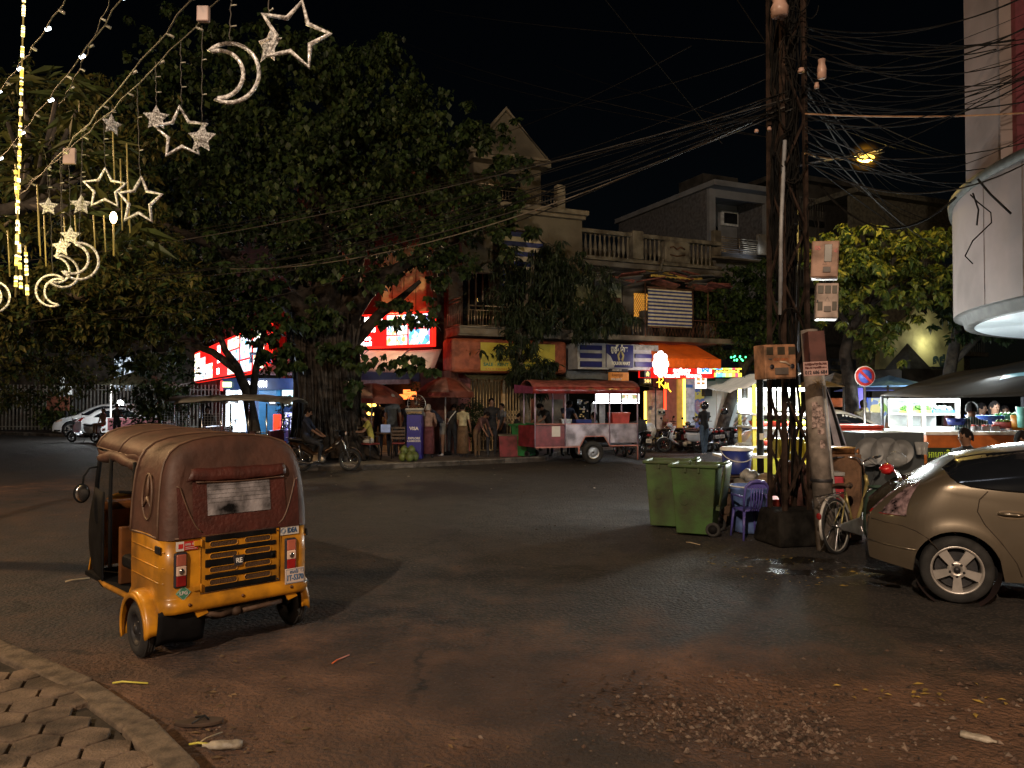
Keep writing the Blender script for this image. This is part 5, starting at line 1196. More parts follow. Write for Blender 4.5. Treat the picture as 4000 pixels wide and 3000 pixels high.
FR.text('CENTURY 21', 2410, 1446, 6, 1.46, MATS['white sticker'], w=36, bold=.05); FR.text('សម្រាប់ជួល', 2412, 1465, 14, 1.46, mk('brown text', (.15,.04,.01), .5), w=42); FR.text('FOR RENT', 2408, 1482, 8, 1.46, stkw, w=40, bold=.06)
bs = thing('projecting_sign', 'black sign box with yellow emblem reading 24H', 'sign', O.T.location, FM.a); BS = on(O, bs)
BS.px('upper_panel', (2518,1448,2542,1474), 1.2, 1.5, blackink); BS.px('lower_panel', (2515,1478,2545,1500), 1.2, 1.5, blackink)
BS.text('24H', 2530, 1489, 14, 1.51, mk('yellow glow letters', (.8,.65,.2), emit=.5, ec=(1,.85,.3)), w=24, bold=.06)
u,z = FM.uz(2530,1461,1.51); x = u-uo0; m = MB()
for s in (1,-1): m.prism([(x,z+.1),(x+s*.07,z+.02),(x+s*.05,z-.09),(x+s*.01,z-.06)], -1.512, -1.505, 'xz')
m.build('emblem', MATS['yellow glow letters'], bs)
O.px('fascia_panel', (2210,1448,2385,1490), .3, .9, mk('blue grey fascia', (.12,.14,.16), .5, var=.2))
O.px('doorway_stickers', (2255,1560,2300,1700), .0, .03, glass_dark)
for k in range(16):
    a = 2262+random.uniform(0,32); b_ = 1562+random.uniform(0,70); O.px('sticker', (a,b_,a+random.uniform(4,9),b_+random.uniform(4,8)), .03, .05, random.choice([stkw, lit_shut, clr]))
for a in (2310,2342): O.px('grey_curtain', (a,1575,a+22,1680), .02, .06, mk('pale curtain', (.4,.42,.42), .8))
O.px('cream_panel', (2100,1560,2200,1700), .02, .06, cream_t)
# orange shop
ua_, ub_ = FM.uz(2570,1400,.0)[0], FM.uz(2815,1400,.0)[0]
og = thing('orange_awning', 'orange fabric awning over the noodle shop with the lit red sign', 'awning', FM.W(ua_), FM.a)
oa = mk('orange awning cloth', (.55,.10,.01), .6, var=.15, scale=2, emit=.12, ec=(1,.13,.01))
za_ = FM.uz(2600,1345,.6)[1]; zb_ = FM.uz(2600,1398,2.0)[1]; zc_ = FM.uz(2640,1437,2.0)[1]
xa_ = FM.uz(2560,1400,1.6)[0]-ua_; Wn = FM.uz(2815,1400,2.0)[0]-ua_-xa_
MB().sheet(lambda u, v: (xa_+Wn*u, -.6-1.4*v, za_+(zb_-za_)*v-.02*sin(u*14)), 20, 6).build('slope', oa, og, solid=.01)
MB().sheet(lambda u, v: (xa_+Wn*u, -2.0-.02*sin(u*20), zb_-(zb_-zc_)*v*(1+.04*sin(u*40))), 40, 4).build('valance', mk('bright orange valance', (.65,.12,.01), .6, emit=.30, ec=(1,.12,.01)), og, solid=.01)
MB().add([(xa_,-.6,za_),(xa_,-2.0,zb_),(xa_,-2.0,zc_),(xa_,-.6,zc_)], [(0,1,2,3)]).build('side_flap', oa, og)
rs = thing('red_shop_sign', 'lit red shop sign strip with white writing under the orange awning', 'sign', FM.W(ua_), FM.a)
RS = on(O, rs); RS.u0 = ua_
RS.px('sign_face', (2562,1437,2790,1476), .6, 1.7, redg)
RS.text('ភោជនីយដ្ឋាន', 2664, 1448, 12, 1.72, whl, w=66, bold=.08); RS.text('Noodle Shop', 2664, 1460, 9, 1.72, whl, w=60, bold=.08)
RS.text('Somerset', 2625, 1468, 12, 1.72, whl, w=58, bold=.08); RS.text('Restaurant', 2710, 1468, 12, 1.72, whl, w=56, bold=.08)
RS.px('lit_logo_panel', (2730,1431,2780,1459), 1.7, 1.78, mk('lit white panel', (1,1,1), emit=3, ec=(.9,.97,1))); RS.text('M', 2755, 1445, 18, 1.79, mk('blue glow', (.05,.3,.9), emit=1.2, ec=(.05,.4,1)), w=30, bold=.1)
sb = thing('round_light_sign', 'overexposed white light sign with scalloped edge left of the orange awning', 'sign', FM.W(ua_), FM.a)
u, z = FM.uz(2582,1422,2.1); x = u-ua_
MB().prism([(x+(.26+.03*cos(8*q))*cos(q), z+(.42+.03*cos(8*q))*sin(q)) for q in np.linspace(0,2*pi,48,endpoint=False)], -2.15, -2.0, 'xz').build('panel', mk('white sign glow', (1,.9,.9), emit=7, ec=(1,.9,.88)), sb)
ns = thing('yellow_neon_sign', 'yellow neon script sign below the white light sign', 'sign', FM.W(ua_), FM.a); NS = on(O, ns); NS.u0 = ua_
u, z = FM.uz(2585,1492,1.8); x = u-ua_; neon = mk('yellow neon', (1,.75,.05), emit=5, ec=(1,.6,.03)); P_ = lambda a, b: (x+a/100, -1.8, z-b/100)
MB().tube([P_(-22,2),P_(-14,0)], .012, 5).tube([P_(-10,22),P_(-10,-16),P_(0,-18),P_(6,-8),P_(-4,2),P_(-8,2),P_(6,14),P_(12,24),P_(16,2),P_(20,22),P_(26,4),P_(28,24),P_(38,34)], .016, 5).build('tube', neon, ns)
# shop front under it
O2 = Bld(FM, 'noodle_shop_front', 'bright shop front with glowing yellow door frames and poster wall', ua_, 'shop front')
O2.px('carved_door', (2528,1525,2590,1700), .3, .36, mk('pale carved door', (.36,.34,.28), .6, var=.15), bevel=.01)
d = O2.T.children if False else None
for r in ((2545,1536,2575,1560),(2540,1572,2580,1620),(2540,1632,2580,1690)): O2.px('door_panel', r, .36, .38, mk('door moulding', (.45,.43,.36), .6), bevel=.012)
O2.px('door_handle', (2534,1586,2548,1600), .38, .42, steel)
gl = mk('glowing yellow tube', (1,.7,.1), emit=4.5, ec=(1,.62,.08))
for r in ((2519,1528,2526,1700),(2671,1480,2678,1660)): O2.px('glowing_frame', r, .36, .42, gl)
O2.px('golden_post', (2648,1480,2668,1700), .3, .38, mk('golden post', (.35,.20,.05), .4, .3, emit=.25, ec=(1,.6,.1)))
O2.px('entrance', (2598,1476,2650,1700), .1, .16, mk('reddish entrance', (.12,.06,.05), .6, emit=.10, ec=(1,.3,.2))); O2.px('red_tube', (2596,1520,2603,1600), .3, .36, mk('red tube', (1,.05,.02), emit=3, ec=(1,.06,.02)))
O2.px('poster_wall', (2680,1476,2718,1700), .2, .3, mk('pale blue poster wall', (.30,.36,.46), .6, var=.25, scale=6, emit=.10, ec=(.7,.8,1))); O2.px('street_number', (2678,1502,2706,1514), .30, .32, mk('blue number plate', (.03,.12,.45), .5, emit=.1))
O2.px('menu_poster', (2718,1474,2760,1518), .9, .95, mk('lit menu poster', (1,1,1), emit=1.6, ec=(1,.99,.95)))
for k in range(4): O2.px('menu_dish', (2723+18*(k%2),1478+15*(k//2),2735+18*(k%2),1487+15*(k//2)), .951, .96, mk('menu dish', (.5,.3,.1), .6, emit=.4, ec=(.8,.5,.15)))
O2.px('graffiti_panel', (2718,1520,2752,1700), .3, .36, ramp_emit('painted swirl', [(.25,.2,.25),(.5,.4,.08),(.08,.12,.3),(.3,.15,.2),(.4,.42,.4)], 2.2, .55, 'NOISE')); O2.px('black_speaker', (2754,1518,2782,1548), .4, .6, black_plastic)
O2.px('white_wall', (2752,1478,2960,1720), .2, .3, mk('bright white wall', (.52,.56,.56), .7, var=.1, scale=.8))
O2.px('white_door', (2800,1490,2830,1720), .3, .33, mk('white door', (.62,.64,.64), .6, var=.08)); O2.px('air_unit', (2764,1474,2795,1488), .3, .7, mk('green unit', (.03,.10,.07), .5))
light('AREA', tuple(FM.W(ua_+3.4, 2.6, 3.2)), 240, (.9,.97,1), name='shop_front_light', size=1.2).rotation_euler = (rad(-25),0,FM.a)
light('POINT', tuple(FM.W(ua_+1.2, 1.0, 2.7)), 16, (1,.7,.35), .1, 'door_light')
lt = thing('rainbow_led_sign', 'multicoloured LED sign strip to the right of the red shop sign', 'sign', FM.W(ua_), FM.a); LT = on(O, lt); LT.u0 = ua_
LC = [(1,.8,.05),(.1,.9,1),(.1,.3,1),(.2,1,.3),(1,.9,.1),(.3,1,.2),(1,.3,.05),(1,.05,.1),(1,.7,.05)]
for k, c in enumerate(LC): mk('led colour %s' % 'abcdefghi'[k], c, emit=3.2, ec=c)
for k, c in enumerate(LC):
    m1 = mk('led colour %s' % 'abcdefghi'[k], c, emit=3.2, ec=c); x0 = 2786+k*12.5
    LT.px('led_block', (x0,1457,x0+11,1472), 1.0,1.1, m1)
    LT.px('led_block', (x0,1438,x0+11,1443), 1.0,1.1, MATS['led colour %s' % 'dcbaefhgi'[k]])
LT.px('led_board', (2784,1436,2902,1476), .9, .99, blackink); LT.text('សូមស្វាគមន៍', 2843, 1451, 10, 1.12, gl, w=90, bold=.05)
gs = thing('green_led_sign', 'green LED flower sign glowing in the tree right of the orange awning', 'sign', FM.W(ua_), FM.a); u, z = FM.uz(2885,1390,1.2); x = u-ua_; m = MB()
for k in range(14): m.ball((x-.35+random.uniform(0,.7), -1.2, z-.12+random.uniform(-.08,.12)), .035, n=5, m=6)
m.build('leds', mk('green led', (.1,1,.3), emit=4, ec=(.08,1,.35)), gs)

# ---- white house behind
uh0 = FM.uz(2772,900,-5)[0]
H = Bld(FM, 'white_house', 'tall pale house with open loggia and low balcony wall above the old shophouse roofs', uh0)
h = H.rc(2772,735,3012,1160,-5); hw = h[1]
lo_ = H.rc(2795,770,2990,1000,-5)
w_ = holes(0, hw, 0, h[3], [(lo_[0],lo_[1],H.rc(0,0,2900,1010,-5)[2] if False else H.rc(2795,770,2990,985,-5)[2],lo_[3])], 5, 5.2).build('front_wall', white_w, H.T)
zb_ = H.rc(2795,770,2990,985,-5)[2]
MB().box(0,.2,5.2,13,0,h[3]).box(hw-.2,hw,5.2,13,0,h[3]).build('side_wall', mk('dark side wall', (.10,.10,.11), .9, var=.2), H.T)
MB().box(.2,hw-.2,7.2,7.4,zb_-.3,h[3]).build('loggia_wall', white_w, H.T); MB().box(-.2,hw+.2,4.4,13.1,h[3],h[3]+.25).build('roof_slab', white_w, H.T); MB().box(.2,hw-.2,5.2,7.2,zb_-.3,zb_-.1).build('loggia_floor', white_w, H.T)
r = H.rc(2835,828,2886,875,-6.9); wf = MB().box(r[0]-.1,r[1]+.1,7.05,7.18,r[2]-.1,r[3]+.1).build('window_frame', mk('bright window frame', (.6,.62,.64), .6), H.T); MB().box(r[0],r[1],7.0,7.04,r[2],r[3]).build('pane', glass_dark, wf)
r = H.rc(2790,880,2815,985,-6.9); MB().box(r[0],r[1],7.1,7.18,r[2],r[3]).build('barred_window', glass_dark, H.T)
m = MB(); 
for i in range(3): m.box(r[0],r[1],7.04,7.09,r[2]+(r[3]-r[2])*i/3,r[2]+(r[3]-r[2])*i/3+.03)
m.build('window_bar', white_w, H.T)
b = H.rc(2785,905,3010,1000,-4.4)
for r in ((2783,900,2812,1000),(2960,915,3010,1000)):
    q = H.rc(*r,-4.4); MB().box(q[0],q[1],4.3,4.5,q[2],q[3]).build('balcony_wall', cream_t, H.T)
rail(H, (2812,925,2962,995), -4.4, railm, 2, posts=2); q = H.rc(2812,925,2962,995,-4.4); m = MB()
for i in range(7): z = q[2]+(q[3]-q[2])*i/7; m.cyl((q[0],4.42,z),(q[1],4.42,z),.018,5)
m.build('balcony_bars', railm, H.T)
q = H.rc(2778,998,3015,1030,-4.3); MB().box(q[0],q[1],4.2,5.0,q[2],q[3]).build('balcony_slab', cream_t, H.T, bevel=.03)
H.bx('gable_roof', uh0+1.2, uh0+3.4, -9,-7, h[3]+.25, h[3]+1.4, dark_w)
light('POINT', tuple(FM.W(uh0+2.2,-4.2,9)), 9, (.75,.85,1), .2, 'loggia_light')
# ---- dim buildings on the right
ur0 = FM.uz(3030,1000,-1)[0]
for nm, lab, a, b_, yt, off, mat in (('dim_apartment_block','dim apartment block behind the pole with ledges and balconies',3030,3330,700,-5,dark_w),('long_dim_building','long dim building with sloping parapet behind the street lamp',3330,3780,760,-2,mk('grey green wall', (.09,.085,.065), .85, var=.3))):
    u0_, z1_ = FM.uz(a,yt,off); u1_, _ = FM.uz(b_,yt,off); D = Bld(FM, nm, lab, u0_); Wd = u1_-u0_
    hs = [(x,x+1.3,z,z+1.7) for z in np.arange(4.6,z1_-2.2,3.3) for x in np.arange(.8,Wd-1.6,2.6)]
    holes(0,Wd,0,z1_,hs,-off,-off+.3).build('wall', mat, D.T); MB().box(0,Wd,-off+1.6,-off+1.7,0,z1_-.1).build('dark_rooms', darkin, D.T); MB().box(-.2,Wd+.2,-off-.5,-off+6,z1_,z1_+.25).build('roof_slab', mat, D.T)
    for z in np.arange(4.2,z1_-1,3.3):
        MB().box(0,Wd,-off-1.0,-off-.001,z-.2,z).build('ledge', mat, D.T)
        m = MB()
        for k in range(int(Wd/.16)): m.cyl((k*.16,-off-.95,z),(k*.16,-off-.95,z+.85),.012,4)
        m.cyl((0,-off-.95,z+.87),(Wd,-off-.95,z+.87),.02,5).build('balcony_railing', mk('grey railing', (.2,.2,.19), .5, .4), D.T)
# yellowish side wall and dark gable
yg = mk('greenish plaster wall', (.21,.20,.10), .9, var=.3, scale=1.2, bump=.5, bscale=8)
Yw = Bld(FM, 'greenish_gable_wall', 'greenish plaster gable wall lit from below behind the market stalls', FM.uz(3430,1400,3)[0], 'wall')
P = [Yw.fr.uz(a,b_,3) for a,b_ in ((3430,1500),(3765,1500),(3765,1290),(3640,1215),(3590,1185),(3560,1230),(3440,1330))]
MB().prism([(u-Yw.u0,z) for u,z in P], -3.0, -2.8).build('wall_face', yg, Yw.T)
P = [FM.uz(a,b_,4) for a,b_ in ((3530,1445),(3562,1338),(3570,1338),(3615,1445))]
Dg = Bld(FM, 'dark_spire_roof', 'dark pointed spire roof in front of the greenish wall', P[0][0], 'roof'); c_ = (P[0][0]+P[3][0])/2-P[0][0]
MB().add([(0,-4.3,P[0][1]),(P[3][0]-P[0][0],-4.3,P[0][1]),(P[3][0]-P[0][0],-3.1,P[0][1]),(0,-3.1,P[0][1]),(c_,-3.7,P[1][1])], [(0,1,4),(1,2,4),(2,3,4),(3,0,4),(3,2,1,0)]).build('spire', mk('dark slate', (.05,.055,.06), .7), Dg.T)
MB().box(-.6,c_*2+.8,-4.4,-3.1,3.0,P[0][1]).box(-.6,c_*2+.8,-4.4,-3.1,.14,3.0).build('spire_base', dark_w, Dg.T)
light('POINT', tuple(at(3650,1330,30)), 60, (1,.95,.6), .3, 'wall_light')
dsn = Bld(FM, 'dark_banner_sign', 'dark blue hanging banner with gold writing behind the no parking sign', FM.uz(3240,1400,2)[0], 'sign')
dsn.px('banner', (3240,1400,3345,1462), 2.0, 2.06, mk('dark navy banner', (.015,.02,.035), .6)); dsn.text('គោរពភ្លើង', 3290, 1420, 16, 2.07, mk('dull gold letters', (.12,.10,.05), .6), w=80); dsn.text('Always Here', 3270, 1446, 8, 2.07, MATS['dull gold letters'], w=50)
num = Bld(FM, 'dark_numeral_sign', 'dark curly numeral sign standing on the stall roof by the greenish wall', FM.uz(3640,1400,3.3)[0], 'sign')
num.text('១៩', 3668, 1412, 44, 3.4, mk('dark teal plastic', (.02,.04,.045), .5), w=48, bold=.1); num.px('stand', (3640,1432,3715,1442), 3.3, 3.5, blackink)

# ---- round corner building (right)
CX, CY, RR = 12.8, 10.1, 6.1
RB = thing('round_corner_building', 'round white corner building with lit soffit cut off at the top right', 'building', (CX,CY,0))
rw = mk('pinkish white cladding', (.19,.155,.15), .65, var=.15, scale=.8, dirt=.15)
MB().lathe([(RR,3.2),(RR,4.98)], 120).build('curved_fascia', rw, RB); MB().lathe([(RR,4.98),(RR+.05,4.97),(RR+.07,5.10),(RR-.1,5.14),(RR-.6,5.1)], 120).build('top_rim', mk('dark rim', (.05,.05,.045), .7), RB)
MB().lathe([(RR,3.2),(RR-.12,3.19),(RR-.16,3.05),(RR-.3,3.045)], 120).build('lower_band', mk('dark lower band', (.06,.058,.055), .6), RB)
MB().lathe([(RR-.3,3.05),(RR-2.6,3.06),(.1,3.07)], 120).build('soffit', mk('glowing soffit panel', (.62,.68,.70), .5, var=.12, scale=.6, emit=.22, ec=(.75,.9,1)), RB)  # lamplight on the soffit is put in as a weak glow
for k in range(19,29):
    q = k*2*pi/40; MB().tube([((RR+.004)*cos(q),(RR+.004)*sin(q),3.2),((RR+.004)*cos(q),(RR+.004)*sin(q),4.96)], .006, 4).build('panel_joint', mk('joint line', (.15,.13,.13), .8), RB)
MB().lathe([(RR-2.2,0),(RR-2.2,3.06)], 60).build('ground_wall', mk('dim ground wall', (.12,.1,.09), .7, var=.3), RB)
a = at(3905,300,11.5); b_ = at(3952,300,11.5); cw_ = b_.x-a.x
MB().prism([(a.x-CX,a.y-CY),(b_.x-CX,a.y-CY),(b_.x-CX,a.y-CY+1.2),(a.x-CX+.85,a.y-CY+1.2)],5.11,14,'xy').build('white_pier', rw, RB); MB().box(b_.x-CX+.001,b_.x-CX+2.5,a.y-CY-.1,a.y-CY+1.2,5.11,14).build('maroon_pier', mk('maroon cladding', (.10,.02,.028), .6, var=.15), RB)
q = rad(205)
for k, (x, y) in enumerate(((-4.6,1.2),(-4.2,2.6),(-3.4,3.9))): MB().lathe([(.08,3.035),(.0,3.03)], 12, (x,y,0)).build('downlight', blk, RB)
# ---- far left
FL = Frame(-34, 46, -8)
D = Bld(FL, 'far_left_house', 'dim house behind the trees on the far left with one glowing window', 0)
holes(0,26,0,8,[(x,x+1.2,z,z+1.6) for x in np.arange(1,24,3.1) for z in (1,4.6)],0,.3).build('wall', dark_w, D.T); D.bx('dark_rooms', 0,26,-1.5,-1.4,0,8, darkin); D.bx('roof', -.4,26.4,-8,.6,8,8.3, dark_w)
D.px('lit_window', (447,1395,515,1525), .0, .1, ramp_emit('pale lit window', [(.5,.6,.75),(.8,.9,1),(.15,.2,.25),(.7,.8,.95)], 1.6, 1.1, 'NOISE')); D.px('window_mullion', (479,1395,482,1525), .1, .14, dark_metal)
fn = thing('iron_fence', 'pale vertical bar fence behind the white cars on the far left', 'fence', at(120,1690,42)); 
for k in range(80):
    if k < 60: pass
m = MB()
for k in range(62): m.box(k*.2-2,k*.2-1.93,0,.04,.15,2.6+.0*k)
m.box(-2,10.4,-.03,.0,.3,.36).box(-2,10.4,-.03,.0,2.3,2.36).build('fence_bars', mk('pale fence paint', (.2,.21,.2), .6), fn)
for (a,b_,c,d) in ((233,1470,250,1496),(233,1508,250,1550),(265,1505,280,1541)):
    p = at((a+c)/2,(b_+d)/2,39); w2=(c-a)/F*39/2; h2=(d-b_)/F*39/2
    tag(MB().box(p.x-w2,p.x+w2,39,39.05,p.z-h2,p.z+h2).build('paper_notice', mk('pale notice', (.7,.75,.75), .6, emit=.25, ec=(.8,.95,1))), {233:'pale notice board hung on a post on the far left',265:'pale notice board right of the far left post'}[a] + (', upper one' if b_ == 1470 else ', lower one' if a == 233 else ''), 'notice')
p = at(257,1560,39); MB_ = MB().cyl((p.x,39.1,0),(p.x,39.1,at(257,1440,39).z),.06); tag(MB_.build('notice_post', dark_metal), 'dark post carrying the pale notices on the far left', 'post')
tag(MB().box(*(lambda p: (p.x-.55,p.x+.55,38,38.05,p.z-.35,p.z+.35))(at(226,1575,38))).build('brown_sign', mk('dull brown sign', (.13,.04,.02), .7)), 'dull brown board beside the bush on the far left', 'sign')
# ================================================================ power tower, boxes, wires
PX, PY = at(3085, 2085, 9.95).x, 9.95
tw = thing('power_tower', 'tall rusty lattice power tower wrapped in black cables on a concrete block', 'power tower', (PX,PY,0), rad(12))
irn = mk('rusty lattice steel', (.032,.020,.015), .8, .1, spec=.2, var=.4, scale=8)
hw0, hw1, TH = .175, .15, 8.6
def cnr(s, t, z): a = hw0+(hw1-hw0)*z/TH; return (s*a, t*a, z)
for s in (1,-1):
    for t in (1,-1): MB().bar(cnr(s,t,.25), cnr(s,t,TH), .05).build('corner_post', irn, tw)
sides = [((1,-1),(-1,-1)),((-1,-1),(-1,1)),((-1,1),(1,1)),((1,1),(1,-1))]
for i, (a, b) in enumerate(sides):
    z = .55; k = 0
    while z < TH-.7:
        p, q = (a, b) if k % 2 else (b, a)
        if i in (0, 1) or z < 3: MB().bar(cnr(*p,z), cnr(*q,z+.68), .026).build('brace', irn, tw)
        z += .70; k += 1
blk_c = mk('blackened concrete', (.012,.011,.010), .9, spec=.15, var=.4, bump=.6, bscale=12)
bb = MB(); bb.tbox(.03,0,0,.44,.38,.34,.32,.26); bb.build('base_block', blk_c, tw, bevel=.05, seg=3)
rag = MB(); rag.sheet(lambda u, v: (.30+.22*u+.02*sin(9*v), -.40-.03*v+.02*sin(7*u), .56-.38*v+.02*sin(11*u)), 8, 8); rag.build('hanging_rag', mk('grey rag', (.16,.15,.14), .9), tw, solid=.01)
cblm = mk('black cable', (.006,.006,.006), .8, spec=.1, var=.3); cblg = mk('dusty cable', (.010,.009,.008), .9, spec=.1, var=.3); cbls = mk('shiny grey cable', (.022,.02,.018), .7, spec=.2, var=.2)
rc_ = random.Random(3)
for i in range(70):   # cables running up the tower
    q = rc_.uniform(0, 6.28); r_ = rc_.uniform(.03, .19); x, y = r_*cos(q), r_*sin(q)
    z0 = rc_.choice([.6, 3.1, 3.4, 3.6, 3.8, 4.0, 4.2, 4.4]); z1 = rc_.uniform(5.5, 8.2); pts = []; n_ = 14
    for k in range(n_+1):
        z = z0+(z1-z0)*k/n_; pts.append((x+rc_.uniform(-.03,.03)+.04*sin(z*2+i), y+rc_.uniform(-.03,.03), z))
    MB().tube(pts, rc_.uniform(.007,.018), 5).build('cable', rc_.choice([cblm,cblm,cblg]), tw)
for i in range(26):   # loops
    z = rc_.uniform(2.6, 7.6); s_ = rc_.uniform(.07,.2); x = rc_.uniform(-.2,.2); ph = rc_.uniform(0,6); h = rc_.uniform(.15,.5)
    MB().tube([(x+s_*cos(q), -.22-rc_.uniform(0,.06), z+h*sin(q)) for q in np.linspace(ph,ph+4.8,16)], rc_.uniform(.005,.012), 5).build('cable_loop', rc_.choice([cblm,cblg,cblg]), tw)
MB().tube([(-.26,-.24,2.9),(-.24,-.25,4.0),(-.18,-.25,5.1)], .025, 6).build('grey_conduit', mk('grey conduit', (.25,.26,.28), .5), tw)
for z, x0 in ((7.6,0),):   # cross arms with insulators
    a = MB(); a.bar((-.35+x0,-.22,z),(.35+x0,-.22,z),.06); ao = a.build('cross_arm', irn, tw)
    for x in (-.3,.28): MB().lathe([(.02,0),(.05,.02),(.03,.05),(.055,.08),(.03,.11),(.045,.14),(0,.15)], 10, (x+x0,-.28,z+.03)).build('insulator', mk('pink insulator', (.45,.25,.2), .3, coat=.5), ao)
for px_, py_, w_, h_, nm in ((3045,30,70,70,'porcelain_cap'),(3210,270,36,76,'white_bracket'),(3130,275,28,16,'pink_bracket'),(3190,335,20,22,'pink_bracket'),(2955,512,18,12,'white_clamp'),(3005,503,18,14,'pink_clamp')):
    p = at(px_,py_,9.35); L = tw.matrix_basis; v = Matrix.Rotation(rad(-12),4,'Z') @ (p - Vector((PX,PY,0))); s_ = 9.35/F
    MB().lathe([(0,-h_*s_/2),(w_*s_*.45,-h_*s_*.48),(w_*s_*.5,0),(w_*s_*.35,h_*s_*.3),(w_*s_*.4,h_*s_*.5),(0,h_*s_*.52)], 10, tuple(v)).build(nm, mk('pinkish porcelain', (.42,.27,.22), .4, var=.15), tw)
# leaning concrete pole in front
pl = thing('concrete_pole', 'leaning round concrete pole plastered with stickers beside the lattice tower', 'pole')
b0 = G(3232, 2150); t0 = at(3160, 1290, b0.y+.22); bC = mk('dusty concrete pole', (.20,.17,.15), .8, var=.35, scale=5, bump=.3, bscale=20)
MB().tube([b0, b0.lerp(t0,.5), t0], [.125,.115,.10], 20).build('shaft', bC, pl)
def pole_at(py): t = (2150-py)/(2150-1290); return b0.lerp(t0, t)
for pyA, pyB, mat, nm in ((1302,1430,mk('dark red metal box', (.10,.035,.03), .6, var=.25),'dark_red_box'),):
    A = pole_at(pyA); B_ = pole_at(pyB); MB().tube([B_+Vector((.0,-.12,0)), A+Vector((-.0,-.12,0))], .14, 4).build(nm, mat, pl)
for (py_, dx, w_, h_) in ((1620,-.02,.13,.15),(1640,.05,.1,.12),(1660,-.04,.12,.1),(1690,.03,.08,.07),(1600,.05,.05,.08),(1740,.04,.06,.1),(1585,-.05,.07,.06)):
    c = pole_at(py_) + Vector((dx*.6-.02,-.126+abs(dx)*.25,0)); MB().box(c.x-w_/2,c.x+w_/2,c.y-.004,c.y,c.z-h_/2,c.z+h_/2).build('sticker', mk('torn paper sticker', (.36,.27,.25), .8, var=.45, scale=30), pl)
c = pole_at(1502); m = MB()
for k in range(6): q = k*pi/6; m.bar((c.x-.08*cos(q),c.y-.145,c.z-.08*sin(q)),(c.x+.08*cos(q),c.y-.145,c.z+.08*sin(q)),.005)
m.build('painted_star', mk('ochre paint', (.35,.25,.12), .8), pl)
for py_ in (1880,): c = pole_at(py_); MB().lathe([(.13,-.02),(.135,0),(.13,.02)], 20, tuple(c)).build('steel_band', dark_metal, pl)
MB().tube([pole_at(1300)+Vector((.125,0,0)), pole_at(1700)+Vector((.135,0,0)), pole_at(2050)+Vector((.145,0,0))], .02, 6).build('white_conduit', mk('white pipe', (.4,.4,.4), .5), pl)
sgn = thing('phone_number_sign', 'small pink advertising plate with phone number nailed to the leaning pole', 'sign'); a = at(3187,1440,8.98)
sgn.location = a; sgn.rotation_euler = (0, rad(-3), rad(6)); ww, hh = .150, .083
MB().box(-ww,ww,0,.01,-hh,hh).build('plate', mk('pink white plate', (.50,.32,.30), .6, var=.15, scale=12), sgn, bevel=.004)
inkr = mk('dark red ink', (.12,.03,.03), .6); 
for t_, z_, s_, m_, w_ in (('លក់ដុំនៅថ្ងៃ0,70%',.052,.032,inkr,.27),('ទីផ្សារ តម្លៃពិសេស',.012,.026,inkr,.26),('012 686 684',-.045,.058,blackink,.27)):
    o = txt(t_, s_, m_, sgn, FACE, bold=.0014); xs_v = [v.co.x for v in o.data.vertices]; wd = max(xs_v)-min(xs_v); o.data.transform(Matrix.Translation((0,-.003,z_)) @ Matrix.Diagonal((w_/wd,1,1,1)))
def meter_box(name, label, quad, Y, rz, tilt, windows, extras, mat, depth=.22):
    x0,y0,x1,y1 = quad; c = at((x0+x1)/2,(y0+y1)/2,Y); w_ = (x1-x0)/F*Y/cos(rad(rz)*.0+0)/2; h = (y1-y0)/F*Y/2
    T = thing(name, label, 'meter box', c); T.rotation_euler = (0, rad(tilt), rad(rz))
    MB().box(-w_,w_,0,depth,-h,h).build('case', mat, T, bevel=.012); MB().box(-w_*.93,w_*.93,-.012,-.001,-h*.94,h*.94).build('door', mat, T, bevel=.006)
    for (a,b_,c_,d) in windows: MB().box(a*w_,b_*w_,-.020,-.0125,c_*h,d*h).build('glass_window', mk('dusty brown glass', (.06,.05,.035), .3, var=.3), T, bevel=.003)
    for (a,b_,c_,d,m_) in extras: MB().box(a*w_,b_*w_,-.026,-.0125,c_*h,d*h).build('latch_plate', m_, T, bevel=.003)
    return T, w_, h
mbx = mk('grubby pink meter box', (.33,.20,.15), .6, var=.3, scale=4, dirt=.3, bump=.15); mbo = mk('grubby orange meter box', (.34,.17,.09), .65, var=.35, scale=6, dirt=.35, bump=.2); greyp = mk('grey latch', (.12,.10,.09), .5)
T, w_, h = meter_box('meter_box', 'topmost meter box on the tower with one tall window and red number 05', (3172,940,3272,1085), 9.35, -22, 3, [(-.05,.5,-.15,.8)], [(-.1,.45,-.72,-.42,greyp)], mbx, .26)
txt('05', .07, stkr, T, Matrix.Translation((-w_*.55,-.015,h*.6)) @ FACE); txt('ឃុំ', .05, stkr, T, Matrix.Translation((w_*.75,-.015,h*.45)) @ FACE)
m = MB(); m.tube([(0,-.014,-.12*h),(-.022,-.014,-.3*h),(.022,-.014,-.3*h)], .003, 4, closed=True); m.build('warning_triangle', blackink, T)
T, w_, h = meter_box('meter_box', 'middle pale meter box on the tower with three small upper windows', (3190,1105,3272,1245), 9.35, -18, 2, [(-.85,-.35,.4,.85),(-.2,.3,.4,.85),(.42,.85,.4,.85),(-.85,-.4,-.55,-.05),(.45,.85,-.55,-.05)], [(-.28,.35,-.62,-.3,greyp)], mk('grubby white meter box', (.42,.33,.29), .6, var=.25, scale=5, dirt=.2), .30)
m = MB(); m.tube([(0,-.014,.22*h),(-.025,-.014,-.02*h),(.025,-.014,-.02*h)], .003, 4, closed=True); m.build('warning_triangle', blackink, T); MB().box(-w_*.95,-w_*.8,-.03,-.013,-.02,.01).build('knob', blackink, T)
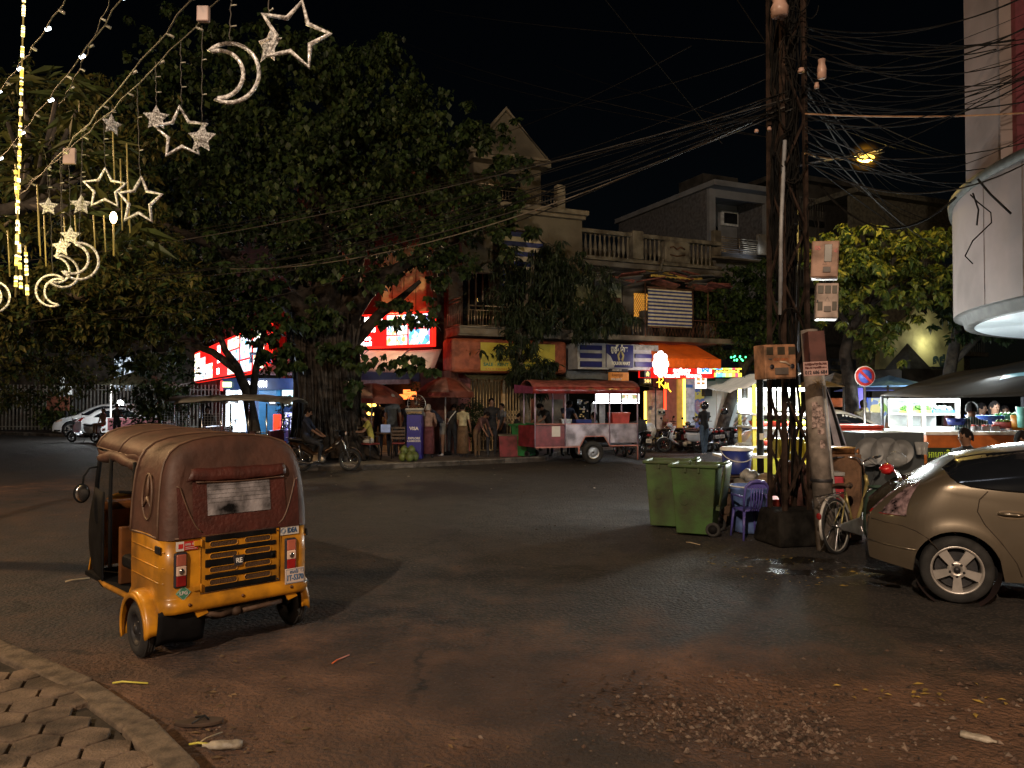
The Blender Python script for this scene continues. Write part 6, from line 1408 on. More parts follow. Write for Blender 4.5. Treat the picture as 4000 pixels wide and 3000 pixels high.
T, w_, h = meter_box('meter_box', 'wide orange rusty meter box low on the tower with two round vents', (2980,1345,3118,1480), 9.2, 14, -2, [(-.92,-.5,.4,.85),(-.22,.25,.4,.85),(.48,.9,.4,.85)], [(-.42,.42,-.75,-.35,greyp),(-.8,-.6,.12,.2,greyp)], mbo, .24)
for s in (-.62,.68):
    m = MB(); m.cyl((s*w_,-.02,-.3*h),(s*w_,-.012,-.3*h),.032,20); v = m.build('round_vent', blackink, T)
    MB().torus((s*w_,-.022,-.3*h),.034,.004,'y',20,5).build('vent_ring', mbo, v)
txt('EDC-04ក2', .045, mk('orange ink', (.45,.12,.04), .6), T, Matrix.Translation((0,-.014,h*.12)) @ FACE)
MB().tube([(-.02,-.016,.0),(.05,-.02,-.01),(.12,-.016,-.05)], .012, 6).build('putty_smear', mk('pale putty', (.45,.36,.28), .7), T)
# slim black post left of the tower
p = G(2972, 2010); po = thing('steel_post', 'slim black steel post standing just left of the lattice tower', 'post', (p.x,p.y,0)); MB().cyl((0,0,0),(0,0,at(2966,1350,p.y).z),.055,12).build('shaft', blk, po); MB().cyl((0,0,0),(0,0,.04),.12,12).build('foot', blk, po); MB().box(-.03,.03,-.07,-.055,1.2,1.3).build('notice', stkw, po)
# no parking sign
p = at(3378,1470,16.5); npk = thing('no_parking_sign', 'round red and blue no parking sign on a thin post', 'road sign', (p.x,p.y,0)); r_ = 40/F*16.5; z = p.z
MB().cyl((0,.02,0),(0,.02,z+.1),.03,8).build('post', steel, npk)
dk = MB().cyl((0,0,z),(0,-.01,z),r_,40).build('disc', mk('sign white', (.7,.66,.64), .5), npk); MB().cyl((0,-.011,z),(0,-.016,z),r_*.93,40).build('red_ring', mk('sign red', (.5,.03,.025), .45), dk); MB().cyl((0,-.017,z),(0,-.021,z),r_*.66,40).build('blue_disc', mk('sign blue', (.07,.12,.50), .45), dk)
MB().bar((-r_*.62,-.021,z+r_*.62),(r_*.62,-.021,z-r_*.62),.05).build('red_bar', MATS['sign red'], dk)
# sodium lamp over the side road
p = at(3378, 615, 17.5); sl = thing('sodium_lamp', 'lit yellow sodium street lamp hanging over the road behind the tower', 'street lamp', p)
MB().tube([(at(3108,615,17.9).x-p.x,.4,-.08),(-.8,.25,.02),(-.2,.1,.06),(.25,0,.10),(.45,0,.14)], .03, 6).build('arm', dark_metal, sl); MB().sheet(lambda u, v: (-.28+.62*u, -.15+.3*v, .11*sin(pi*u)**.5*sin(pi*v)**.5+.02+.12*u), 10, 6).build('hood', dark_metal, sl)
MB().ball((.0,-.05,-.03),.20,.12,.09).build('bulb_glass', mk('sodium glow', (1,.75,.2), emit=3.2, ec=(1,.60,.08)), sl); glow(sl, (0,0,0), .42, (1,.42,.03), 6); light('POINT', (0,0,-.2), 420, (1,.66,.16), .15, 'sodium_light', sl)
pp2 = thing('lamp_post', 'dark post of the sodium street lamp behind the tower', 'post', (at(3108,615,17.9).x,17.9,0)); MB().cyl((0,0,0),(0,0,p.z),.07,10,.05).build('shaft', dark_metal, pp2)

# overhead cables
def sagline(a, b, sag, n=22):
    a = Vector(a); b = Vector(b); return [a.lerp(b, k/n) + Vector((0,0,-sag*4*(k/n)*(1-k/n))) for k in range(n+1)]
def cable(a, b, sag, r, mat, label, group):
    o = MB().tube(sagline(a, b, sag), r, 4).build('overhead_cable', mat); tag(o, label, 'cable', group); return o
hub = lambda py, dx=0: at(3085+dx, py, PY-.25)
rw_ = random.Random(9)
L1 = 'thin sagging overhead cable bundled from the tower down to the left'; G1 = 'bundle of overhead cables left of the tower'
for i in range(12):
    cable(hub(rw_.uniform(350,440), rw_.uniform(-50,30)), at(rw_.uniform(-300,300), rw_.uniform(1010,1330), rw_.uniform(15,24)), rw_.uniform(.25,.9), rw_.uniform(.005,.009), rw_.choice([cblm,cblg,cbls,cblg]), L1, G1)
cable(hub(418,-20), at(900,1050,17), .55, .010, mk('pale lit cable', (.07,.06,.05), .6), 'pale lit cable standing out along the bundle left of the tower', None)
L2 = 'thin cable crossing the night sky high above the shophouse roofs'; G2 = 'cables crossing the open sky'
for a, b, s_ in (((1500,130,30),(3120,560,10),.3),((1700,260,26),(2950,530,14),.2),((2150,250,26),(3020,500,12),.1),((2300,-80,12),(2820,560,18),.0),((2840,-60,12),(3120,360,10),.0),((1820,560,26),(2700,180,12),.2),((2000,430,26),(3020,200,10),.25),((1700,40,24),(3020,170,10),.1),((1600,700,22),(2990,310,10),.4)):
    cable(at(*a), at(*b), s_, .007, cblg, L2, G2)
L3 = 'thin dark cable fanning out from the tower toward the right edge'; G3 = 'cables fanning out to the right of the tower'
for i in range(30):
    y0 = rw_.uniform(60, 620); cable(hub(y0+40, 60), at(4150, y0*rw_.uniform(.3,1.1)-60+rw_.uniform(-120,200), rw_.uniform(8.5,13)), rw_.uniform(.05,.5), rw_.uniform(.005,.011), rw_.choice([cblm,cblm,cblg]), L3, G3)
for i in range(20):
    y0 = rw_.uniform(250, 640); cable(hub(y0, 60), at(rw_.uniform(3500,3900), rw_.uniform(600,1050), rw_.uniform(14,30)), rw_.uniform(.1,.5), rw_.uniform(.005,.010), rw_.choice([cblm,cblg,cbls]), 'loose grey cable dropping from the tower behind the sodium lamp', 'loose cables behind the sodium lamp')
cable(hub(445,60), at(4150,430,10.5), .06, .012, mk('tan lit cable', (.30,.17,.09), .6), 'tan lit cable running level from the tower to the right edge', None)
cable(hub(600,60), at(3400,590,16.8), .12, .014, mk('ochre lit cable', (.36,.22,.08), .6), 'ochre cable leading from the tower to the sodium lamp', None)
cable(at(3200,720,11), at(3735,770,9.4), .5, .016, cblm, 'thick black cable drooping between the tower and the round building', None)
m = MB().tube([at(3790,760,9.3),at(3820,790,9.3),at(3870,830,9.25),at(3873,870,9.2),at(3800,940,9.2),at(3770,1000,9.2),at(3800,1030,9.2)], .008, 5); tag(m.build('loose_wire', cblm), 'curly loose wire end dangling in front of the white curved fascia', 'wire')
m = MB().tube([at(3820,700,9.2),at(3870,760,9.1),at(3950,835,9.0)], .014, 5); tag(m.build('loose_wire', cblm), 'thick cut wire end slanting across the white curved fascia', 'wire')
m = MB().tube([at(3800,755,9.3),at(3822,820,9.2),at(3815,880,9.2)], .010, 5); tag(m.build('loose_wire', cblm), 'short straight wire hanging beside the curly one', 'wire')

# ---------------------------------------------------------------- hanging star and moon decorations
dec = mk('glittery clear plastic', (.80,.74,.72), .22, var=.4, scale=60, bump=.8, bscale=80, coat=.8); dsol = mk('silver glitter plate', (.85,.82,.80), .3, .3, var=.5, scale=90, bump=1., bscale=120)
strm = mk('string wire', (.028,.024,.018), .5, var=.2); bulb = mk('unlit tiny bulb', (.5,.48,.4), .2, coat=.5); bulbon = mk('lit cool bulb', (1,1,1), emit=9, ec=(.85,.95,1))
def starpts(R, r, ph=0): return [((R if k % 2 == 0 else r)*sin(k*pi/5+ph), (R if k % 2 == 0 else r)*cos(k*pi/5+ph)) for k in range(10)]
def hang(T, top, Rtop):  # string from the object up to 'top' (world), stays part of the decoration
    d = Vector(top)-T.location; R3 = Matrix.Rotation(-T.rotation_euler.z,3,'Z'); n_ = 14; pts = []
    for k in range(n_+1):
        t = k/n_; v = Vector((0,0,Rtop)).lerp(R3 @ d, t); pts.append(v + Vector((.004*sin(k*2.1),0,0)))
    MB().tube(pts, .0035, 5).build('string', strm, T)
    for k in (4, 9): MB().cyl(pts[k], pts[k]+Vector((.03,0,.004)), .004, 5).build('tiny_bulb', bulb, T)
def star(px_, py_, Y, Rpx, top, label, solid=False, rz=0, tilt=0, mat=None):
    c = at(px_, py_, Y); R = Rpx/F*Y; T = thing('star_ornament', label, 'star ornament', c, rad(rz), 'hanging star ornaments'); P = starpts(R, R*.5, rad(tilt))
    if solid:
        m = MB(); n_ = 10; m.add([(0,-.012,0),(0,.012,0)] + [(a,0,b) for a,b in P], [(0,2+k,2+(k+1)%n_) for k in range(n_)] + [(1,2+(k+1)%n_,2+k) for k in range(n_)]); m.build('star_plate', mat or dsol, T)
    else:
        MB().tube([(a,0,b) for a,b in P], R*.075, 8, closed=True).build('star_frame', mat or dec, T)
    if top: hang(T, at(*top), R)
def moon(px_, py_, Y, Rpx, top, label, rz=0, flip=1, ph=0):
    c = at(px_, py_, Y); R = Rpx/F*Y; T = thing('moon_ornament', label, 'moon ornament', c, rad(rz), 'hanging crescent ornaments')
    out = [(R*cos(q), R*sin(q)) for q in np.linspace(rad(125)+ph, rad(-125)+ph, 22)]; a0, b0_ = out[0]; a1, b1 = out[-1]
    inn = [((-.33*R)*cos(ph)+.0+R*.80*cos(q), (-.33*R)*sin(ph)+R*.80*sin(q)) for q in np.linspace(rad(-100)+ph, rad(100)+ph, 18)]
    MB().tube([(flip*a,0,b) for a,b in out+inn], R*.07, 8, closed=True).build('moon_frame', dec, T)
    if top: hang(T, at(*top), R)
star(1150, 135, 3.7, 138, (1155,-120,3.7), 'largest open star at the top of the frame, outlined in clear plastic', rz=10, tilt=12)
star(1052, 178, 3.8, 78, (1045,-100,3.8), 'small solid silver star hanging left behind the largest star', True, -35, 10)
moon(895, 285, 3.9, 118, (905,-60,3.9), 'large open crescent moon hanging below the top edge', 0, 1, rad(8))
star(708, 520, 5.0, 105, (705,150,5.0), 'open star with a solid star overlapping on each side', rz=5, tilt=-4)
star(610, 460, 5.1, 52, (608,240,5.1), 'small solid silver star left of the middle open star', True, 10)
star(788, 540, 4.9, 62, (790,100,4.9), 'small solid silver star right of the middle open star', True, -8, 4)
star(436, 487, 5.6, 45, (437,420,5.6), 'small narrow solid star hanging alone above the two open stars', True, 58)
star(410, 738, 5.9, 82, (405,480,5.9), 'open star on the left of the pair above the dangling tubes', rz=8)
star(546, 785, 5.7, 95, (535,330,5.7), 'open star on the right of the pair above the dangling tubes', rz=-8, tilt=4)
star(189, 807, 6.6, 38, (183,640,6.6), 'tiny solid star furthest left beside the bright light tube', True, 10)
star(317, 800, 6.3, 42, (322,520,6.3), 'tiny solid star hanging left of the pair of open stars', True, 12)
star(275, 922, 6.7, 42, (268,590,6.7), 'tiny yellowish star upper of the two above the moons', True, 5)
star(240, 965, 6.7, 42, (235,600,6.7), 'tiny yellowish star lower of the two above the moons', True, -5)
moon(308, 1020, 6.4, 72, (322,520,6.4), 'open crescent on the right of the cluster of small moons', 10, 1, rad(-20))
moon(240, 1060, 6.7, 62, (243,600,6.7), 'narrow crescent in the middle of the cluster of small moons', 50, 1, rad(-10))
moon(205, 1135, 6.9, 62, (193,680,6.9), 'crescent opening right, lowest of the cluster of small moons', 5, -1, rad(10))
moon(-25, 1160, 6.6, 60, (-30,700,6.6), 'crescent cut off by the left edge of the frame', 5, 1)
G4 = 'strings of the hanging decorations'
def string(a, b, label, r=.0042, nb=8, lit=0):
    A, B_ = at(*a), at(*b); T = thing('light_string', label, 'light string', A, 0, G4); n_ = 26
    pts = [(A.lerp(B_, k/n_)-A) + Vector((.01*sin(k*1.7),0,.008*cos(k*2.3)-.05*4*(k/n_)*(1-k/n_))) for k in range(n_+1)]
    MB().tube(pts, r, 5).build('wire', strm, T)
    for k in range(nb):
        p = pts[2+k*(n_-3)//nb]; MB().cyl(p, p+Vector((.035,0,-.02 if k%2 else .015)), .008 if not lit else .011, 6).build('tiny_bulb', bulbon if lit and k % 2 == 0 else bulb, T)
string((1000,-150,3.6),(110,720,7.2),'long light string carrying the moons and stars'); string((880,-160,3.4),(60,780,7.4),'second light string just above the long one carrying stars',.005)
string((560,-120,4.5),(-60,690,8),'string with cool white lit bulbs running down from the top left',.005,9,1); string((330,-120,4.6),(-60,420,7),'string with lit bulbs nearest the upper left corner',.005,7,1); string((470,-100,5),(230,420,7),'faint light string left of the dark sky gap',.004,5)
for px_, py_, Y in ((790,50,3.7),(268,608,6.6)):
    c = at(px_,py_,Y); s_ = 24/F*Y; tag(MB().box(c.x-s_,c.x+s_,c.y,c.y+.03,c.z-s_*1.3,c.z+s_*1.3).build('controller_box', mk('pink white plastic box', (.45,.33,.31), .5), bevel=.006), 'pinkish plug box on the light string %s' % ('near the top edge' if py_ < 100 else 'above the small moons'), 'plug box')
# bright LED strip tubes
led = ramp_emit('yellow white led dots', [(1,.75,.25),(1,.9,.6),(.6,.4,.05),(1,.7,.15)], 26, 3, 'NOISE', (.1,.1,1)); ledd = mk('dim yellow tube', (.30,.24,.08), .4, emit=.04, ec=(1,.75,.2))
def tube_(px0, py0, px1, py1, Y, r, mat, label, grp=None):
    A, B_ = at(px0,py0,Y), at(px1,py1,Y); m = MB().cyl(A, B_, r*.5 if mat is led else r, 6)
    if mat is led:
        n_ = int((B_-A).length/.05); m.k = 1
        for k in range(n_):
            if (k*7)%11 > 2: m.cyl(A.lerp(B_,k/n_), A.lerp(B_,(k+.55+.4*(k%3==0))/n_), r, 6)
    o = m.build('light_tube', [ledd, mat] if mat is led else mat); tag(o, label, 'light tube', grp)
tube_(95,-60,60,1160,5.6,.011,led,'long bright yellow white light tube hanging at the left edge'); tube_(60,640,82,1130,5.8,.012,led,'shorter bright tube beside the long tube at the left edge'); tube_(100,960,108,1190,6.0,.012,led,'lowest short bright tube at the left edge')
for (a, b, c) in ((30,900,1080),(150,820,1000),(172,840,1040),(365,840,990),(405,840,985),(470,620,900),(495,560,880),(440,500,720),(500,700,910),(145,720,960),(250,850,1000),(292,840,960)):
    tube_(a,b,a+8,c,7.0,.006,ledd,'thin dim yellow light tube among the dangling tubes below the stars','dim light tubes below the stars')
tube_(443,838,445,1000,7.0,.009,ledd,'thin tube with a bright top end among the dangling tubes'); tag(MB().ball(tuple(at(443,850,7)),.03,.03,.055).build('bright_bulb', warm_glow), 'single bright warm bulb among the dangling light tubes', 'bulb')
light('POINT', tuple(at(70,700,5.4)), 24, (1,.80,.32), .25, 'tube_light'); light('POINT', tuple(at(60,1000,6.4)), 22, (1,.78,.3), .25, 'tube_light')
# ================================================================ people
skin_m = mk('brown skin', (.20,.105,.065), .55, var=.1); hair_m = mk('black hair', (.01,.008,.008), .85, var=.2, spec=.1); hair_g = mk('grey hair', (.32,.30,.28), .7); shoe_m = mk('dark shoe', (.03,.03,.03), .6); shoe_w = mk('white shoe', (.5,.5,.5), .6)
cloth = {}
def cl(name, c, **k): cloth[name] = mk(name + ' cloth', c, .85, var=.2, scale=8, **k); return cloth[name]
cl('black',(.012,.012,.014)); cl('navy',(.014,.02,.045)); cl('grey',(.10,.11,.12)); cl('khaki shorts',(.17,.17,.17)); cl('blue grey',(.06,.075,.09)); cl('yellow',(.36,.33,.07)); cl('cream',(.38,.35,.22)); cl('pink beige',(.28,.17,.13)); cl('white',(.55,.56,.56)); cl('denim',(.06,.10,.16)); cl('dark jeans',(.02,.022,.03)); cl('brown',(.10,.06,.03)); cl('maroon',(.10,.025,.03)); cl('camo',(.14,.11,.06)); cl('pale shorts',(.42,.40,.36)); cl('checked',(.14,.14,.15)); cl('shirtless',(.22,.12,.075)); cl('scarf',(.09,.04,.035))
def person(loc, face, label, h=1.7, lean=0., seat=False, arms=((10,20),(10,20)), legs=None, top='black', bottom='dark jeans', hair=hair_m, sleeves='short', long_hair=False, skirt=None, helmet=None, shoes=shoe_m, shorts=False, headturn=0., nod=0., group=None, bag=None, seat_h=.45, spread=0.0):
    """facing local -y; face = heading in degrees where 0 looks at the camera"""
    T = thing('person', label, 'person', loc, rad(face), group); s = h/1.72
    ph = (seat_h/s+.10) if seat else .93
    ln = rad(lean); up = lambda x, y, z: (x, y*cos(ln)-(z-.93)*sin(ln), ph+(z-.93)*cos(ln)+y*sin(ln))
    V = []; E = []; Rr = []; reg = []
    def v(p, r, g): V.append((p[0]*s,p[1]*s,p[2]*s)); Rr.append((r[0]*s,r[1]*s) if isinstance(r,tuple) else (r*s,r*s)); reg.append(g); return len(V)-1
    def chain(a, items):
        for p, r, g in items: b = v(p, r, g); E.append((a,b)); a = b
        return a
    pel = v((0,0,ph), (.15,.115), 'b'); sp = chain(pel, [(up(0,.0,1.08),(.135,.10),'t'),(up(0,-.01,1.24),(.155,.115),'t')])
    ch = chain(sp, [(up(0,.0,1.37),(.15,.10),'t')]); nk = chain(ch, [(up(0,.0,1.46),.062,'s')])
    hl = ln+rad(nod); base = Vector(up(0,.0,1.46)); hd = lambda x, y, z: tuple(base+Vector((x, y*cos(hl)-(z)*sin(hl), z*cos(hl)+y*sin(hl))))
    chain(nk, [(hd(0,-.005,.05),.058,'s'),(hd(0,-.015,.11),(.072,.085),'s'),(hd(0,-.01,.18),(.078,.095),'s'),(hd(0,0,.235),(.06,.07),'s')])
    hands = []
    for k, sx in ((0,-1),(1,1)):
        ua, fa = arms[k]; ua, fa = rad(ua), rad(fa)+rad(ua)
        sh = up(sx*.175,.0,1.385); S_ = chain(ch, [(sh,.068,'t')]); sh = Vector(sh); out = .05+spread
        el = sh+Vector((sx*out, -.28*sin(ua+ln*.3), -.28*cos(ua+ln*.3))); wr = el+Vector((-sx*(.02+.05*max(0,sin(fa))), -.25*sin(fa), -.25*cos(fa))); d = (wr-el).normalized()
        g = 't' if sleeves == 'long' else 's'
        W_ = chain(S_, [(tuple(sh.lerp(el,.45)),.05,'t'),(tuple(el),.041,g),(tuple(wr),.028,'s'),(tuple(wr+d*.05),(.04,.02),'s')])
        hands.append((wr+d*.09, d)); hp_ = wr+d*.05
        for f in range(4): q = hp_+d*(.035)+Vector((0,(f-1.5)*.018,0)); chain(W_, [(tuple(q),.011,'s'),(tuple(q+d*(.055-.006*abs(f-1.4))+Vector((-sx*.015,0,0))),.008,'s')])
        chain(W_, [(tuple(hp_+Vector((0,-.035,0))+d*.02),.011,'s')])
    for k, sx in ((0,-1),(1,1)):
        th, kn = (legs[k] if legs else ((88,-88) if seat else (3,-3))); th = rad(th); kn = rad(kn)+th
        hp2 = Vector((sx*.095,0,ph-.04)); kp = hp2+Vector((sx*.02,-.43*sin(th),-.43*cos(th))); an = kp+Vector((0,-.41*sin(kn),-.41*cos(kn)))
        g = 's' if shorts else 'b'
        chain(pel, [(tuple(hp2),.098,'b'),(tuple(hp2.lerp(kp,.5)),.088,'b'),(tuple(kp),.062,g),(tuple(kp.lerp(an,.35)),.056,g),(tuple(an),.038,g),(tuple(an+Vector((0,-.02,-.045))),.04,'f'),(tuple(an+Vector((0,-.14,-.055))),.032,'f')])
    me = bpy.data.meshes.new('body'); me.from_pydata(V, E, []); o = bpy.data.objects.new('body', me); col.objects.link(o)
    q = o.modifiers.new('k','SKIN'); 
    for i, sv in enumerate(me.skin_vertices[0].data): sv.radius = Rr[i]; sv.use_root = (i == 0)
    u_ = o.modifiers.new('u','SUBSURF'); u_.levels = u_.render_levels = 1
    dg = bpy.context.evaluated_depsgraph_get(); me2 = bpy.data.meshes.new_from_object(o.evaluated_get(dg)); bpy.data.objects.remove(o)
    me2.name = 'body'; me2.materials.clear()
    for m_ in (skin_m if top != 'shirtless' else skin_m, cloth[top], cloth[bottom], shoes): me2.materials.append(m_)
    A = np.array(V); na = np.array([A[a] for a, b in E]); nb_ = np.array([A[b] for a, b in E]); gi = [reg[b] for a, b in E]; ix = {'s':0,'t':1,'b':2,'f':3}
    P = np.zeros(len(me2.polygons)*3); me2.polygons.foreach_get('center', P); P = P.reshape(-1,3)
    ab = nb_-na; L2_ = np.maximum(1e-9,(ab**2).sum(1)); t = np.clip(((P[:,None]-na)*ab).sum(2)/L2_,0,1); D = np.linalg.norm(P[:,None]-(na+t[...,None]*ab),axis=2); rb = np.array([Rr[b][0] for a,b in E]); k_ = np.argmin(D-rb*.8,1)
    me2.polygons.foreach_set('material_index', np.array([ix[gi[i]] for i in k_],'i')); me2.polygons.foreach_set('use_smooth', np.ones(len(P),bool))
    b = bpy.data.objects.new('body', me2); col.objects.link(b); b.parent = T
    hc = Vector(hd(0,0,.155))*s; m = MB(); m.M = Matrix.Translation(hc) @ Matrix.Rotation(rad(headturn),4,'Z') @ Matrix.Rotation(hl,4,'X') @ Matrix.Diagonal((s,s,s,1))
    if helmet:
        m.sheet(lambda u, w: ((.135*sin(pi*u)*sin(2*pi*w)), .01+.155*sin(pi*u)*cos(2*pi*w) if True else 0, .03+.15*cos(pi*u)) , 12, 20)
        m.build('helmet', helmet, T); f = MB(); f.M = m.M.copy(); f.ball((0,-.10,.0),.095,.07,.06); f.build('visor', glass_dark, T)
    else:
        m.sheet(lambda u, w: (.086*sin(pi*.62*u)*sin(2*pi*w), .018+.102*sin(pi*.62*u)*cos(2*pi*w), .005+.112*cos(pi*.62*u)-(.045*u if cos(2*pi*w) > 0 else -.02*u)), 8, 18)
        if long_hair: m.ball((0,.075,-.06),.075,.05,.15)
        m.build('hair', hair, T)
        f = MB(); f.M = m.M.copy(); f.ball((-.03,-.09,-.005),.012,.006,.007,5,8).ball((.03,-.09,-.005),.012,.006,.007,5,8); f.build('eyes', hair_m, T)
        f = MB(); f.M = m.M.copy(); f.ball((0,-.102,-.03),.012,.016,.02,5,8).ball((-.078,0,-.015),.01,.018,.026,5,8).ball((.078,0,-.015),.01,.018,.026,5,8); f.build('nose_and_ears', skin_m, T)
    if skirt:
        m = MB(); m.lathe([(.165*s,(ph+.08)*s),(.185*s,(ph-.1)*s),(.19*s,.5*s),(.20*s,.13*s)], 20); o2 = m.build('skirt', cloth[skirt], T, solid=.01); o2.scale = (1,.8,1)
    if bag:
        m = MB(); m.tube([tuple(Vector(up(-.13,-.10,1.44))*s),tuple(Vector(up(.02,-.14,1.2))*s),tuple(Vector(up(.2,0,1.0))*s),tuple(Vector(up(.02,.14,1.2))*s),tuple(Vector(up(-.13,.08,1.44))*s)], .016, 6); m.build('strap', bag, T)
    return T
def foot(px_, py_, z=.14): p = G(px_, py_, z); return (p.x, p.y, z)
def hat(px_, pyhead, Y, h, seatd=0):   # ground point for someone whose head top is at that pixel
    p = at(px_, pyhead, Y); return (p.x, Y, p.z-h)
person(foot(1920,1783), 5, 'man all in black walking beside the red vendor box on the pavement', 1.76, top='black', bottom='dark jeans', sleeves='long', legs=((14,-16),(-8,-4)))
person(foot(1808,1786), 150, 'woman in cream blouse and brown sarong with her back turned', 1.60, top='cream', skirt='brown', sleeves='short')
person(foot(1673,1788), 170, 'woman in pink beige cardigan and maroon sarong next to the blue kiosk stand', 1.58, top='pink beige', skirt='maroon', sleeves='long', hair=hair_g, arms=((20,50),(20,50)))
person(foot(1730,1778), -75, 'man in navy shirt and grey shorts bending forward over the stand', 1.80, lean=42, top='navy', bottom='khaki shorts', shorts=True, shoes=shoe_w, arms=((30,20),(20,30)), nod=15)
person(foot(1765,1776), 160, 'person in black with a pale shoulder strap between the two women', 1.62, top='black', bottom='dark jeans', bag=cloth['white'], lean=12, nod=20)
person(foot(1532,1782), 165, 'tall grey haired man in a blue grey shirt standing under the umbrella', 1.88, top='blue grey', bottom='dark jeans', hair=hair_g)
person(foot(1592,1772), 200, 'man in black standing close behind the blue kiosk stand', 1.72, top='black', bottom='black', arms=((20,60),(20,50)))
person(foot(1378,1768), -60, 'person in a checked shirt standing left under the umbrella', 1.70, top='checked', bottom='dark jeans', hair=mk('fair hair', (.3,.2,.1), .7))
person(foot(1476,1758), 10, 'waiter in black with an orange apron under the umbrella', 1.75, top='black', bottom='black')
t = person(foot(1452,1792), -70, 'man in yellow shirt and pale shorts seated at the pavement table', 1.75, seat=True, top='yellow', bottom='pale shorts', shorts=True, arms=((35,55),(35,55)), lean=14, nod=22, legs=((85,-95),(80,-70)), seat_h=.46)
person(foot(1625,1770), 20, 'seated person in dark clothes half hidden behind the blue kiosk stand', 1.6, seat=True, top='black', seat_h=.5)
person(foot(2005,1768), 100, 'person in black crouching over food behind the bright green bin', 1.6, seat=True, top='black', arms=((50,60),(50,60)), lean=15, nod=20, seat_h=.5)
person(foot(2035,1766), -20, 'child seated close to the mango tree trunk', 1.5, seat=True, top='brown', seat_h=.45)
person(foot(1862,1785), 60, 'stooping person in a dark jacket beside the red striped cushion', 1.5, lean=35, top='scarf', bottom='brown', sleeves='long', nod=20)
# motorbikes -------------------------------------------------------------
def motorbike(name, label, loc, rz, paint, kind='scooter', lean=-4, group=None, plate='white', far=False):
    T = thing(name, label, 'motorbike', loc, rz, group); T.rotation_euler = (rad(lean), 0, rz); R = .285 if kind != 'scooter' else .25; wb = 1.24
    for nm, x in (('rear_wheel',0),('front_wheel',wb)):
        wh = MB().torus((x,0,R),R-.035,.038 if kind != 'scooter' else .05,'y',30,8).build(nm, rubber, T); MB().torus((x,0,R),R-.075,.008,'y',30,5).build('rim', chrome, wh)
        s_ = MB(); n_ = 18 if kind != 'scooter' else 5
        for k in range(n_): q = 2*pi*k/n_; s_.tube([(x+.03*cos(q),0,R+.03*sin(q)),(x+(R-.07)*cos(q),0,R+(R-.07)*sin(q))], .0025 if n_ > 5 else .013, 4)
        s_.cyl((x,-.06,R),(x,.06,R),.045,12); s_.build('spokes', chrome if n_ > 5 else dark_metal, wh)
    MB().tube([(wb,.07,R),(wb-.16,.07,.72),(wb-.26,.04,.95)], .02, 6).tube([(wb,-.07,R),(wb-.16,-.07,.72),(wb-.26,-.04,.95)], .02, 6).build('fork', chrome, T)
    MB().sheet(lambda u, v: (wb+(R+.035)*cos(rad(10)+u*rad(125)), -.06+.12*v, R+(R+.035)*sin(rad(10)+u*rad(125))+.015*sin(pi*v)), 10, 4).build('front_fender', paint, T, solid=.006)
    MB().tube([(wb-.42,.34,1.04),(wb-.30,.25,1.05),(wb-.27,0,1.0),(wb-.30,-.25,1.05),(wb-.42,-.34,1.04)], .013, 6).build('handlebar', black_plastic, T)
    hl_ = MB().ball((wb-.2,0,.98),.10,.11,.085,8,12).build('headlight_cowl', paint if kind == 'scooter' else blk, T); MB().ball((wb-.115,0,.975),.03,.075,.055,6,12).build('headlight', clr, T)
    for s in (1,-1): MB().tube([(wb-.32,s*.24,1.05),(wb-.30,s*.30,1.18)], .006, 5).ball((wb-.30,s*.33,1.21),.012,.06,.04,6,10).build('mirror', blk, T)
    if kind == 'scooter':
        MB().sheet(lambda u, v: (wb-.30+.10*(1-v)-.22*(v<.25)*(1-4*v)+.06*sin(pi*v)-.10*(2*u-1)**2, .22*(2*u-1)*(.65+.35*sin(pi*v)), .30+.62*v), 8, 10).build('leg_shield', paint, T, solid=.02)
        MB().tbox(.55,0,.24,.32,.30,.13,.28,.14).build('footboard', blk, T, bevel=.02); MB().tbox(.12,0,.40,.72,.30,.13,.40,.15).build('body_panel', paint, T, bevel=.06, seg=3); MB().tube([(-.28,0,.74),(-.42,0,.80)], [.12,.04], 10).build('tail_cowl', paint, T)
    else:
        MB().tube([(wb-.24,0,.86),(wb-.42,0,.62),(.55,0,.46),(.3,0,.44),(.0,0,.62),(-.3,0,.74)], [.05,.07,.06,.06,.09,.05], 10).build('frame_cover', paint, T); MB().sheet(lambda u, v: (wb-.30-.26*u*1.0-.05*v, .19*(2*v-1)*(1-.4*u), .80-.36*u), 6, 6).build('leg_shield', paint, T, solid=.015)
        MB().sheet(lambda u, v: ((R+.05)*cos(rad(50)+u*rad(110)), -.07+.14*v, R+(R+.05)*sin(rad(50)+u*rad(110))), 10, 3).build('rear_fender', blk, T, solid=.006)
    MB().sheet(lambda u, v: (-.34+.86*u, (.13-.03*abs(2*u-1))*(2*v-1), .77+.035*(1-(2*v-1)**2)-.05*sin(pi*u)*(u>.45)+.03*(1-u)), 12, 6).build('seat', black_plastic, T, solid=.06)
    MB().tbox(.42,0,.22,.42,.14,.10,.11,.09).cyl((.52,-.14,.30),(.52,.14,.30),.085,14).build('engine', mk('engine alloy', (.25,.22,.18), .4, .7, var=.3), T, bevel=.015)
    MB().tube([(.55,-.13,.27),(.2,-.16,.20),(-.1,-.17,.27),(-.42,-.17,.33)], [.02,.03,.045,.045], 10).build('exhaust', chrome, T); MB().tube([(0,.12,R),(-.05,.13,.70)], .022, 6).tube([(0,-.12,R),(-.05,-.13,.70)], .022, 6).build('shock_absorber', chrome, T)
    MB().tube([(-.10,.10,.80),(-.38,.09,.86),(-.42,0,.86),(-.38,-.09,.86),(-.10,-.10,.80)], .012, 6).build('grab_rail', chrome, T)
    MB().ball((-.44,0,.74),.03,.08,.04,6,10).build('tail_light', redl, T); pl_ = MB().box(-.475,-.465,-.09,.09,.50,.62).build('number_plate', stkw, T)
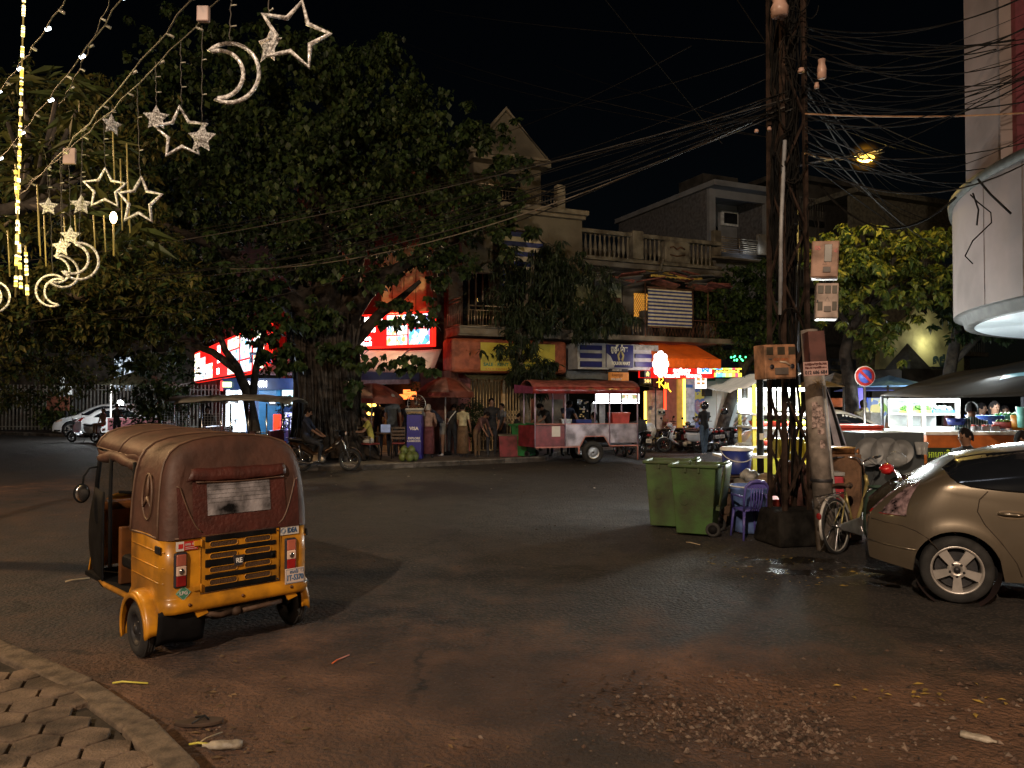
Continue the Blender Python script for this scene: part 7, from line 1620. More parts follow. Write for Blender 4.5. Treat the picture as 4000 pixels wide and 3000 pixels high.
    for z in (.54,.575): MB().box(-.478,-.4755,-.06,.06,z-.008,z+.008).build('plate_mark', blackink, pl_)
    MB().tube([(.40,.10,.2),(.44,.20,.01)], .01, 5).build('kickstand', dark_metal, T)
    return T
def gp(px_, py_, z=0.): p = G(px_, py_, z); return (p.x, p.y, z)
mb1 = motorbike('motorcycle', 'black and chrome underbone motorcycle hitched to the maroon passenger trailer', gp(1178,1840), rad(2), mk('bronze black paint', (.06,.035,.02), .2, .4, coat=.8), 'under')
q_ = Vector(gp(1178,1840)); person((q_.x+.12,q_.y,0), 90, 'trailer driver in dark cap and jacket sitting on the black motorcycle', 1.68, seat=True, top='navy', bottom='dark jeans', sleeves='long', seat_h=.78, legs=((70,-75),(65,-80)), arms=((35,20),(35,20)), nod=20)
GB = 'motorbikes parked in front of the orange awning'
wsc = mk('white scooter paint', (.55,.6,.66), .3, coat=.6, var=.05); bsc = mk('black scooter paint', (.015,.015,.02), .25, coat=.7)
motorbike('scooter', 'black scooter with white front fender and arrow shaped side panels, leftmost in the parked row', gp(2735,1768), rad(180-12), wsc, 'scooter', group=GB)
motorbike('scooter', 'black scooter tail toward the camera left of the helmeted man', gp(2770,1765), rad(118), bsc, 'scooter', group=GB); motorbike('scooter', 'black scooter tail toward the camera right of the helmeted man', gp(2800,1762), rad(105), bsc, 'scooter', group=GB)
motorbike('scooter', 'white scooter ridden by the seated person in white', gp(2930,1752), rad(172), wsc, 'scooter', group=GB)
motorbike('motorcycle', 'dark motorcycle seen from behind with a black milk crate on its seat', gp(2508,1788), rad(100), bsc, 'under', 6); motorbike('motorcycle', 'dark motorcycle standing left of the one with the crate', gp(2440,1785), rad(95), bsc, 'under', -3); motorbike('motorcycle', 'dark motorcycle with grey helmet hanging behind the white bag', gp(2600,1765), rad(120), bsc, 'under')
motorbike('scooter', 'dark scooter parked in the market between the camouflage shirt and the food display', tuple(at(3500,1700,19.5).xy)+(0,), rad(160), bsc, 'scooter'); motorbike('scooter', 'white delivery scooter with grey box on the far left road', gp(372,1728), rad(165), wsc, 'scooter')
cr = at(2487,1665,24.6); t = thing('milk_crate', 'black plastic crate tied on the seat of the dark motorcycle', 'crate', cr); t.rotation_euler = (0,rad(-12),rad(6))
MB().box(-.27,.27,-.2,.2,-.18,-.16).box(-.27,.27,-.2,-.185,-.18,.16).box(-.27,.27,.185,.2,-.18,.16).box(-.27,-.255,-.18,.18,-.18,.16).box(.255,.27,-.18,.18,-.18,.16).build('crate_wall', black_plastic, t); m = MB()
for k in range(12): m.bar((-.27+k*.045,-.205,-.17),(-.27+k*.045+.04,-.205,.15),.008)
m.build('lattice', dark_metal, t)
for px_, py_, Y, mt, lb in ((2583,1610,26.6,mk('cream helmet', (.42,.40,.33), .3, coat=.7),'cream helmet hanging on the handlebar of the dark motorcycle'),(2828,1608,27.6,mk('black helmet', (.02,.02,.025), .2, coat=.9),'black helmet on the mirror of the scooter right of the helmeted man')):
    t = thing('helmet', lb, 'helmet', at(px_,py_,Y)); MB().sheet(lambda u, w: (.13*sin(pi*.75*u)*sin(2*pi*w), .15*sin(pi*.75*u)*cos(2*pi*w), .14*cos(pi*.75*u)), 10, 18).build('shell', mt, t, solid=.01); MB().sheet(lambda u, w: (.14*sin(2*w-1), -.10-.05*cos(2*w-1), -.05+.09*u), 3, 8).build('visor', glass_dark, t)
m = MB().ball((0,0,0),.22,.16,.28,10,14); m.v = [(a*(1+.12*sin(9*c_+5*a)),b_,c_*(1+.1*sin(8*a))) for a,b_,c_ in m.v]; o = m.build('shopping_bag', mk('white plastic bag', (.55,.55,.55), .4, var=.2, bump=.8, bscale=10)); o.location = at(2535,1685,25.2); tag(o, 'white plastic bag hanging from the motorcycle beside the black crate', 'bag')
person(gp(2752,1776), 205, 'man in black shirt, jeans and black helmet standing with his back to the camera', 1.74, top='black', bottom='denim', helmet=mk('helmet black gloss', (.02,.02,.025), .15, coat=1.), arms=((15,85),(15,85)), shoes=shoe_w, legs=((10,-10),(-4,-4)))
person(tuple(Vector(gp(2610,1764))+Vector((0,.9,0))), -25, 'shirtless man seated on a stool before the golden post', 1.65, seat=True, top='shirtless', bottom='dark jeans', seat_h=.6)
q_ = Vector(gp(2925,1752)); person((q_.x-.1,q_.y,0), -80, 'person in white shirt and dark shorts sitting on the white scooter', 1.65, seat=True, top='white', bottom='dark jeans', shorts=True, seat_h=.78, legs=((60,-70),(60,-75)), arms=((40,10),(40,10)))
person(gp(455,1722), 175, 'person in black standing by the white car on the far left', 1.72, top='black', bottom='dark jeans', arms=((10,80),(10,60)))
person(gp(402,1728), -30, 'child in pale shirt beside the person in black on the far left', 1.45, top='pink beige', bottom='brown', seat=True, seat_h=.75)
for a, b_, f_, h_, tp_, lb in ((1408,1764,40,1.62,'maroon','short person in maroon top between the checked shirt and the waiter'),(1556,1758,-30,1.7,'brown','person in brown facing out behind the grey haired man'),(1700,1760,15,1.66,'grey','dim figure in grey behind the two women'),(1960,1764,-50,1.6,'checked','person in a checked top standing behind the red vendor box')):
    person(foot(a,b_), f_, lb, h_, top=tp_, long_hair=f_ > 0, arms=((15,40),(10,15)))
for a, b_, q, m_, lb in ((2655,1762,112,bsc,'dark scooter between the white bag and the arrow panelled scooter'),(2690,1764,125,mk('red brown scooter paint', (.10,.02,.02), .25, coat=.7),'red brown scooter squeezed behind the arrow panelled scooter'),(2860,1756,100,bsc,'dark scooter nose in beside the leaning tree trunk')):
    motorbike('scooter', lb, gp(a,b_), rad(q), m_, 'scooter', group=GB)
for i, px_ in enumerate((3500,3545,3700)): person(hat(px_,1572+4*i,18+i,1.65), 40*i-20, ['shopper in grey seen far behind the food display','dark shopper beyond the food display to its left','shopper in maroon standing behind the display posts'][i], 1.65, top=['grey','black','maroon'][i])
# passenger trailers ------------------------------------------------------
def trailer(label, loc, rz, panel, roofm, Lr=2.5, grp=None):
    T = thing('passenger_trailer', label, 'trailer', loc, rz, grp); Wd = .62
    for s in (1,-1):
        wh = MB().torus((0,s*(Wd+.06),.30),.25,.045,'y',28,8).build('wheel', rubber, T); MB().lathe([(.02,0),(.2,.02),(.2,-.02)],20,(0,s*(Wd+.06),.30),'y').build('rim', steel, wh)
        for x in (-.85,-.1,.85): MB().tube([(x,s*Wd,.45),(x,s*Wd,1.75)], .02, 6).build('roof_post', chrome, T)
        MB().box(-.9,-.15,s*Wd-.015,s*Wd+.015,.50,.95).build('side_panel', panel, T, bevel=.01); MB().box(.25,.9,s*Wd-.015,s*Wd+.015,.50,.92).build('side_panel', panel, T, bevel=.01)
        m = MB()
        for z in np.arange(1.0,1.5,.07): m.cyl((-.85,s*Wd,z),(-.35,s*Wd,z),.005,4)
        for x in np.arange(-.85,-.34,.08): m.cyl((x,s*Wd,.98),(x,s*Wd,1.5),.005,4)
        m.build('side_grille', steel, T); MB().tube([(-.9,s*(Wd+.03),.96),(.9,s*(Wd+.03),.96)], .014, 6).tube([(-.95,s*(Wd+.03),.47),(1.0,s*(Wd+.03),.47)], .02, 6).build('trim_rail', chrome, T)
    MB().sheet(lambda u, v: (-Lr/2+Lr*u, -.8+1.6*v, 1.74+.14*sin(pi*v)**.6+.10*sin(pi*u)**.7+.01*sin(u*30)), 20, 12).build('canopy', roofm, T, solid=.03); MB().box(-.9,.95,-Wd,Wd,.44,.49).build('floor', blk, T)
    MB().box(-.88,-.45,-.55,.55,.5,.72).box(-.9,-.8,-.55,.55,.72,1.15).box(.55,.88,-.55,.55,.5,.70).box(.84,.92,-.55,.55,.7,1.05).build('bench', panel, T, bevel=.03); MB().tube([(1.0,0,.46),(1.5,0,.6),(1.85,0,.72)], .03, 6).build('drawbar', chrome, T)
    MB().box(.0,.12,.5,.58,.8,1.0).build('number_light', MATS['dark red metal box'], T)
    return T
mar = mk('maroon trailer panel', (.09,.015,.025), .35, coat=.6); crm = mk('cream canopy vinyl', (.26,.23,.18), .6, var=.15)
p = G(1080,1838); trailer('maroon passenger trailer with cream canopy hitched to the black motorcycle', (p.x-1.0,p.y+.35,0), rad(-2), mar, crm, 3.0)
p = at(770,1770,23.5); trailer('passenger trailer with grey canopy further left with chrome posts', (p.x,p.y,0), rad(8), mk('dull maroon panel', (.06,.02,.02), .5), mk('grey canopy vinyl', (.13,.11,.11), .6), 2.1)
person((p.x+.35,p.y-.1,.0), 15, 'driver sitting inside the grey canopied trailer', 1.65, seat=True, top='black', seat_h=.8, sleeves='long')
# umbrellas, tables, chairs --------------------------------------------------
def umbrella(px_, pytop, Y, rpx, label, base=.14):
    p = at(px_, pytop, Y); T = thing('market_umbrella', label, 'umbrella', (p.x, Y, base)); R = rpx/F*Y; z1 = p.z-base; z0 = z1-.46
    MB().cyl((0,0,0),(0,0,z1-.03),.022,8).build('pole', mk('white pole', (.5,.5,.5), .4), T); MB().cyl((0,0,0),(0,0,.1),.2,16).build('base', blk, T)
    oc = mk('rust orange umbrella cloth', (.19,.045,.025), .7, var=.15); wc_ = mk('faded pink umbrella cloth', (.23,.105,.08), .7, var=.15); m = MB()
    for k in range(8):
        a0, a1 = 2*pi*k/8+.2, 2*pi*(k+1)/8+.2; m.k = k % 2
        m.sheet(lambda u, v: ((lambda q, rr_, zz: (rr_*cos(q), rr_*sin(q), zz))(a0+(a1-a0)*v, R*u*(1-.05*sin(pi*v)), z1-(z1-z0)*u**1.9)), 8, 4)
    m.build('canopy', [oc, wc_], T, solid=.006); v_ = MB(); v_.sheet(lambda u, v: (R*1.0*cos(2*pi*u+.2), R*sin(2*pi*u+.2), z0-.17*v), 48, 1); v_.build('valance', oc, T)
    q = -pi/2-.12; txt('GANZBERG', .13, mk('dark red print', (.20,.02,.02), .7), T, Matrix.Translation((R*1.01*cos(q),R*1.01*sin(q),z0-.085)) @ Matrix.Rotation(q+pi/2,4,'Z') @ FACE, bold=.004)
    m = MB()
    for k in range(8): q = 2*pi*k/8+.2; m.cyl((0,0,z0+.05),(R*.95*cos(q),R*.95*sin(q),z0+.02),.006,4)
    m.build('ribs', steel, T); return T
umbrella(1453,1497,24.0,122,'rust and pink parasol over the seated man in yellow'); umbrella(1740,1474,24.1,112,'darker rust parasol over the standing women by the folding gate')
def table(px_, py_, label, sc=1.):
    t = thing('table', label, 'table', foot(px_,py_)); MB().cyl((0,0,.70),(0,0,.74),.42,20).build('top', wood_dark, t)
    for q in (0,1.57,3.14,4.71): MB().cyl((.3*cos(q+.7),.3*sin(q+.7),0),(.25*cos(q+.7),.25*sin(q+.7),.70),.02,6).build('leg', dark_metal, t)
    return t
def cane_chair(px_, py_, rz, label):
    t = thing('chair', label, 'chair', foot(px_,py_), rad(rz)); MB().box(-.22,.22,-.22,.22,.42,.47).build('seat', mk('red cushion', (.18,.03,.03), .7), t, bevel=.02)
    for x, y in ((-.2,-.2),(.2,-.2)): MB().cyl((x,y,0),(x,y,.65),.018,6).build('leg', dark_metal, t)
    for x in (-.2,.2): MB().tube([(x,.22,0),(x,.22,.5),(x,.30,.95)], .018, 6).build('back_leg', dark_metal, t); MB().tube([(x,-.2,.65),(x,.22,.66)], .02, 6).build('armrest', dark_metal, t)
    m = MB()
    for z in (.6,.7,.8,.9): m.box(-.2,.2,.24+(z-.5)*.16,.26+(z-.5)*.16,z-.03,z+.03)
    m.build('back_slats', wood_dark, t)
table(1510,1785,'small round table before the seated man in yellow'); cane_chair(1442,1794,60,'dark armchair occupied by the man in yellow'); cane_chair(1560,1790,180,'empty dark armchair with red seat beside the blue kiosk stand'); cane_chair(1375,1790,120,'empty dark armchair left of the seated man')
t = foot(1510,1785); tag(MB().box(t[0]-.14,t[0]+.14,t[1]-.2,t[1]-.19,.883,1.12).build('menu_card', mk('pale blue card', (.3,.4,.65), .5, emit=.1, ec=(.5,.6,1))), 'pale blue menu card standing on the round table', 'menu')
# blue card stand and coconuts
ks = thing('card_stand', 'tall royal blue promotion stand with menu tray on top beside the coconuts', 'stand', foot(1621,1792), rad(-4)); MB().box(-.215,.215,-.16,.16,0,1.28).build('stand_body', mk('royal blue board', (.012,.012,.20), .4, var=.1), ks, bevel=.01)
tr_ = MB(); tr_.M = Matrix.Translation((0,0,1.36)) @ Matrix.Rotation(rad(-28),4,'X'); tr_.box(-.26,.26,-.18,.2,-.02,.02); tr_.M = tr_.M @ Matrix.Identity(4); tr_.build('tray', mk('white tray', (.45,.45,.42), .5), ks); m = MB(); m.M = Matrix.Translation((0,0,1.36)) @ Matrix.Rotation(rad(28),4,'X'); m.box(-.22,.22,-.15,.16,.02,.04); m.build('open_menu', mk('brown menu pages', (.30,.22,.12), .6, var=.5, scale=18), ks)
txt('VISA', .13, stkw, ks, Matrix.Translation((0,-.163,.88)) @ FACE, bold=.004); txt('EXPLORE', .085, stkw, ks, Matrix.Translation((0,-.163,.60)) @ FACE, bold=.003); txt('CAMBODIA', .075, stkw, ks, Matrix.Translation((0,-.163,.52)) @ FACE, bold=.002)
cc = mk('green coconut', (.10,.13,.03), .5, var=.25)
for k, (a, b_, z) in enumerate(((1573,1803,0),(1600,1804,0),(1621,1801,0),(1579,1798,.17),(1607,1798,.17))):
    p = foot(a,b_); tag(put(MB().lathe([(0,-.13),(.07,-.11),(.115,-.03),(.11,.05),(.06,.12),(0,.145)],14).build('coconut', cc), (p[0],p[1],.14+.13+z*.9), k), 'green coconut in the small pile at the foot of the blue stand', 'coconut', 'pile of green coconuts')
# standing fan
p = at(1627,1590,23.4); fn_ = thing('standing_fan', 'grey standing electric fan between the two parasols', 'fan', (p.x,p.y,.14)); z = p.z-.14; MB().cyl((0,0,0),(0,0,z),.03,8).build('stand', steel, fn_); m = MB(); m.torus((0,0,z+.1),.27,.012,'y',30,5)
for k in range(20): q = k*pi/10; m.cyl((0,-.08,z+.1),(.27*cos(q),0,z+.1+.27*sin(q)),.004,3)
m.build('cage', steel, fn_); MB().cyl((0,-.02,z+.1),(0,.12,z+.1),.06,10).build('motor', blk, fn_)
# red food cart ----------------------------------------------------------
p = G(2290,1806); ct = thing('food_cart', 'red tin food cart with canopy on two big wheels across the road', 'food cart', (p.x,p.y,0), rad(14)); redp = mk('dark red cart paint', (.17,.02,.03), .4, var=.25, coat=.3); tin = mk('dented tin sheet', (.33,.27,.28), .38, .75, var=.35, scale=3, bump=.5, bscale=5); pkp = mk('pink frame paint', (.50,.20,.17), .5)
hw = .62
x0, xm, x1 = -.85, .45, 1.05
for s in (-1,1): wh = MB().torus((0.0,s*.55,.33),.25,.085,'y',32,10).build('wheel', rubber, ct); MB().lathe([(.03,.05*s),(.10,.06*s),(.15,.03*s),(.18,.05*s)],20,(0,s*.57,.33),'y').build('rim', steel, wh)
MB().prism([(x0,.52),(-.42,.52),(-.25,.80),(.32,.80),(.5,.52),(.5,1.15),(x0,1.15)], -hw, -hw+.02).build('side_sheet', tin, ct); MB().box(.52,1.35,-hw,-hw+.02,.60,1.15).build('side_sheet', tin, ct); MB().box(-1.75,x0-.01,-hw+.01,-hw+.04,.50,1.12).build('red_side', redp, ct); MB().add([(-1.75,-hw,.5),(-2.0,.3,.5),(-2.0,.3,1.12),(-1.75,-hw,1.12)], [(0,1,2,3)]).build('red_end', redp, ct)
MB().box(-1.25,-1.0,-hw,-hw+.009,.80,1.10).build('torn_poster', stkw, ct); MB().box(-1.75,1.35,-hw+.05,hw,.48,.54).box(-1.72,1.3,-hw+.05,hw,1.08,1.12).build('cart_floor', blk, ct)
MB().tube([(-1.75,-hw-.01,.50),(-.42,-hw-.01,.50),(-.25,-hw-.01,.80),(.32,-hw-.01,.80),(.5,-hw-.01,.52),(1.38,-hw-.01,.52)], .022, 4).tube([(-1.75,-hw-.01,1.16),(1.38,-hw-.01,1.16)], .018, 4).build('frame_rail', pkp, ct)
for x in (-1.75,x0,.5,1.37):
    for s in (-1,1): MB().cyl((x,s*hw*.99,.5),(x,s*hw*.99,2.2),.02,6).build('canopy_post', mk('lilac post', (.38,.30,.42), .4, .3), ct)
MB().cyl((1.37,-hw,.1),(1.37,-hw,.5),.02,6).build('prop_leg', pkp, ct); MB().bar((-.45,-hw-.02,.30),(-.45,-hw-.02,.50),.04).build('bracket', pkp, ct)
MB().sheet(lambda u, v: (-1.85+3.25*u, -.72+1.45*v, 2.20+.22*sin(pi*v)**.7+.01*sin(u*25)), 20, 10).build('canopy', mk('faded red canopy', (.24,.07,.06), .6, var=.25), ct, solid=.02)
MB().sheet(lambda u, v: (-1.85+3.25*u, -.73-.01*sin(u*30), 2.03+.19*v), 24, 2).build('valance', mk('shiny red valance', (.24,.03,.03), .3, var=.35, coat=.6), ct, solid=.01); MB().add([(-1.85,-.73,2.03),(-2.1,.4,2.05),(-2.1,.4,2.3),(-1.85,-.73,2.22)], [(0,1,2,3)]).build('valance_end', mk('purple red valance', (.16,.03,.09), .4), ct)
rdb = mk('red cool box', (.42,.05,.04), .5)
def prop(name, label, cat, x, y, z, d, mat, T=ct, lidm=None, rz=14):
    w_ = T.matrix_basis @ Vector((x,y,z)) if T else Vector((x,y,z)); t = thing(name, label, cat, w_, rad(rz)); MB().tbox(0,0,0,d[2],d[0]*.46,d[1]*.46,d[0]*.5,d[1]*.5).build('box_wall', mat, t, bevel=.015)
    if lidm: MB().box(-d[0]*.53,d[0]*.53,-d[1]*.53,d[1]*.53,d[2]+.001,d[2]+.05).build('lid', lidm, t, bevel=.01)
bpy.context.view_layer.update()
prop('cool_box', 'red cool box with pale lid on the food cart', 'cool box', .95,-.2,1.13,(.55,.4,.30), rdb, lidm=mk('red lid', (.5,.1,.08), .5)); prop('basin', 'blue plastic basin on the food cart', 'basin', -.1,.1,1.13,(.5,.4,.14), navy); prop('pot', 'steel cooking pot on the food cart', 'pot', -.65,0,1.13,(.32,.32,.16), steel)
c_ = ct.location; person((c_.x-1.0,c_.y+1.1,.14), -60, 'man in black stooping over the food cart, nearer the left post', 1.74, lean=30, top='black', arms=((30,30),(30,30)), nod=25)
person((c_.x-.55,c_.y+1.35,.14), 30, 'man in navy behind the stooping man at the food cart', 1.78, lean=18, top='navy', nod=30, arms=((30,20),(30,20))); person((c_.x+.35,c_.y+1.25,.14), -120, 'seated woman with pale top behind the food cart', 1.6, seat=True, top='grey', long_hair=True, seat_h=.5)
prop('vendor_box', 'dark red vendor box on small wheels beside the bright green bin', 'vendor box', *foot(2000,1782), (.8,.6,.62), MATS['dark red cart paint'], None, cream_t, 0)
lm_ = Bld(FM, 'lit_menu_board', 'white lit menu board with dish photos above the food cart', FM.uz(2320,1500,2)[0], 'sign')
lm_.px('board', (2330,1517,2498,1565), 2.0, 2.1, mk('lit menu board', (1,1,1), emit=1.5, ec=(.93,.96,1))); 
for k in range(2):
    for j in range(2): lm_.px('dish_photo', (2430+34*k,1520+22*j,2456+34*k,1538+22*j), 2.101, 2.11, ramp_emit('dish photo', [(.6,.3,.15),(.9,.8,.6),(.4,.5,.2),(1,.9,.8)], 14, 1.2))
lm_.px('blue_label', (2400,1520,2424,1530), 2.101, 2.11, mk('blue lit label', (.1,.2,.9), emit=1.3, ec=(.1,.25,1))); lm_.px('tube_lamp', (2320,1570,2498,1575), 2.1, 2.15, white_glow)
tk2 = Bld(FM, 'black_tarp_roof', 'low black tarp roof sheltering the menu board behind the food cart', FM.uz(2180,1500,2)[0], 'tarp'); u0_,_,_,z1_ = tk2.rc(2185,1503,2540,1520,2.6); u1_ = tk2.rc(2185,1503,2590,1520,2.6)[1]
MB().sheet(lambda u, v: (u0_+(u1_-u0_)*u, -2.8+2.*v, z1_-.12+.18*sin(pi*u)+.2*v), 12, 6).build('tarp', blk, tk2.T, solid=.02)
for u in (u0_+.3,u1_-.3): MB().cyl((u,-2.6,.14),(u,-2.6,z1_-.05),.025,6).build('tarp_post', dark_metal, tk2.T)
light('POINT', tuple(FM.W(FM.uz(2400,1600,2.4)[0], 3.0, 2.1)), 45, (.9,.95,1), .15, 'menu_tube_light')

# ================================================================ market stalls on the right
def stall_box(name, label, cat, px0, py0, px1, py1, Y, dep, mat, bevel=.01, rz=0, lid=None, base=None):
    a, b = at(px0,py0,Y), at(px1,py1,Y); t = thing(name, label, cat, ((a.x+b.x)/2, Y, b.z if base is None else base), rad(rz)); w_ = (b.x-a.x)/2; h = a.z-(b.z if base is None else base)
    MB().box(-w_,w_,0,dep,0,h).build('box_wall', mat, t, bevel=bevel)
    if lid: MB().box(-w_*1.03,w_*1.03,-.02,dep+.02,h+.001,h+.05).build('lid', lid, t, bevel=.01)
    return t, w_, h
wst = mk('stall white tray', (.7,.7,.68), .5); yst = mk('yellow stall frame', (.50,.42,.05), .5); redt = mk('red tray plastic', (.5,.05,.03), .4); herb = mk('fresh herbs', (.08,.22,.03), .6, var=.5, scale=25, bump=1., bscale=30); ylb = mk('yellow crate', (.45,.42,.04), .5)
# left lit stall behind the pole
a = at(2940,1760,13.2); ST = thing('food_stall', 'brightly lit noodle stall with yellow posts behind the lattice tower', 'food stall', (a.x,13.2,0), rad(-4)); sx = lambda px_, Y=13.2: at(px_,1600,Y).x-a.x; sz = lambda py_, Y=13.2: at(3000,py_,Y).z
for x in (sx(2945),sx(3190)):
    for y in (0,1.1): MB().box(x-.03,x+.03,y-.03,y+.03,0,sz(1500)).build('stall_post', yst, ST)
for z_, nm in ((1615,'upper_shelf'),(1668,'middle_shelf'),(1742,'counter')): MB().box(sx(2935),sx(3230),-.05,1.2,sz(z_)-.03,sz(z_)).build(nm, wst if nm != 'upper_shelf' else alu, ST)
MB().box(sx(2935),sx(3230),.0,1.1,.25,sz(1755)-.05).build('stall_base', ylb, ST)
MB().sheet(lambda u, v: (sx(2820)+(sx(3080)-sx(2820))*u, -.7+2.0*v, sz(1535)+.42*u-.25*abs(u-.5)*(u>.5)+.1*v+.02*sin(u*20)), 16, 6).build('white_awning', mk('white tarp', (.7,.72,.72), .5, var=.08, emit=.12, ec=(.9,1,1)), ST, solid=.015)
MB().box(sx(2975),sx(3180),.9,1.0,sz(1608),sz(1512)).build('lit_back_board', ramp_emit('lit stall board', [(1,1,.95),(1,.95,.75),(1,1,1),(.9,.9,.6)], 3, 1.9, 'NOISE'), ST)
MB().cyl((sx(2960),.4,sz(1520)),(sx(3180),.4,sz(1520)),.03,8).build('tube_lamp', white_glow, ST)
bpy.context.view_layer.update()
def bits(T, cx, cy, cz, w_, d, n, r_, mat, nm='food_items'):
    m = MB(); 
    for i in range(n): m.ball((cx+random.uniform(-w_,w_),cy+random.uniform(-d,d),cz+random.uniform(0,r_)), r_*random.uniform(.6,1.2), None, r_*.7, 5, 7)
    return tag(m.build(nm, mat, T), None, None, kind='stuff')
for px_, z_, c, nm in ((2975,1668,redt,'red_tray'),(3050,1668,redt,'red_tray'),(3120,1668,ylb,'yellow_tray'),(2985,1742,redt,'red_tray'),(3060,1742,redt,'red_tray'),(3130,1742,yst,'yellow_tray')):
    x = sx(px_); w_ = ST.matrix_basis @ Vector((x,.15,sz(z_))); t = thing(nm, '%s of food on the noodle stall %s, %s' % (nm.replace('_',' '), 'counter' if z_ == 1742 else 'middle shelf', {2975:'at the left post',3050:'in the middle',3120:'at the right',2985:'at the left post',3060:'in the middle',3130:'at the right'}[px_]), 'tray', w_)
    MB().lathe([(.10,0),(.15,.02),(.19,.10),(.18,.10),(.14,.03),(0,.02)], 18).build('tray_rim', c, t); bits(t,0,0,.08,.12,.1,34,.035,random.choice([herb,herb,mk('noodle yellow', (.55,.5,.12), .6)]))
for k in range(5): w_ = ST.matrix_basis @ Vector((sx(2965)+k*.16,.2,sz(1615))); tag(put(MB().lathe([(.03,0),(.045,.12),(.047,.125),(.04,.12),(.0,.01)], 12).build('white_cup', wst), w_), 'white cup on the top shelf of the lit noodle stall', 'cup', 'row of white cups on the stall shelf')
lb = at(2910,1588,14.2); t = thing('bare_bulb', 'dazzling bare white bulb hanging left of the noodle stall', 'bulb', lb); MB().ball((0,0,0),.13,.13,.15).build('bulb_glass', mk('dazzling bulb', (1,1,1), emit=32, ec=(.95,1,1)), t); MB().cyl((0,0,.14),(0,0,.55),.008,5).build('cord', blk, t)
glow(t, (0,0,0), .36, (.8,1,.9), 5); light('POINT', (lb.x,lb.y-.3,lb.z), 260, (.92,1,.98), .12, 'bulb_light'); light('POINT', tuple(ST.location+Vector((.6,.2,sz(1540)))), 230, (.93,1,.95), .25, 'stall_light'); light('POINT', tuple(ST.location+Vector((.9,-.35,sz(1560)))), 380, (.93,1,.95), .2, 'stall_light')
tb = at(2890,1790,12.6); t = thing('side_table', 'white topped side table in front of the noodle stall', 'table', (tb.x,12.6,0)); MB().box(-.35,.95,-.3,.35,at(2890,1775,12.6).z-.04,at(2890,1775,12.6).z).build('table_top', wst, t); MB().box(-.3,.9,-.25,.3,0,.6).build('shelf_box', blk, t)
# piles by the pole: yellow crates, red things, rubbish bags
stall_box('yellow_crate', 'yellow plastic crate behind the lattice tower', 'crate', 3040,1715,3170,1790,11.5,.4,ylb); stall_box('yellow_crate', 'second yellow crate tilted beside the leaning pole', 'crate', 3160,1730,3215,1800,11.3,.3,ylb,rz=20); stall_box('red_bucket_box', 'red box low behind the concrete block', 'box', 3000,1950,3070,2010,11.2,.4,redt,base=0.02)
rbm = mk('crumpled grey plastic', (.28,.28,.27), .5, var=.4, bump=1., bscale=9)
def blob(name, px_, py_, Y, r_, mat, label, cat, sq=(1,1,.8), seed=1):
    c = at(px_,py_,Y); m = MB().ball((0,0,0), r_*sq[0], r_*sq[1], r_*sq[2], 12, 18); r5 = random.Random(seed); k = [r5.uniform(4,9)/r_*.12 for _ in range(3)]
    m.v = [(x*(1+.13*sin(k[0]*z*9+x*6/r_)),y*(1+.12*sin(k[1]*x*9)),z*(1+.13*sin(k[2]*x*8+y*5/r_))) for x,y,z in m.v]; tag(put(m.build(name, mat), c, seed), label, cat)
blob('rubbish_bag', 2925,1860,11.2,.13,rbm,'crumpled grey rubbish bag right of the navy bucket','bag',seed=2); blob('rubbish_bag', 2890,1895,11.2,.12,mk('greyish brown bag', (.18,.16,.13), .6, bump=1., bscale=9),'brownish rubbish bag behind the purple chair','bag',seed=3); blob('rubbish_bag', 2992,1880,11.2,.15,mk('cardboard', (.2,.14,.09), .8),'cardboard heap behind the steel post','cardboard',seed=4); blob('cloth_heap', 3105,1900,10.4,.30,mk('dark red cloth heap', (.07,.025,.02), .8, var=.5, bump=.8),'dark red cloth heap behind the tower braces','cloth',(.9,.7,1.3),5); blob('yellow_sack', 3090,1840,10.7,.16,ylb,'yellow sack slumped behind the tower braces','sack',(1.2,.7,1.5),6)
blob('plastic_bag', 3500,1795,9.6,.12,mk('clear plastic bag', (.35,.37,.38), .25, bump=1., bscale=8, alpha=.6),'clear plastic bag on the cart above the gold car tail','bag',seed=7)
a, b_ = G(3285,2060), at(3210,1800,9.9); tag(MB().tube([a+Vector((0,1.3,0)),b_], .012, 6).build('broom_stick', orn), 'orange broom stick leaning by the concrete pole', 'stick')
c = G(3190,2040); tag(MB().add([(c.x-.3,c.y,.03),(c.x+.25,c.y-.1,.02),(c.x+.3,c.y+.3,.10),(c.x-.05,c.y+.25,.12)], [(0,1,2,3)]).build('red_board', mk('red board', (.25,.03,.02), .6)), 'flat red board on the ground behind the bicycle', 'board')
# folded umbrella, striped
fu = thing('folded_umbrella', 'folded black and white striped umbrella beside the leaning pole', 'umbrella', at(3255,1740,9.9)); m = MB(); hgt = (1740-1490)/F*9.9
for k in range(10):
    q0, q1 = 2*pi*k/10, 2*pi*(k+1)/10; m.k = k % 2; m.sheet(lambda u, v: ((.03+.11*u**.8)*cos(q0+(q1-q0)*v)*(1+.15*sin(pi*v))-.15*(1-u), (.03+.11*u**.8)*sin(q0+(q1-q0)*v)*(1+.15*sin(pi*v)), hgt*(1-u)), 8, 3)
m.build('cloth', [blk, mk('pale stripe cloth', (.30,.28,.32), .8)], fu); MB().cyl((0,0,-.5),(-.15,0,hgt+.08),.012,6).build('shaft', steel, fu)
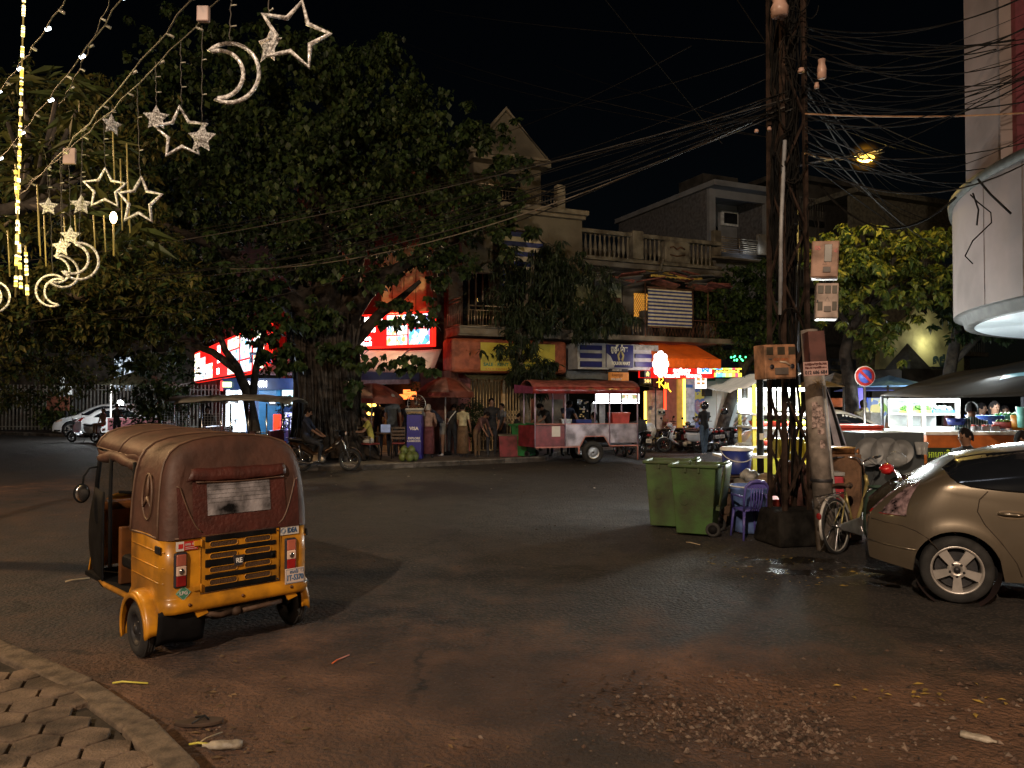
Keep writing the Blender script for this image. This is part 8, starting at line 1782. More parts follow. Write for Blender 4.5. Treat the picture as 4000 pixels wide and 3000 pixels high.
# metal wash cart with plates, red cool box, copper box, gas bottle
gm2 = mk('grey sheet metal', (.11,.125,.135), .45, .5, var=.2, scale=2); cm_ = mk('stained cardboard', (.16,.085,.045), .7, var=.4, scale=3, bump=.3)
t, w_, h = stall_box('metal_cart', 'grey sheet metal cart with three round plates leaning on its side', 'cart', 3370,1690,3620,1900,10.2,.7,gm2,base=.35,rz=6)
for k, (x, r_) in enumerate(((-.62,.2),(-.08,.2),(.45,.16))): pass
for px_, r_, lb in ((3395,.19,'left of the three steel plates on the metal cart'),(3460,.19,'middle of the three steel plates on the metal cart'),(3520,.16,'right and smallest of the three steel plates on the metal cart')):
    c = at(px_,1765,10.0); o = MB().lathe([(0,.012),(r_*.45,.01),(r_*.5,.018),(r_*.72,.016),(r_*.78,.004),(r_*.95,.0),(r_,-.01)], 30, (0,0,0), 'y').build('steel_plate', mk('dull steel plate', (.24,.25,.26), .6, .3, var=.1)); tag(put(o, c), lb, 'plate')
stall_box('cardboard_box', 'stained brown box beside the leaning pole under the red cool box', 'box', 3245,1775,3368,2010,10.0,.6,cm_,base=.02); stall_box('copper_tray', 'crumpled copper foil tray on the brown box', 'tray', 3250,1748,3362,1778,10.0,.5,mk('crumpled copper foil', (.35,.17,.08), .3, .8, var=.4, bump=1., bscale=10),.03)
stall_box('cool_box', 'long red cool box behind the leaning pole', 'cool box', 3268,1674,3450,1700,11.6,.6,redt,.02,base=.9,lid=redt); stall_box('red_tub', 'pinkish red tub beside the leaning pole', 'tub', 3240,1860,3300,2000,9.8,.4,mk('pinkish red plastic', (.45,.04,.06), .5),.03,lid=mk('grey lid', (.3,.3,.3), .5),base=.15)
c = at(3425,1900,9.4); gb = thing('gas_bottle', 'green gas bottle standing behind the bicycle handlebar', 'gas bottle', (c.x,c.y,.2)); MB().lathe([(0,0),(.14,0),(.155,.05),(.155,.42),(.12,.50),(.05,.54),(.05,.60),(0,.6)], 20).build('cylinder', mk('faded green steel', (.05,.09,.07), .6, .3, var=.4), gb); MB().torus((0,0,.58),.09,.012,'z',16,5).build('collar', MATS['faded green steel'], gb)
blob('red_helmet', 3463,1832,8.6,.075,mk('glossy red shell', (.5,.02,.02), .15, coat=1.),'glossy red helmet hanging between the bicycle and the car','helmet',seed=0)
for k, px_ in enumerate((3590,3610)): c = at(px_,1775,10.1); tag(put(MB().lathe([(.03,0),(.055,.16),(.05,.16),(.027,.01)], 14).build('glass_tumbler', mk('clear glass', (.6,.62,.62), .1, trans=.5)), c), 'drinking glass standing on the end of the metal cart', 'glass', 'drinking glasses on the cart')
# the big dark tarp
tp = thing('market_tarp', 'large dark brown market tarp with a turquoise glow stretched over the stalls', 'tarp')
TP = [((3440,1545,14.5),(3700,1562,10.5),(4150,1540,9.0)),((3560,1500,15.5),(3800,1480,12.5),(4150,1440,11)),((3640,1478,17),(3860,1425,16),(4150,1392,15))]
def tarpf(u, v):
    def q2(P, t): return [Vector(at(*p)) for p in P]
    def bz(a, b, c, t): return a*(1-t)**2+b*2*t*(1-t)+c*t*t
    r3 = [bz(*q2(P,0), u) for P in TP]; p = bz(*r3, v); return (p.x, p.y, p.z+.03*sin(u*9)*sin(v*7))
MB().sheet(tarpf, 30, 16).build('cloth', mk('dark brown tarp', (.014,.010,.007), .9, spec=.05, var=.25, scale=1.), tp, solid=.01)
c = at(3925,1468,12.4); m = MB(); m.sheet(lambda u, v: (lambda p: (p[0],p[1]-.03,p[2]+.012))(tarpf(.68+.22*u, .36+.13*v+.05*sin(pi*u))), 14, 6); m.build('painted_glow_patch', mk('painted turquoise glow', (.01,.12,.16), .6, emit=.07, ec=(.02,.7,1)), tp)  # turquoise light on the tarp, painted as a weakly glowing patch
for px_, Y in ((3445,14.5),(3995,13.5)): q = at(px_,1550,Y); MB().cyl((q.x,Y,0),(q.x,Y,q.z),.03,6).build('tarp_pole', dark_metal, tp)
# lit glass food display
D0 = at(3560,1680,13.4); dp = thing('food_display', 'lit glass food display with green and blue trays under the dark tarp', 'food display', (D0.x,13.4,0)); dx = lambda p_: at(p_,1600,13.4).x-D0.x; dz = lambda p_: at(3600,p_,13.4).z
for x in (3552,3606,3740): MB().box(dx(x)-.03,dx(x)+.03,-.03,.03,dz(1680),dz(1558)).build('display_post', alu, dp)
for z in (1560,1618,1672): MB().box(dx(3550),dx(3745),-.02,.7,dz(z)-.015,dz(z)+.015).build('shelf', wst, dp)
MB().box(dx(3550),dx(3745),.72,.74,dz(1672),dz(1560)).build('back_glass', mk('bright display back', (.5,.55,.55), .4, emit=.22, ec=(.9,1,1)), dp); MB().cyl((dx(3555),.1,dz(1566)),(dx(3740),.1,dz(1566)),.025,8).build('tube_lamp', white_glow, dp); MB().box(dx(3545),dx(3760),-.05,.8,0,dz(1680)).build('display_base', steel, dp)
for a, b_, m_, lb in ((3556,3600,mk('lime tray', (.25,.5,.05), .4),'lime green tray of greens'),(3612,3640,mk('lime tray', (.25,.5,.05), .4),'small lime tray'),(3645,3738,mk('sky blue tray', (.06,.25,.6), .4),'sky blue tray of produce')):
    t, w_, h = stall_box('tray', lb + ' on the upper shelf of the glass food display', 'tray', a,1602,b_,1617,13.45,.4,m_); bits(t,0,.2,h,w_*.8,.15,26,.05,herb if 'lime' in lb else mk('pale produce', (.4,.5,.45), .6))
light('POINT', tuple(at(3650,1575,12.9)), 110, (.92,1,1), .2, 'display_light'); light('POINT', tuple(at(3900,1500,12.6)), 290, (.92,1,1), .3, 'market_light')
# second far stall, blue umbrellas, banners
stall_box('far_food_stall', 'distant lit stall with small trays behind the no parking sign', 'food stall', 3405,1555,3520,1672,20,.6,ramp_emit('busy lit stall', [(.6,.7,.7),(.9,1,.9),(.3,.6,.1),(.8,.85,.9),(.2,.3,.6),(.9,.8,.3)], 7, .9),base=0); light('POINT', tuple(at(3380,1540,14.6)), 110, (.92,1,1), .2, 'far_stall_and_fill_light'); light('POINT', tuple(at(3460,1580,19)), 90, (.9,1,1), .2, 'far_stall_and_fill_light')  # the nearer point light is added to brighten the white sedan
def canopy(name, label, px0, px1, pyt, pyb, Y, mat, dep=2.): 
    a, b = at(px0,pyb,Y), at(px1,pyb,Y); top = at(px0,pyt,Y).z; t = thing(name, label, 'canopy', ((a.x+b.x)/2,Y,0)); w_ = (b.x-a.x)/2
    MB().add([(-w_,0,a.z),(w_,0,a.z),(w_,dep,a.z),(-w_,dep,a.z),(0,dep/2,top)], [(0,1,4),(1,2,4),(2,3,4),(3,0,4)]).build('cloth', mat, t, solid=.01)
    for s in (-1,1): MB().cyl((s*w_*.97,.05,0),(s*w_*.97,.05,a.z),.025,6).build('post', dark_metal, t)
canopy('tan_canopy', 'tan pointed canopy behind the no parking sign', 3240,3400,1450,1500,22,mk('tan canopy cloth', (.32,.24,.15), .7)); canopy('blue_canopy', 'blue canopy over the distant stalls', 3380,3500,1495,1525,20.5,mk('blue canopy cloth', (.10,.12,.42), .6, emit=.05, ec=(.3,.4,1))); canopy('shiny_blue_canopy', 'shiny light blue canopy edge beyond the dark tarp', 3470,3640,1462,1505,18,mk('light blue canopy cloth', (.12,.25,.45), .4)); canopy('brown_canopy', 'low brown canopy behind the leaning pole', 3200,3300,1470,1510,18,mk('brown canopy cloth', (.12,.08,.04), .7))
stall_box('purple_flag', 'purple blue closed umbrella by the thin sign post', 'umbrella', 3335,1515,3372,1595,19.5,.06,mk('purple cloth', (.06,.04,.30), .7)); stall_box('orange_board', 'orange board standing left of the thin sign post', 'board', 3235,1555,3292,1590,20,.05,mk('plain orange board', (.5,.12,.03), .6)); stall_box('blue_board', 'blue board with white print behind the no parking post', 'board', 3385,1553,3440,1592,20.2,.05,mk('blue print board', (.02,.05,.30), .5, emit=.08)); stall_box('grey_cabinet', 'plain grey cabinet between the sedan and the parked scooter', 'cabinet', 3402,1612,3448,1665,17,.5,mk('plain grey panel', (.25,.26,.26), .6),base=.4)
# orange counter, jars, baskets
t, w_, h = stall_box('market_counter', 'orange fronted market counter with white top carrying jars and baskets', 'counter', 3620,1700,4060,1900,11.2,1.2,mk('orange counter front', (.42,.11,.02), .5, var=.15),lid=wst,base=0)
MB().box(-w_,-w_+.55,-.03,-.001,h-.62,h-.18).build('green_menu_board', mk('black green board', (.01,.03,.015), .6), t); txt('អាហារពិសេស', .13, mk('lime letters', (.45,.6,.05), .5, emit=.25), t, Matrix.Translation((-w_+.27,-.035,h-.28)) @ FACE, sx=.8); txt('គុយទាវ', .13, MATS['lime letters'], t, Matrix.Translation((-w_+.25,-.035,h-.47)) @ FACE)
for k, px_ in enumerate((3810,3850,3888)):
    c = at(px_,1695,11.5); t = thing('plastic_jar', 'clear jar with red lid on the orange counter', 'jar', c, 0, 'row of red lidded jars'); MB().lathe([(.055,0),(.06,.02),(.06,.10),(.045,.115)], 14).build('jar_wall', mk('milky jar', (.55,.52,.55), .2, alpha=.8), t); MB().cyl((0,0,.115),(0,0,.135),.05,14).build('lid', redt, t)
for nm, lb, px_, py_, Y, r_, c, hh in (('blue_basket','blue basket left of the striped shirt man',3735,1660,11.9,.14,navy,.10),('blue_basket','large blue basket right of the striped shirt man',3855,1655,12.2,.30,mk('mid blue plastic', (.05,.12,.5), .5),.13),('teal_basket','teal basket filled with greens on the counter',3935,1655,12.1,.22,mk('teal plastic', (.10,.42,.36), .5),.13),('pink_bowl','pink bowl of vegetables on the counter',3925,1672,11.6,.16,mk('pink plastic', (.5,.13,.15), .5),.09),('orange_bucket','orange bucket at the right end of the counter',3978,1680,11.4,.10,mk('orange plastic', (.5,.2,.02), .5),.22),('cyan_bucket','pale turquoise bucket at the right edge',4000,1670,11.3,.10,mk('cyan plastic', (.2,.55,.5), .5),.3)):
    c_ = at(px_,py_,Y); t = thing(nm, lb, nm.split('_')[1], c_); MB().lathe([(0,0),(r_*.8,0),(r_,hh),(r_*.95,hh),(r_*.76,.02)], 20).build('wall', c, t)
    if 'greens' in lb or 'vegetables' in lb: bits(t,0,0,hh,r_*.6,r_*.6,30,.03,herb)
strp = cl('teal striped', (.07,.13,.14)); 
nt2 = strp.node_tree; wv = nt2.nodes.new('ShaderNodeTexWave'); wv.inputs['Scale'].default_value = 9; tc2 = nt2.nodes.new('ShaderNodeTexCoord'); nt2.links.new(tc2.outputs['Object'], wv.inputs['Vector']); wv.bands_direction = 'X'; mx2 = nt2.nodes.new('ShaderNodeMix'); mx2.data_type = 'RGBA'; mx2.inputs[6].default_value = (.03,.07,.08,1); mx2.inputs[7].default_value = (.35,.4,.4,1); cr2 = nt2.nodes.new('ShaderNodeMath'); cr2.operation = 'GREATER_THAN'; cr2.inputs[1].default_value = .75; nt2.links.new(wv.outputs['Fac'], cr2.inputs[0]); nt2.links.new(cr2.outputs[0], mx2.inputs[0]); nt2.links.new(mx2.outputs[2], nt2.nodes['Principled BSDF'].inputs['Base Color'])
person(hat(3795,1560,11.75,1.72), 150, 'man in teal striped shirt leaning over the orange counter', 1.70, top='teal striped', bottom='dark jeans', lean=12, arms=((15,15),(15,30)), nod=10)
person(hat(3885,1568,13.6,1.62), 0, 'woman in black shirt with folded arms behind the blue basket', 1.62, top='black', arms=((10,85),(10,85)), long_hair=True); person(hat(3835,1575,14.6,1.6), 30, 'dark dressed seller behind the woman in the black shirt on her left', 1.6, top='black'); person(hat(3925,1585,14.8,1.55), -20, 'dark dressed seller behind the woman in the black shirt on her right', 1.55, top='grey')
person(hat(3775,1672,10.0,1.62), -70, 'man with swept black hair whose head shows above the gold car roof', 1.62, top='black', nod=10); person(hat(3372,1562,19.2,1.72), 180, 'person in camouflage shirt with dark strap behind the white sedan', 1.72, top='camo', bag=blk); person(hat(3995,1683,10.1,1.5), 40, 'person whose dark hair barely shows above the gold car at the right edge', 1.5, top='black')
# ================================================================ trees
def leafmesh(name, C, Nn, size, mats, droop=.7, seed=1, asp=.55, parent=None, clump=1):
    """many small folded leaves; C = centres (n,3)"""
    r = np.random.default_rng(seed); n = len(C)
    az = r.uniform(0, 2*pi, n); pit = -np.abs(r.normal(droop, .45, n))
    d = np.stack([np.cos(az)*np.cos(pit), np.sin(az)*np.cos(pit), np.sin(pit)], 1)
    s = np.stack([-np.sin(az), np.cos(az), np.zeros(n)], 1); roll = r.uniform(-.9,.9,n)[:,None]
    up = np.cross(d, s); s2 = s*np.cos(roll)+up*np.sin(roll); up2 = np.cross(d, s2)
    L = (size*r.uniform(.4,1.5,n))[:,None]; W_ = L*asp*.5
    v0 = C; v1 = C+d*L*.42+s2*W_+up2*L*.06; v2 = C+d*L; v3 = C+d*L*.42-s2*W_+up2*L*.06
    V = np.stack([v0,v1,v2,v3], 1).reshape(-1,3); I = np.arange(n)*4
    T1 = np.stack([I,I+1,I+2],1); T2 = np.stack([I,I+2,I+3],1); Q = np.concatenate([T1,T2])
    mi = r.integers(0, len(mats), n); me = fast_mesh(name, V, Q, mats, False, np.concatenate([mi,mi]))
    o = bpy.data.objects.new(name, me); col.objects.link(o); o.parent = parent; return o
def blobs(bl, n, seed, shell=.55, sub=26, subr=.22):
    """leaf centres: blobs (x,y,z,rx,ry,rz,weight) broken up in small clumps so that gaps show"""
    r = np.random.default_rng(seed); w_ = np.array([b[6] if len(b) > 6 else b[3]*b[4]*b[5] for b in bl]); w_ = w_/w_.sum(); out = []
    for b, k in zip(bl, (w_*n).astype(int)):
        if k < 4: continue
        nc = max(4, int(k/sub)); u = r.normal(size=(nc,3)); u /= np.linalg.norm(u,axis=1)[:,None]; rad_ = r.uniform(shell,1.0,nc)**.6
        cc = np.array(b[:3])+u*rad_[:,None]*np.array(b[3:6]); cr = r.uniform(.5,1.3,nc)*subr*min(b[3:6])*1.6
        idx = r.integers(0,nc,k); p = r.normal(size=(k,3)); p /= np.maximum(1e-6,np.linalg.norm(p,axis=1)[:,None]); p *= r.uniform(0,1,k)[:,None]**.5
        out.append(cc[idx]+p*cr[idx][:,None]*np.array([1,1,.7]))
    return np.concatenate(out)
def lm(name, c, v=.3, tr=.25):
    m = mk(name, [x*.75 for x in c], .55, var=v, scale=3, spec=.25); return m
lf1, lf2, lf3 = lm('dark banyan leaf', (.02,.036,.012)), lm('green banyan leaf', (.032,.058,.016)), lm('light banyan leaf', (.055,.08,.02))
bark = mk('grey brown bark', (.028,.022,.018), .9, spec=.2, var=.45, scale=5, bump=.9, bscale=14); barkd = mk('dark bark', (.04,.032,.025), .9, var=.4, scale=6, bump=.8, bscale=16)
def limb(m, pts, r0, r1, n=9):
    k = len(pts); m.tube([Vector(p) for p in pts], [r0+(r1-r0)*i/(k-1) for i in range(k)], n)
def local(T, px_, py_, Y): return tuple(at(px_,py_,Y)-T.location)
# big banyan
b0 = G(1290, 1790, .14); BY = b0.y
BT = thing('banyan_tree', 'huge dark banyan tree with a thick trunk of matted roots filling the upper left', 'tree', b0)
l = lambda a, b_, Y=BY: local(BT, a, b_, Y)
tk = MB()
prof = [(1780,1.25),(1700,.98),(1600,.88),(1500,.86),(1400,.90),(1300,.98),(1230,1.02)]
def trunkf(u, v):
    q = 2*pi*u; k = v*(len(prof)-1); i = min(len(prof)-2, int(k)); f = k-i
    py_ = prof[i][0]*(1-f)+prof[i+1][0]*f; R = prof[i][1]*(1-f)+prof[i+1][1]*f
    cx = 1290-14*sin(v*2.2)+(v-.5)*-10; c = l(cx, py_); rr = R*(1+.07*sin(9*q+v*4)+.05*sin(17*q-v*6)+.04*sin(5*q))
    return (c[0]+rr*cos(q), c[1]+rr*.8*sin(q), c[2])
tk.sheet(trunkf, 96, 26)
limb(tk, [l(1230,1260),l(1150,1190,BY-.3),l(1040,1120,BY-.8),l(900,1000,BY-1.5)], .42, .14); limb(tk, [l(1280,1260),l(1270,1080),l(1240,800),l(1250,560)], .55, .16)
limb(tk, [l(1340,1260),l(1420,1150),l(1500,1080,BY-.3),l(1620,1010,BY-.6)], .38, .12); limb(tk, [l(1330,1250),l(1400,1000,BY+.8),l(1480,760,BY+1.2)], .34, .1); limb(tk, [l(1250,1250),l(1100,1000,BY+1),l(950,700,BY+1.6)], .36, .1)
limb(tk, [l(1390,1330),l(1480,1230),l(1560,1170),l(1640,1100,BY-.5)], .2, .06); limb(tk, [l(900,1000,BY-1.5),l(700,900,BY-2),l(450,800,BY-3)], .14, .05)
tk.build('trunk', bark, BT)
rr = random.Random(5); nr = 0
for i in range(90):   # aerial roots over the trunk
    q = rr.uniform(pi+.1, 2*pi-.1); m = MB(); pts = []; tw_ = rr.uniform(-.35,.35); v0 = rr.uniform(0,.3); v1 = rr.uniform(.7,1.)
    for k in range(9):
        v = v1+(v0-v1)*k/8; x, y, z = trunkf((q+tw_*k/8)/(2*pi), max(0,min(1,v))); f = 1.03+rr.uniform(0,.03); pts.append((x*1.0+.05*cos(q), y-.04, z))
    m.tube(pts, rr.uniform(.015,.05), 6); m.build('aerial_root', rr.choice([bark,barkd]), BT)
for i in range(8): # buttress roots
    q = pi+.2+i*.36; R = 1.15; MB().tube([(R*.8*cos(q),R*.7*sin(q),.6),(R*1.1*cos(q),R*.95*sin(q),.2),(R*1.5*cos(q),R*1.3*sin(q),.02)], [.16,.12,.05], 8).build('buttress_root', bark, BT)
def B_(px_, py_, dY, rx, ry, rz, w_=None):
    p = l(px_, py_, BY+dY); b = (p[0],p[1],p[2],rx,ry,rz); return b+(w_,) if w_ else b
bl = [B_(1150,420,0,2.6,2.4,1.9),B_(850,300,0,2.0,2.0,1.5),B_(1400,350,.5,2.0,2.0,1.6),B_(640,520,0,1.8,2,1.7),B_(1500,600,0,2.4,2.4,1.8),B_(1100,750,-.5,3.0,2.6,1.9),B_(750,800,-.5,2.4,2.2,1.7),B_(1720,520,0,1.5,1.6,1.2),B_(1850,650,0,1.4,1.5,1.2),B_(1700,830,0,2.0,1.8,1.5),B_(1950,720,.2,1.1,1.2,.9),B_(1400,950,-1,2.6,2.0,1.3),B_(1000,1030,-1.2,2.3,1.8,1.0),B_(700,1060,-1.2,2.0,1.7,.95),B_(1850,930,0,1.4,1.3,1.0),B_(1650,1050,-.5,1.4,1.2,.7),B_(1180,1130,-1.4,1.7,1.2,.55),B_(900,1190,-1.3,1.3,1.1,.5),B_(560,760,-.5,1.4,1.6,1.3),B_(1050,170,0,1.7,1.7,.7),B_(1480,180,.3,.9,1.0,.7),B_(1330,230,0,1.4,1.4,.8),B_(700,150,0,1.0,1.2,.8),B_(540,150,0,.6,.8,.6),B_(1500,1150,-.8,1.3,1.0,.35),B_(1300,700,1.5,2.6,1.5,2.6),B_(1990,600,.2,.9,.9,.8),B_(2010,850,.2,.8,.9,.9),B_(1960,480,.2,.7,.8,.6)]
cen = blobs(bl, 50000, 2, .5, 50, .17)
leafmesh('crown', cen, None, .17, [lf1,lf1,lf2,lf2,lf3], .9, 3, .75, BT)
bl2 = [B_(1480,1405,-1.6,1.6,.5,.22,1),B_(1620,1440,-1.6,.9,.4,.14,.45),B_(1330,1370,-1.2,.9,.5,.35,.6),B_(1080,1340,-1.2,.8,.6,.4,.7),B_(1120,1430,-1.2,.5,.4,.3,.5),B_(1400,1520,-1.1,.4,.3,.45,.3),B_(1640,1200,-.8,.8,.5,.5,.5),B_(1180,1240,-1.3,1.4,.8,.4,1.1),B_(1560,1250,-1.2,.9,.5,.25,.4)]
leafmesh('hanging_leaves', blobs(bl2, 1700, 4, .2, 14, .3), None, .20, [lf2,lf3,lf2], 1.1, 5, .8, BT)
# second slender tree in front of the side signs
p = G(1010, 1800, .14); S1 = thing('street_tree', 'slender forked tree leaning in front of the cash machine kiosk', 'tree', p); l2 = lambda a, b_, Y=p.y: local(S1, a, b_, Y)
m = MB(); limb(m, [l2(1010,1790),l2(985,1640),l2(965,1530),l2(930,1450),l2(830,1375),l2(720,1335),l2(600,1310)], .20, .05); limb(m, [l2(960,1520),l2(925,1430),l2(880,1370),l2(830,1230),l2(790,1130)], .13, .05); limb(m, [l2(985,1560),l2(1000,1440),l2(1030,1300),l2(1060,1160)], .12, .05); limb(m, [l2(800,1370),l2(700,1240),l2(640,1150)], .07, .03)
m.build('trunk', barkd, S1); tw2 = MB()
for i in range(60):
    a, b_ = rr.uniform(620,1040), rr.uniform(1080,1370); tw2.tube([l2(a,b_),l2(a+rr.uniform(-70,70),b_-rr.uniform(10,60)),l2(a+rr.uniform(-130,130),b_-rr.uniform(-20,90))], .012, 4)
tw2.build('twigs', barkd, S1); b2 = [(*l2(a,c,p.y+d),rx,.9,rz,w_) for a,c,d,rx,rz,w_ in ((840,1130,-.5,1.8,.8,2),(640,1120,-.5,1.6,.9,2),(680,1380,-.6,.4,.15,.12),(980,1240,-.4,.9,.5,.9),(740,1240,-.4,1.1,.4,.6),(860,1260,0,1.2,.5,.5),(450,1230,0,1.6,.7,1.2),(560,1400,.5,1.2,.5,.7),(620,1560,1.0,.8,.6,.6),(1060,1400,-.6,.45,.35,.3))]
leafmesh('crown', blobs(b2, 9000, 8, .2, 24, .3), None, .15, [lf2,lf3,lf1], .8, 6, .75, S1)
# mango tree before the cream shophouse
p = G(2068, 1768, .14); MT = thing('mango_tree', 'dark mango tree with long drooping leaves before the cream shophouse', 'tree', p); l3 = lambda a, b_, Y=p.y: local(MT, a, b_, Y)
m = MB(); limb(m, [l3(2072,1770),l3(2055,1650),l3(2045,1560),l3(2030,1440),l3(2025,1300),l3(2060,1150),l3(2090,1000)], .19, .06); limb(m, [l3(2030,1420),l3(2120,1310),l3(2200,1250),l3(2280,1180)], .09, .04); limb(m, [l3(2115,1760),l3(2085,1640),l3(2100,1560),l3(2050,1540)], .07, .04, 7); limb(m, [l3(2028,1440),l3(1960,1390),l3(1880,1370)], .05, .02)
m.build('trunk', mk('pale patched bark', (.16,.13,.10), .85, var=.5, scale=4, bump=.6), MT)
mg = [lm('mango leaf', (.014,.026,.010)), lm('mango leaf pale', (.03,.045,.02))]
b3 = [(*l3(a,c,p.y+d),rx,.9,rz,w_) for a,c,d,rx,rz,w_ in ((2100,1060,0,1.5,.9,2),(2000,1180,-.3,1.0,.8,1.4),(2280,1120,0,1.3,.9,1.8),(2200,1230,-.3,1.3,.5,1.3),(2350,1230,0,.9,.6,1),(2050,1270,-.4,.9,.5,1),(2180,1000,0,.9,.5,.7),(2040,1350,-.6,.6,.5,.6),(1920,1365,-.6,.9,.22,.4),(2060,1450,-.7,.8,.45,1.1),(2140,1420,-.7,.4,.3,.35),(2300,1290,-.4,.8,.3,.5),(2420,1250,0,.6,.4,.4),(2080,1520,-.7,.6,.25,.35),(1970,1010,0,.7,.5,.4))]
leafmesh('crown', blobs(b3, 9000, 12, .3, 22, .22), None, .26, mg, 1.0, 9, .22, MT)
# tree by the orange shop (left of tower) and leaning trunk
p = G(2800, 1752); RT = thing('leaning_tree', 'leaning street tree whose dark crown hides part of the orange awning', 'tree', p); l4 = lambda a, b_, Y=p.y: local(RT, a, b_, Y)
m = MB(); limb(m, [l4(2800,1760),l4(2830,1640),l4(2870,1520),l4(2905,1440),l4(2960,1350),l4(2990,1200),l4(2980,1080)], .26, .08); limb(m, [l4(2905,1440),l4(2860,1330),l4(2830,1180)], .12, .05); m.build('trunk', barkd, RT)
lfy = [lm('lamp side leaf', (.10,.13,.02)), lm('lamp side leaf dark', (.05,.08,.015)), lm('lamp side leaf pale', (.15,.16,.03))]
b4 = [(*l4(a,c,p.y+d),rx,1.3,rz,w_) for a,c,d,rx,rz,w_ in ((2880,1130,0,1.6,1.0,2),(2980,1060,-.3,.9,.6,1),(2850,1230,0,1.4,1.0,2),(2950,1280,0,1.2,1.0,1.6),(2830,1340,0,1.0,.6,.9),(2790,1080,0,.7,.4,.5),(2930,1380,0,.8,.5,.6),(3060,1200,0,1.2,1.2,1.4))]
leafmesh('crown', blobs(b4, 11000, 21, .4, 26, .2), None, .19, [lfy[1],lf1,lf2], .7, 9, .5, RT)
# tree under the sodium lamp
p = at(3322, 1640, 19.5); p.z = 0; LT_ = thing('lamp_lit_tree', 'yellow lit tree with spreading crown right under the sodium lamp', 'tree', p); l5 = lambda a, b_, Y=p.y: local(LT_, a, b_, Y)
m = MB(); limb(m, [l5(3330,1800),l5(3325,1600),l5(3320,1500),l5(3300,1380),l5(3320,1290),l5(3380,1200),l5(3420,1120)], .22, .07); limb(m, [l5(3320,1290),l5(3270,1200),l5(3250,1080)], .1, .04); limb(m, [l5(3380,1200),l5(3500,1120),l5(3600,1060)], .09, .03); m.build('trunk', bark, LT_)
b5 = [(*l5(a,c,p.y+d),rx,1.3,rz,w_) for a,c,d,rx,rz,w_ in ((3400,990,0,1.2,.7,1.8),(3300,960,0,1.0,.5,1),(3520,1000,0,1.2,.7,1.8),(3640,1010,0,.8,.7,1.1),(3450,1110,-.3,1.3,.6,1.6),(3600,1120,-.2,.9,.6,1),(3330,1110,-.3,.9,.6,1),(3320,1240,-.4,.8,.4,.7),(3440,1280,-.4,.35,.55,.5),(3440,1370,-.4,.3,.5,.5),(3520,1230,-.2,.6,.5,.6),(3250,1020,0,.6,.5,.5),(3680,940,0,.5,.4,.4))]
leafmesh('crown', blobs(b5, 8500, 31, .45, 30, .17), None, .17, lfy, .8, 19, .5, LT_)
p = G(3560,1735); p.x += 3.5; q3 = at(3700,1350,21); BTK = thing('roadside_tree', 'dark tree trunk and limbs rising behind the market tarp under the soffit', 'tree', (q3.x,21,0)); m = MB()
limb(m, [(0,0,0),(.05,0,2.6),(.25,0,3.6),(.7,0,4.6)], .2, .1); limb(m, [(.1,0,2.8),(.8,0,3.5),(1.5,0,3.9)], .1, .05); m.build('trunk', barkd, BTK); leafmesh('crown', blobs([(1,0,3.9,1.4,1,.5,1),(.4,0,4.6,1,1,.5,1)], 1500, 41), None, .18, [lf1,lf2], .8, 19, .5, BTK)
# left side trees
p = Vector((-13.5, 17.5, 0)); LL = thing('rain_tree', 'broad feathery tree on the left with its lower branches lit yellow', 'tree', p); l6 = lambda a, b_, Y: local(LL, a, b_, Y)
m = MB(); limb(m, [(0,0,0),(-.2,0,2.5),(.2,-.3,4.5),(1.,-.5,6.5)], .35, .15); limb(m, [(-.1,0,3),(2,-.4,4.2),(4.4,-.6,4.7)], .2, .06); limb(m, [(.1,0,4),(-2,0,5.5),(-3,0,7)], .18, .06); limb(m, [l6(-300,1180,16),l6(0,1130,15.5),l6(300,1160,15.5),l6(560,1230,16)], .13, .03); m.build('trunk', barkd, LL)
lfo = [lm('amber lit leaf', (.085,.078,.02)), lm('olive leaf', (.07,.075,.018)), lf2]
b6 = [(*l6(a,c,Y),rx,1.3,rz,w_) for a,c,Y,rx,rz,w_ in ((60,1150,15.5,1.6,.6,2),(300,1130,15.5,1.5,.6,2),(500,1190,16,1.2,.5,1.4),(150,1260,16,1.8,.5,2),(400,1290,16.5,1.4,.4,1.2),(620,1150,16.5,1.3,.6,1.4),(120,1370,20,1.5,.7,1.6),(-100,1250,15,1.3,.8,1.2),(330,900,17,1.8,1.2,2),(520,950,17,1.6,1.2,2),(200,600,18,2.4,1.6,2.6),(450,500,18,1.8,1.2,2),(60,450,18,1.8,1.2,2),(650,1280,17,1.2,.4,.8),(100,1000,17,2,1,1.4),(180,1500,26,1.2,1.0,1.0),(60,1480,24,1.8,1.5,1.8),(350,1450,26,1.2,.8,.9))]
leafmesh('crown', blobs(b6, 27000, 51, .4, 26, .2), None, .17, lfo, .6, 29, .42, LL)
# long leaved tree close to the light tubes
p = Vector((-7.8, 8.9, 0)); FT = thing('frangipani_tree', 'tree with long pointed leaves lit by the tubes at the upper left', 'tree', p); l7 = lambda a, b_, Y=8.8: local(FT, a, b_, Y)
m = MB(); limb(m, [(0,0,0),(.1,0,2.2),(.5,-.1,3.6),l7(100,800)], .16, .07); ends = [(100,560),(220,480),(330,560),(180,680),(330,760),(60,700),(440,620),(260,850),(90,330),(230,330),(470,820),(20,880),(480,900),(160,600),(370,620),(520,880),(30,480),(300,430)]
for a, c in ends: limb(m, [l7(100,800),l7((100+a)/2+20,(800+c)/2,8.9),l7(a,c,8.8+rr.uniform(-.6,.6))], .05, .018, 6)
m.build('trunk', barkd, FT); cs = []
for a, c in ends:
    q = np.array(l7(a,c,8.8+rr.uniform(-.5,.5))); cs.append(np.repeat(q[None],26,0)+RNG.normal(0,.10,(26,3)))
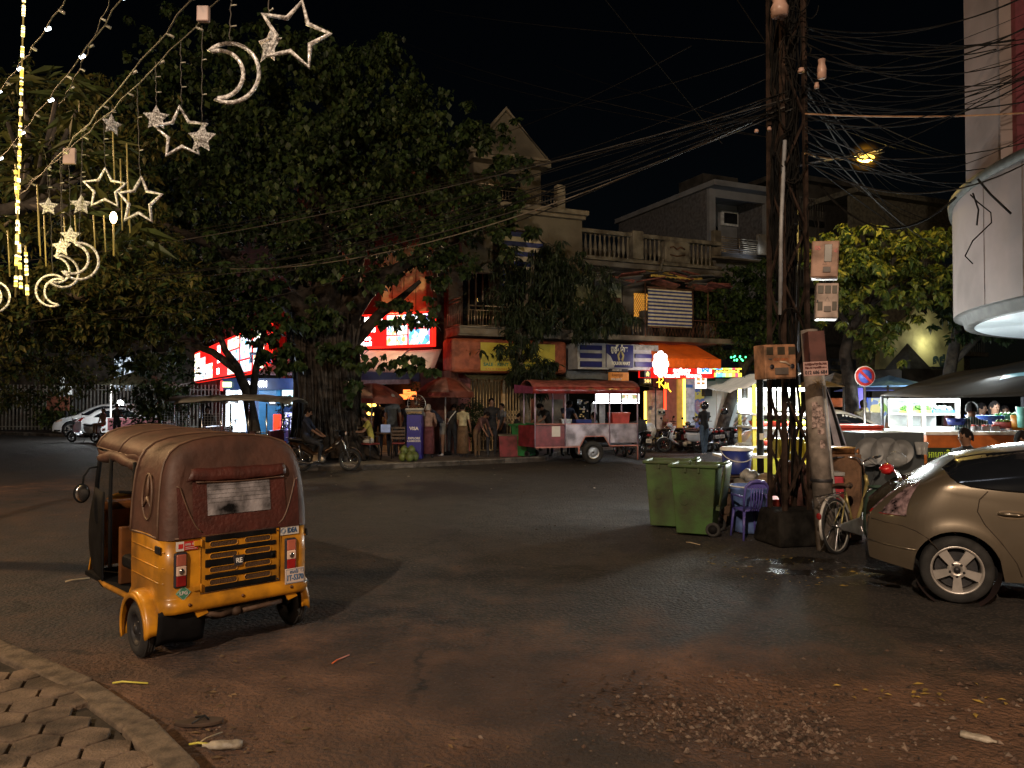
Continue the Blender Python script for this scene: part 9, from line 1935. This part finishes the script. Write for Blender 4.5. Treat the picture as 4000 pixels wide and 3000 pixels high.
leafmesh('long_leaves', np.concatenate(cs), None, .34, [lm('long olive leaf', (.09,.09,.02)), lm('long green leaf', (.06,.08,.02))], .25, 61, .22, FT)
# shrubs
def shrub(px_, py_, Y, r_, h, label, n=900, mat=None, size=.1, base=0.):
    p = at(px_, py_, Y); T = thing('shrub', label, 'shrub', (p.x, Y, base)); MB().cyl((0,0,0),(0,0,h*.6),.03,6).build('stem', barkd, T)
    leafmesh('foliage', blobs([(0,0,h*.62,r_,r_,h*.42,1)], n, int(px_), .2, 18, .3), None, size, mat or [lf2,lf1], .3, int(py_), .5, T)
shrub(225,1650,41,1.2,1.6,'green shrub lit yellow beside the white sport utility car', 1600, [lm('bright shrub leaf',(.10,.13,.03)),lf2], .18)
shrub(1845,1640,24.6,.55,1.75,'potted round shrub behind the standing people by the folding gate', 1500, None, .09, .14); shrub(1650,1560,25.8,.45,3.6,'tall dark plant beside the second umbrella', 700, None, .12, .14); shrub(1130,1560,24.6,.35,1.9,'leafy plant in front of the kiosk screen', 500, None, .1, .14)
shrub(905,1640,22.6,.2,1.3,'thin leafy plant beside the glowing white column', 160, None, .08, .1); shrub(600,1650,27,1.1,2.4,'dark bush behind the far passenger trailer', 1600, None, .13, .14); shrub(700,1560,27,.8,3.6,'frond leaved plant behind the far passenger trailer', 700, None, .2, .14)
# ================================================================ assumed street lamps and an added fill lamp, all out of view, behind and beside the camera
def added_lamp(loc, rz, label, power, color, h=6.5, arm=1.2):
    t = thing('added_lamp', label, 'street lamp', loc, rz)
    MB().tube([(0,0,0),(0,0,h*.95),(arm*.3,0,h),(arm,0,h+.05)], [.09,.06,.05,.04], 8).build('post', dark_metal, t)
    MB().box(arm-.05,arm+.45,-.12,.12,h-.01,h+.12).build('lamp_head', dark_metal, t, bevel=.02)
    MB().box(arm+.02,arm+.4,-.09,.09,h-.03,h-.01).build('lamp_glass', mk('added lamp glass', (1,.6,.25), emit=25, ec=color), t)
    light('POINT', (arm+.2,0,h-.15), power, color, .12, 'added_lamp_light', t)
added_lamp((6.5,-7.5,0), rad(125), 'assumed unseen street lamp behind the camera on the right', 1700, (1,.64,.38), 7.0)  # unseen lamp, assumed from the warm light on the foreground and car
added_lamp((-6,-14,0), rad(70), 'unseen fill lamp added on a tall post behind the camera on the left', 15500, (1,.75,.53), 12.0)  # added fill lamp, evens out the light along the road
added_lamp((-11.5,9.2,0), rad(0), 'assumed unseen street lamp beyond the left edge of the frame', 1500, (1,.60,.28), 6.2)  # unseen lamp, assumed from the direction of the rickshaw's shadow
c = at(470,1575,37); t = thing('vendor_bulb', 'bright bulb of a small vendor stand by the white cars on the far left', 'bulb', c); MB().ball((0,0,0),.14).build('bulb_glass', MATS['dazzling bulb'], t); MB().cyl((0,0,.1),(0,0,.5),.02,6).build('cord', blk, t)
light('POINT', (c.x,c.y-1.2,c.z+.3), 420, (.95,1,1), .2, 'vendor_light')
vs_ = thing('vendor_stand', 'small vendor stand with green roof beside the white cars on the far left', 'food stall', (c.x+.6,37.4,0)); MB().box(-1.2,1.2,-.4,.5,.4,1.0).build('counter', MATS['maroon cloth'], vs_); MB().add([(-1.7,-.8,2.6),(1.7,-.8,2.6),(1.7,1,2.6),(-1.7,1,2.6),(0,.1,3.3)], [(0,1,4),(1,2,4),(2,3,4),(3,0,4)]).build('roof', MATS['grimy green tin'], vs_)
for x in (-1.1,1.1): MB().cyl((x,-.3,0),(x,-.3,2.62),.04,6).build('post', wst, vs_)
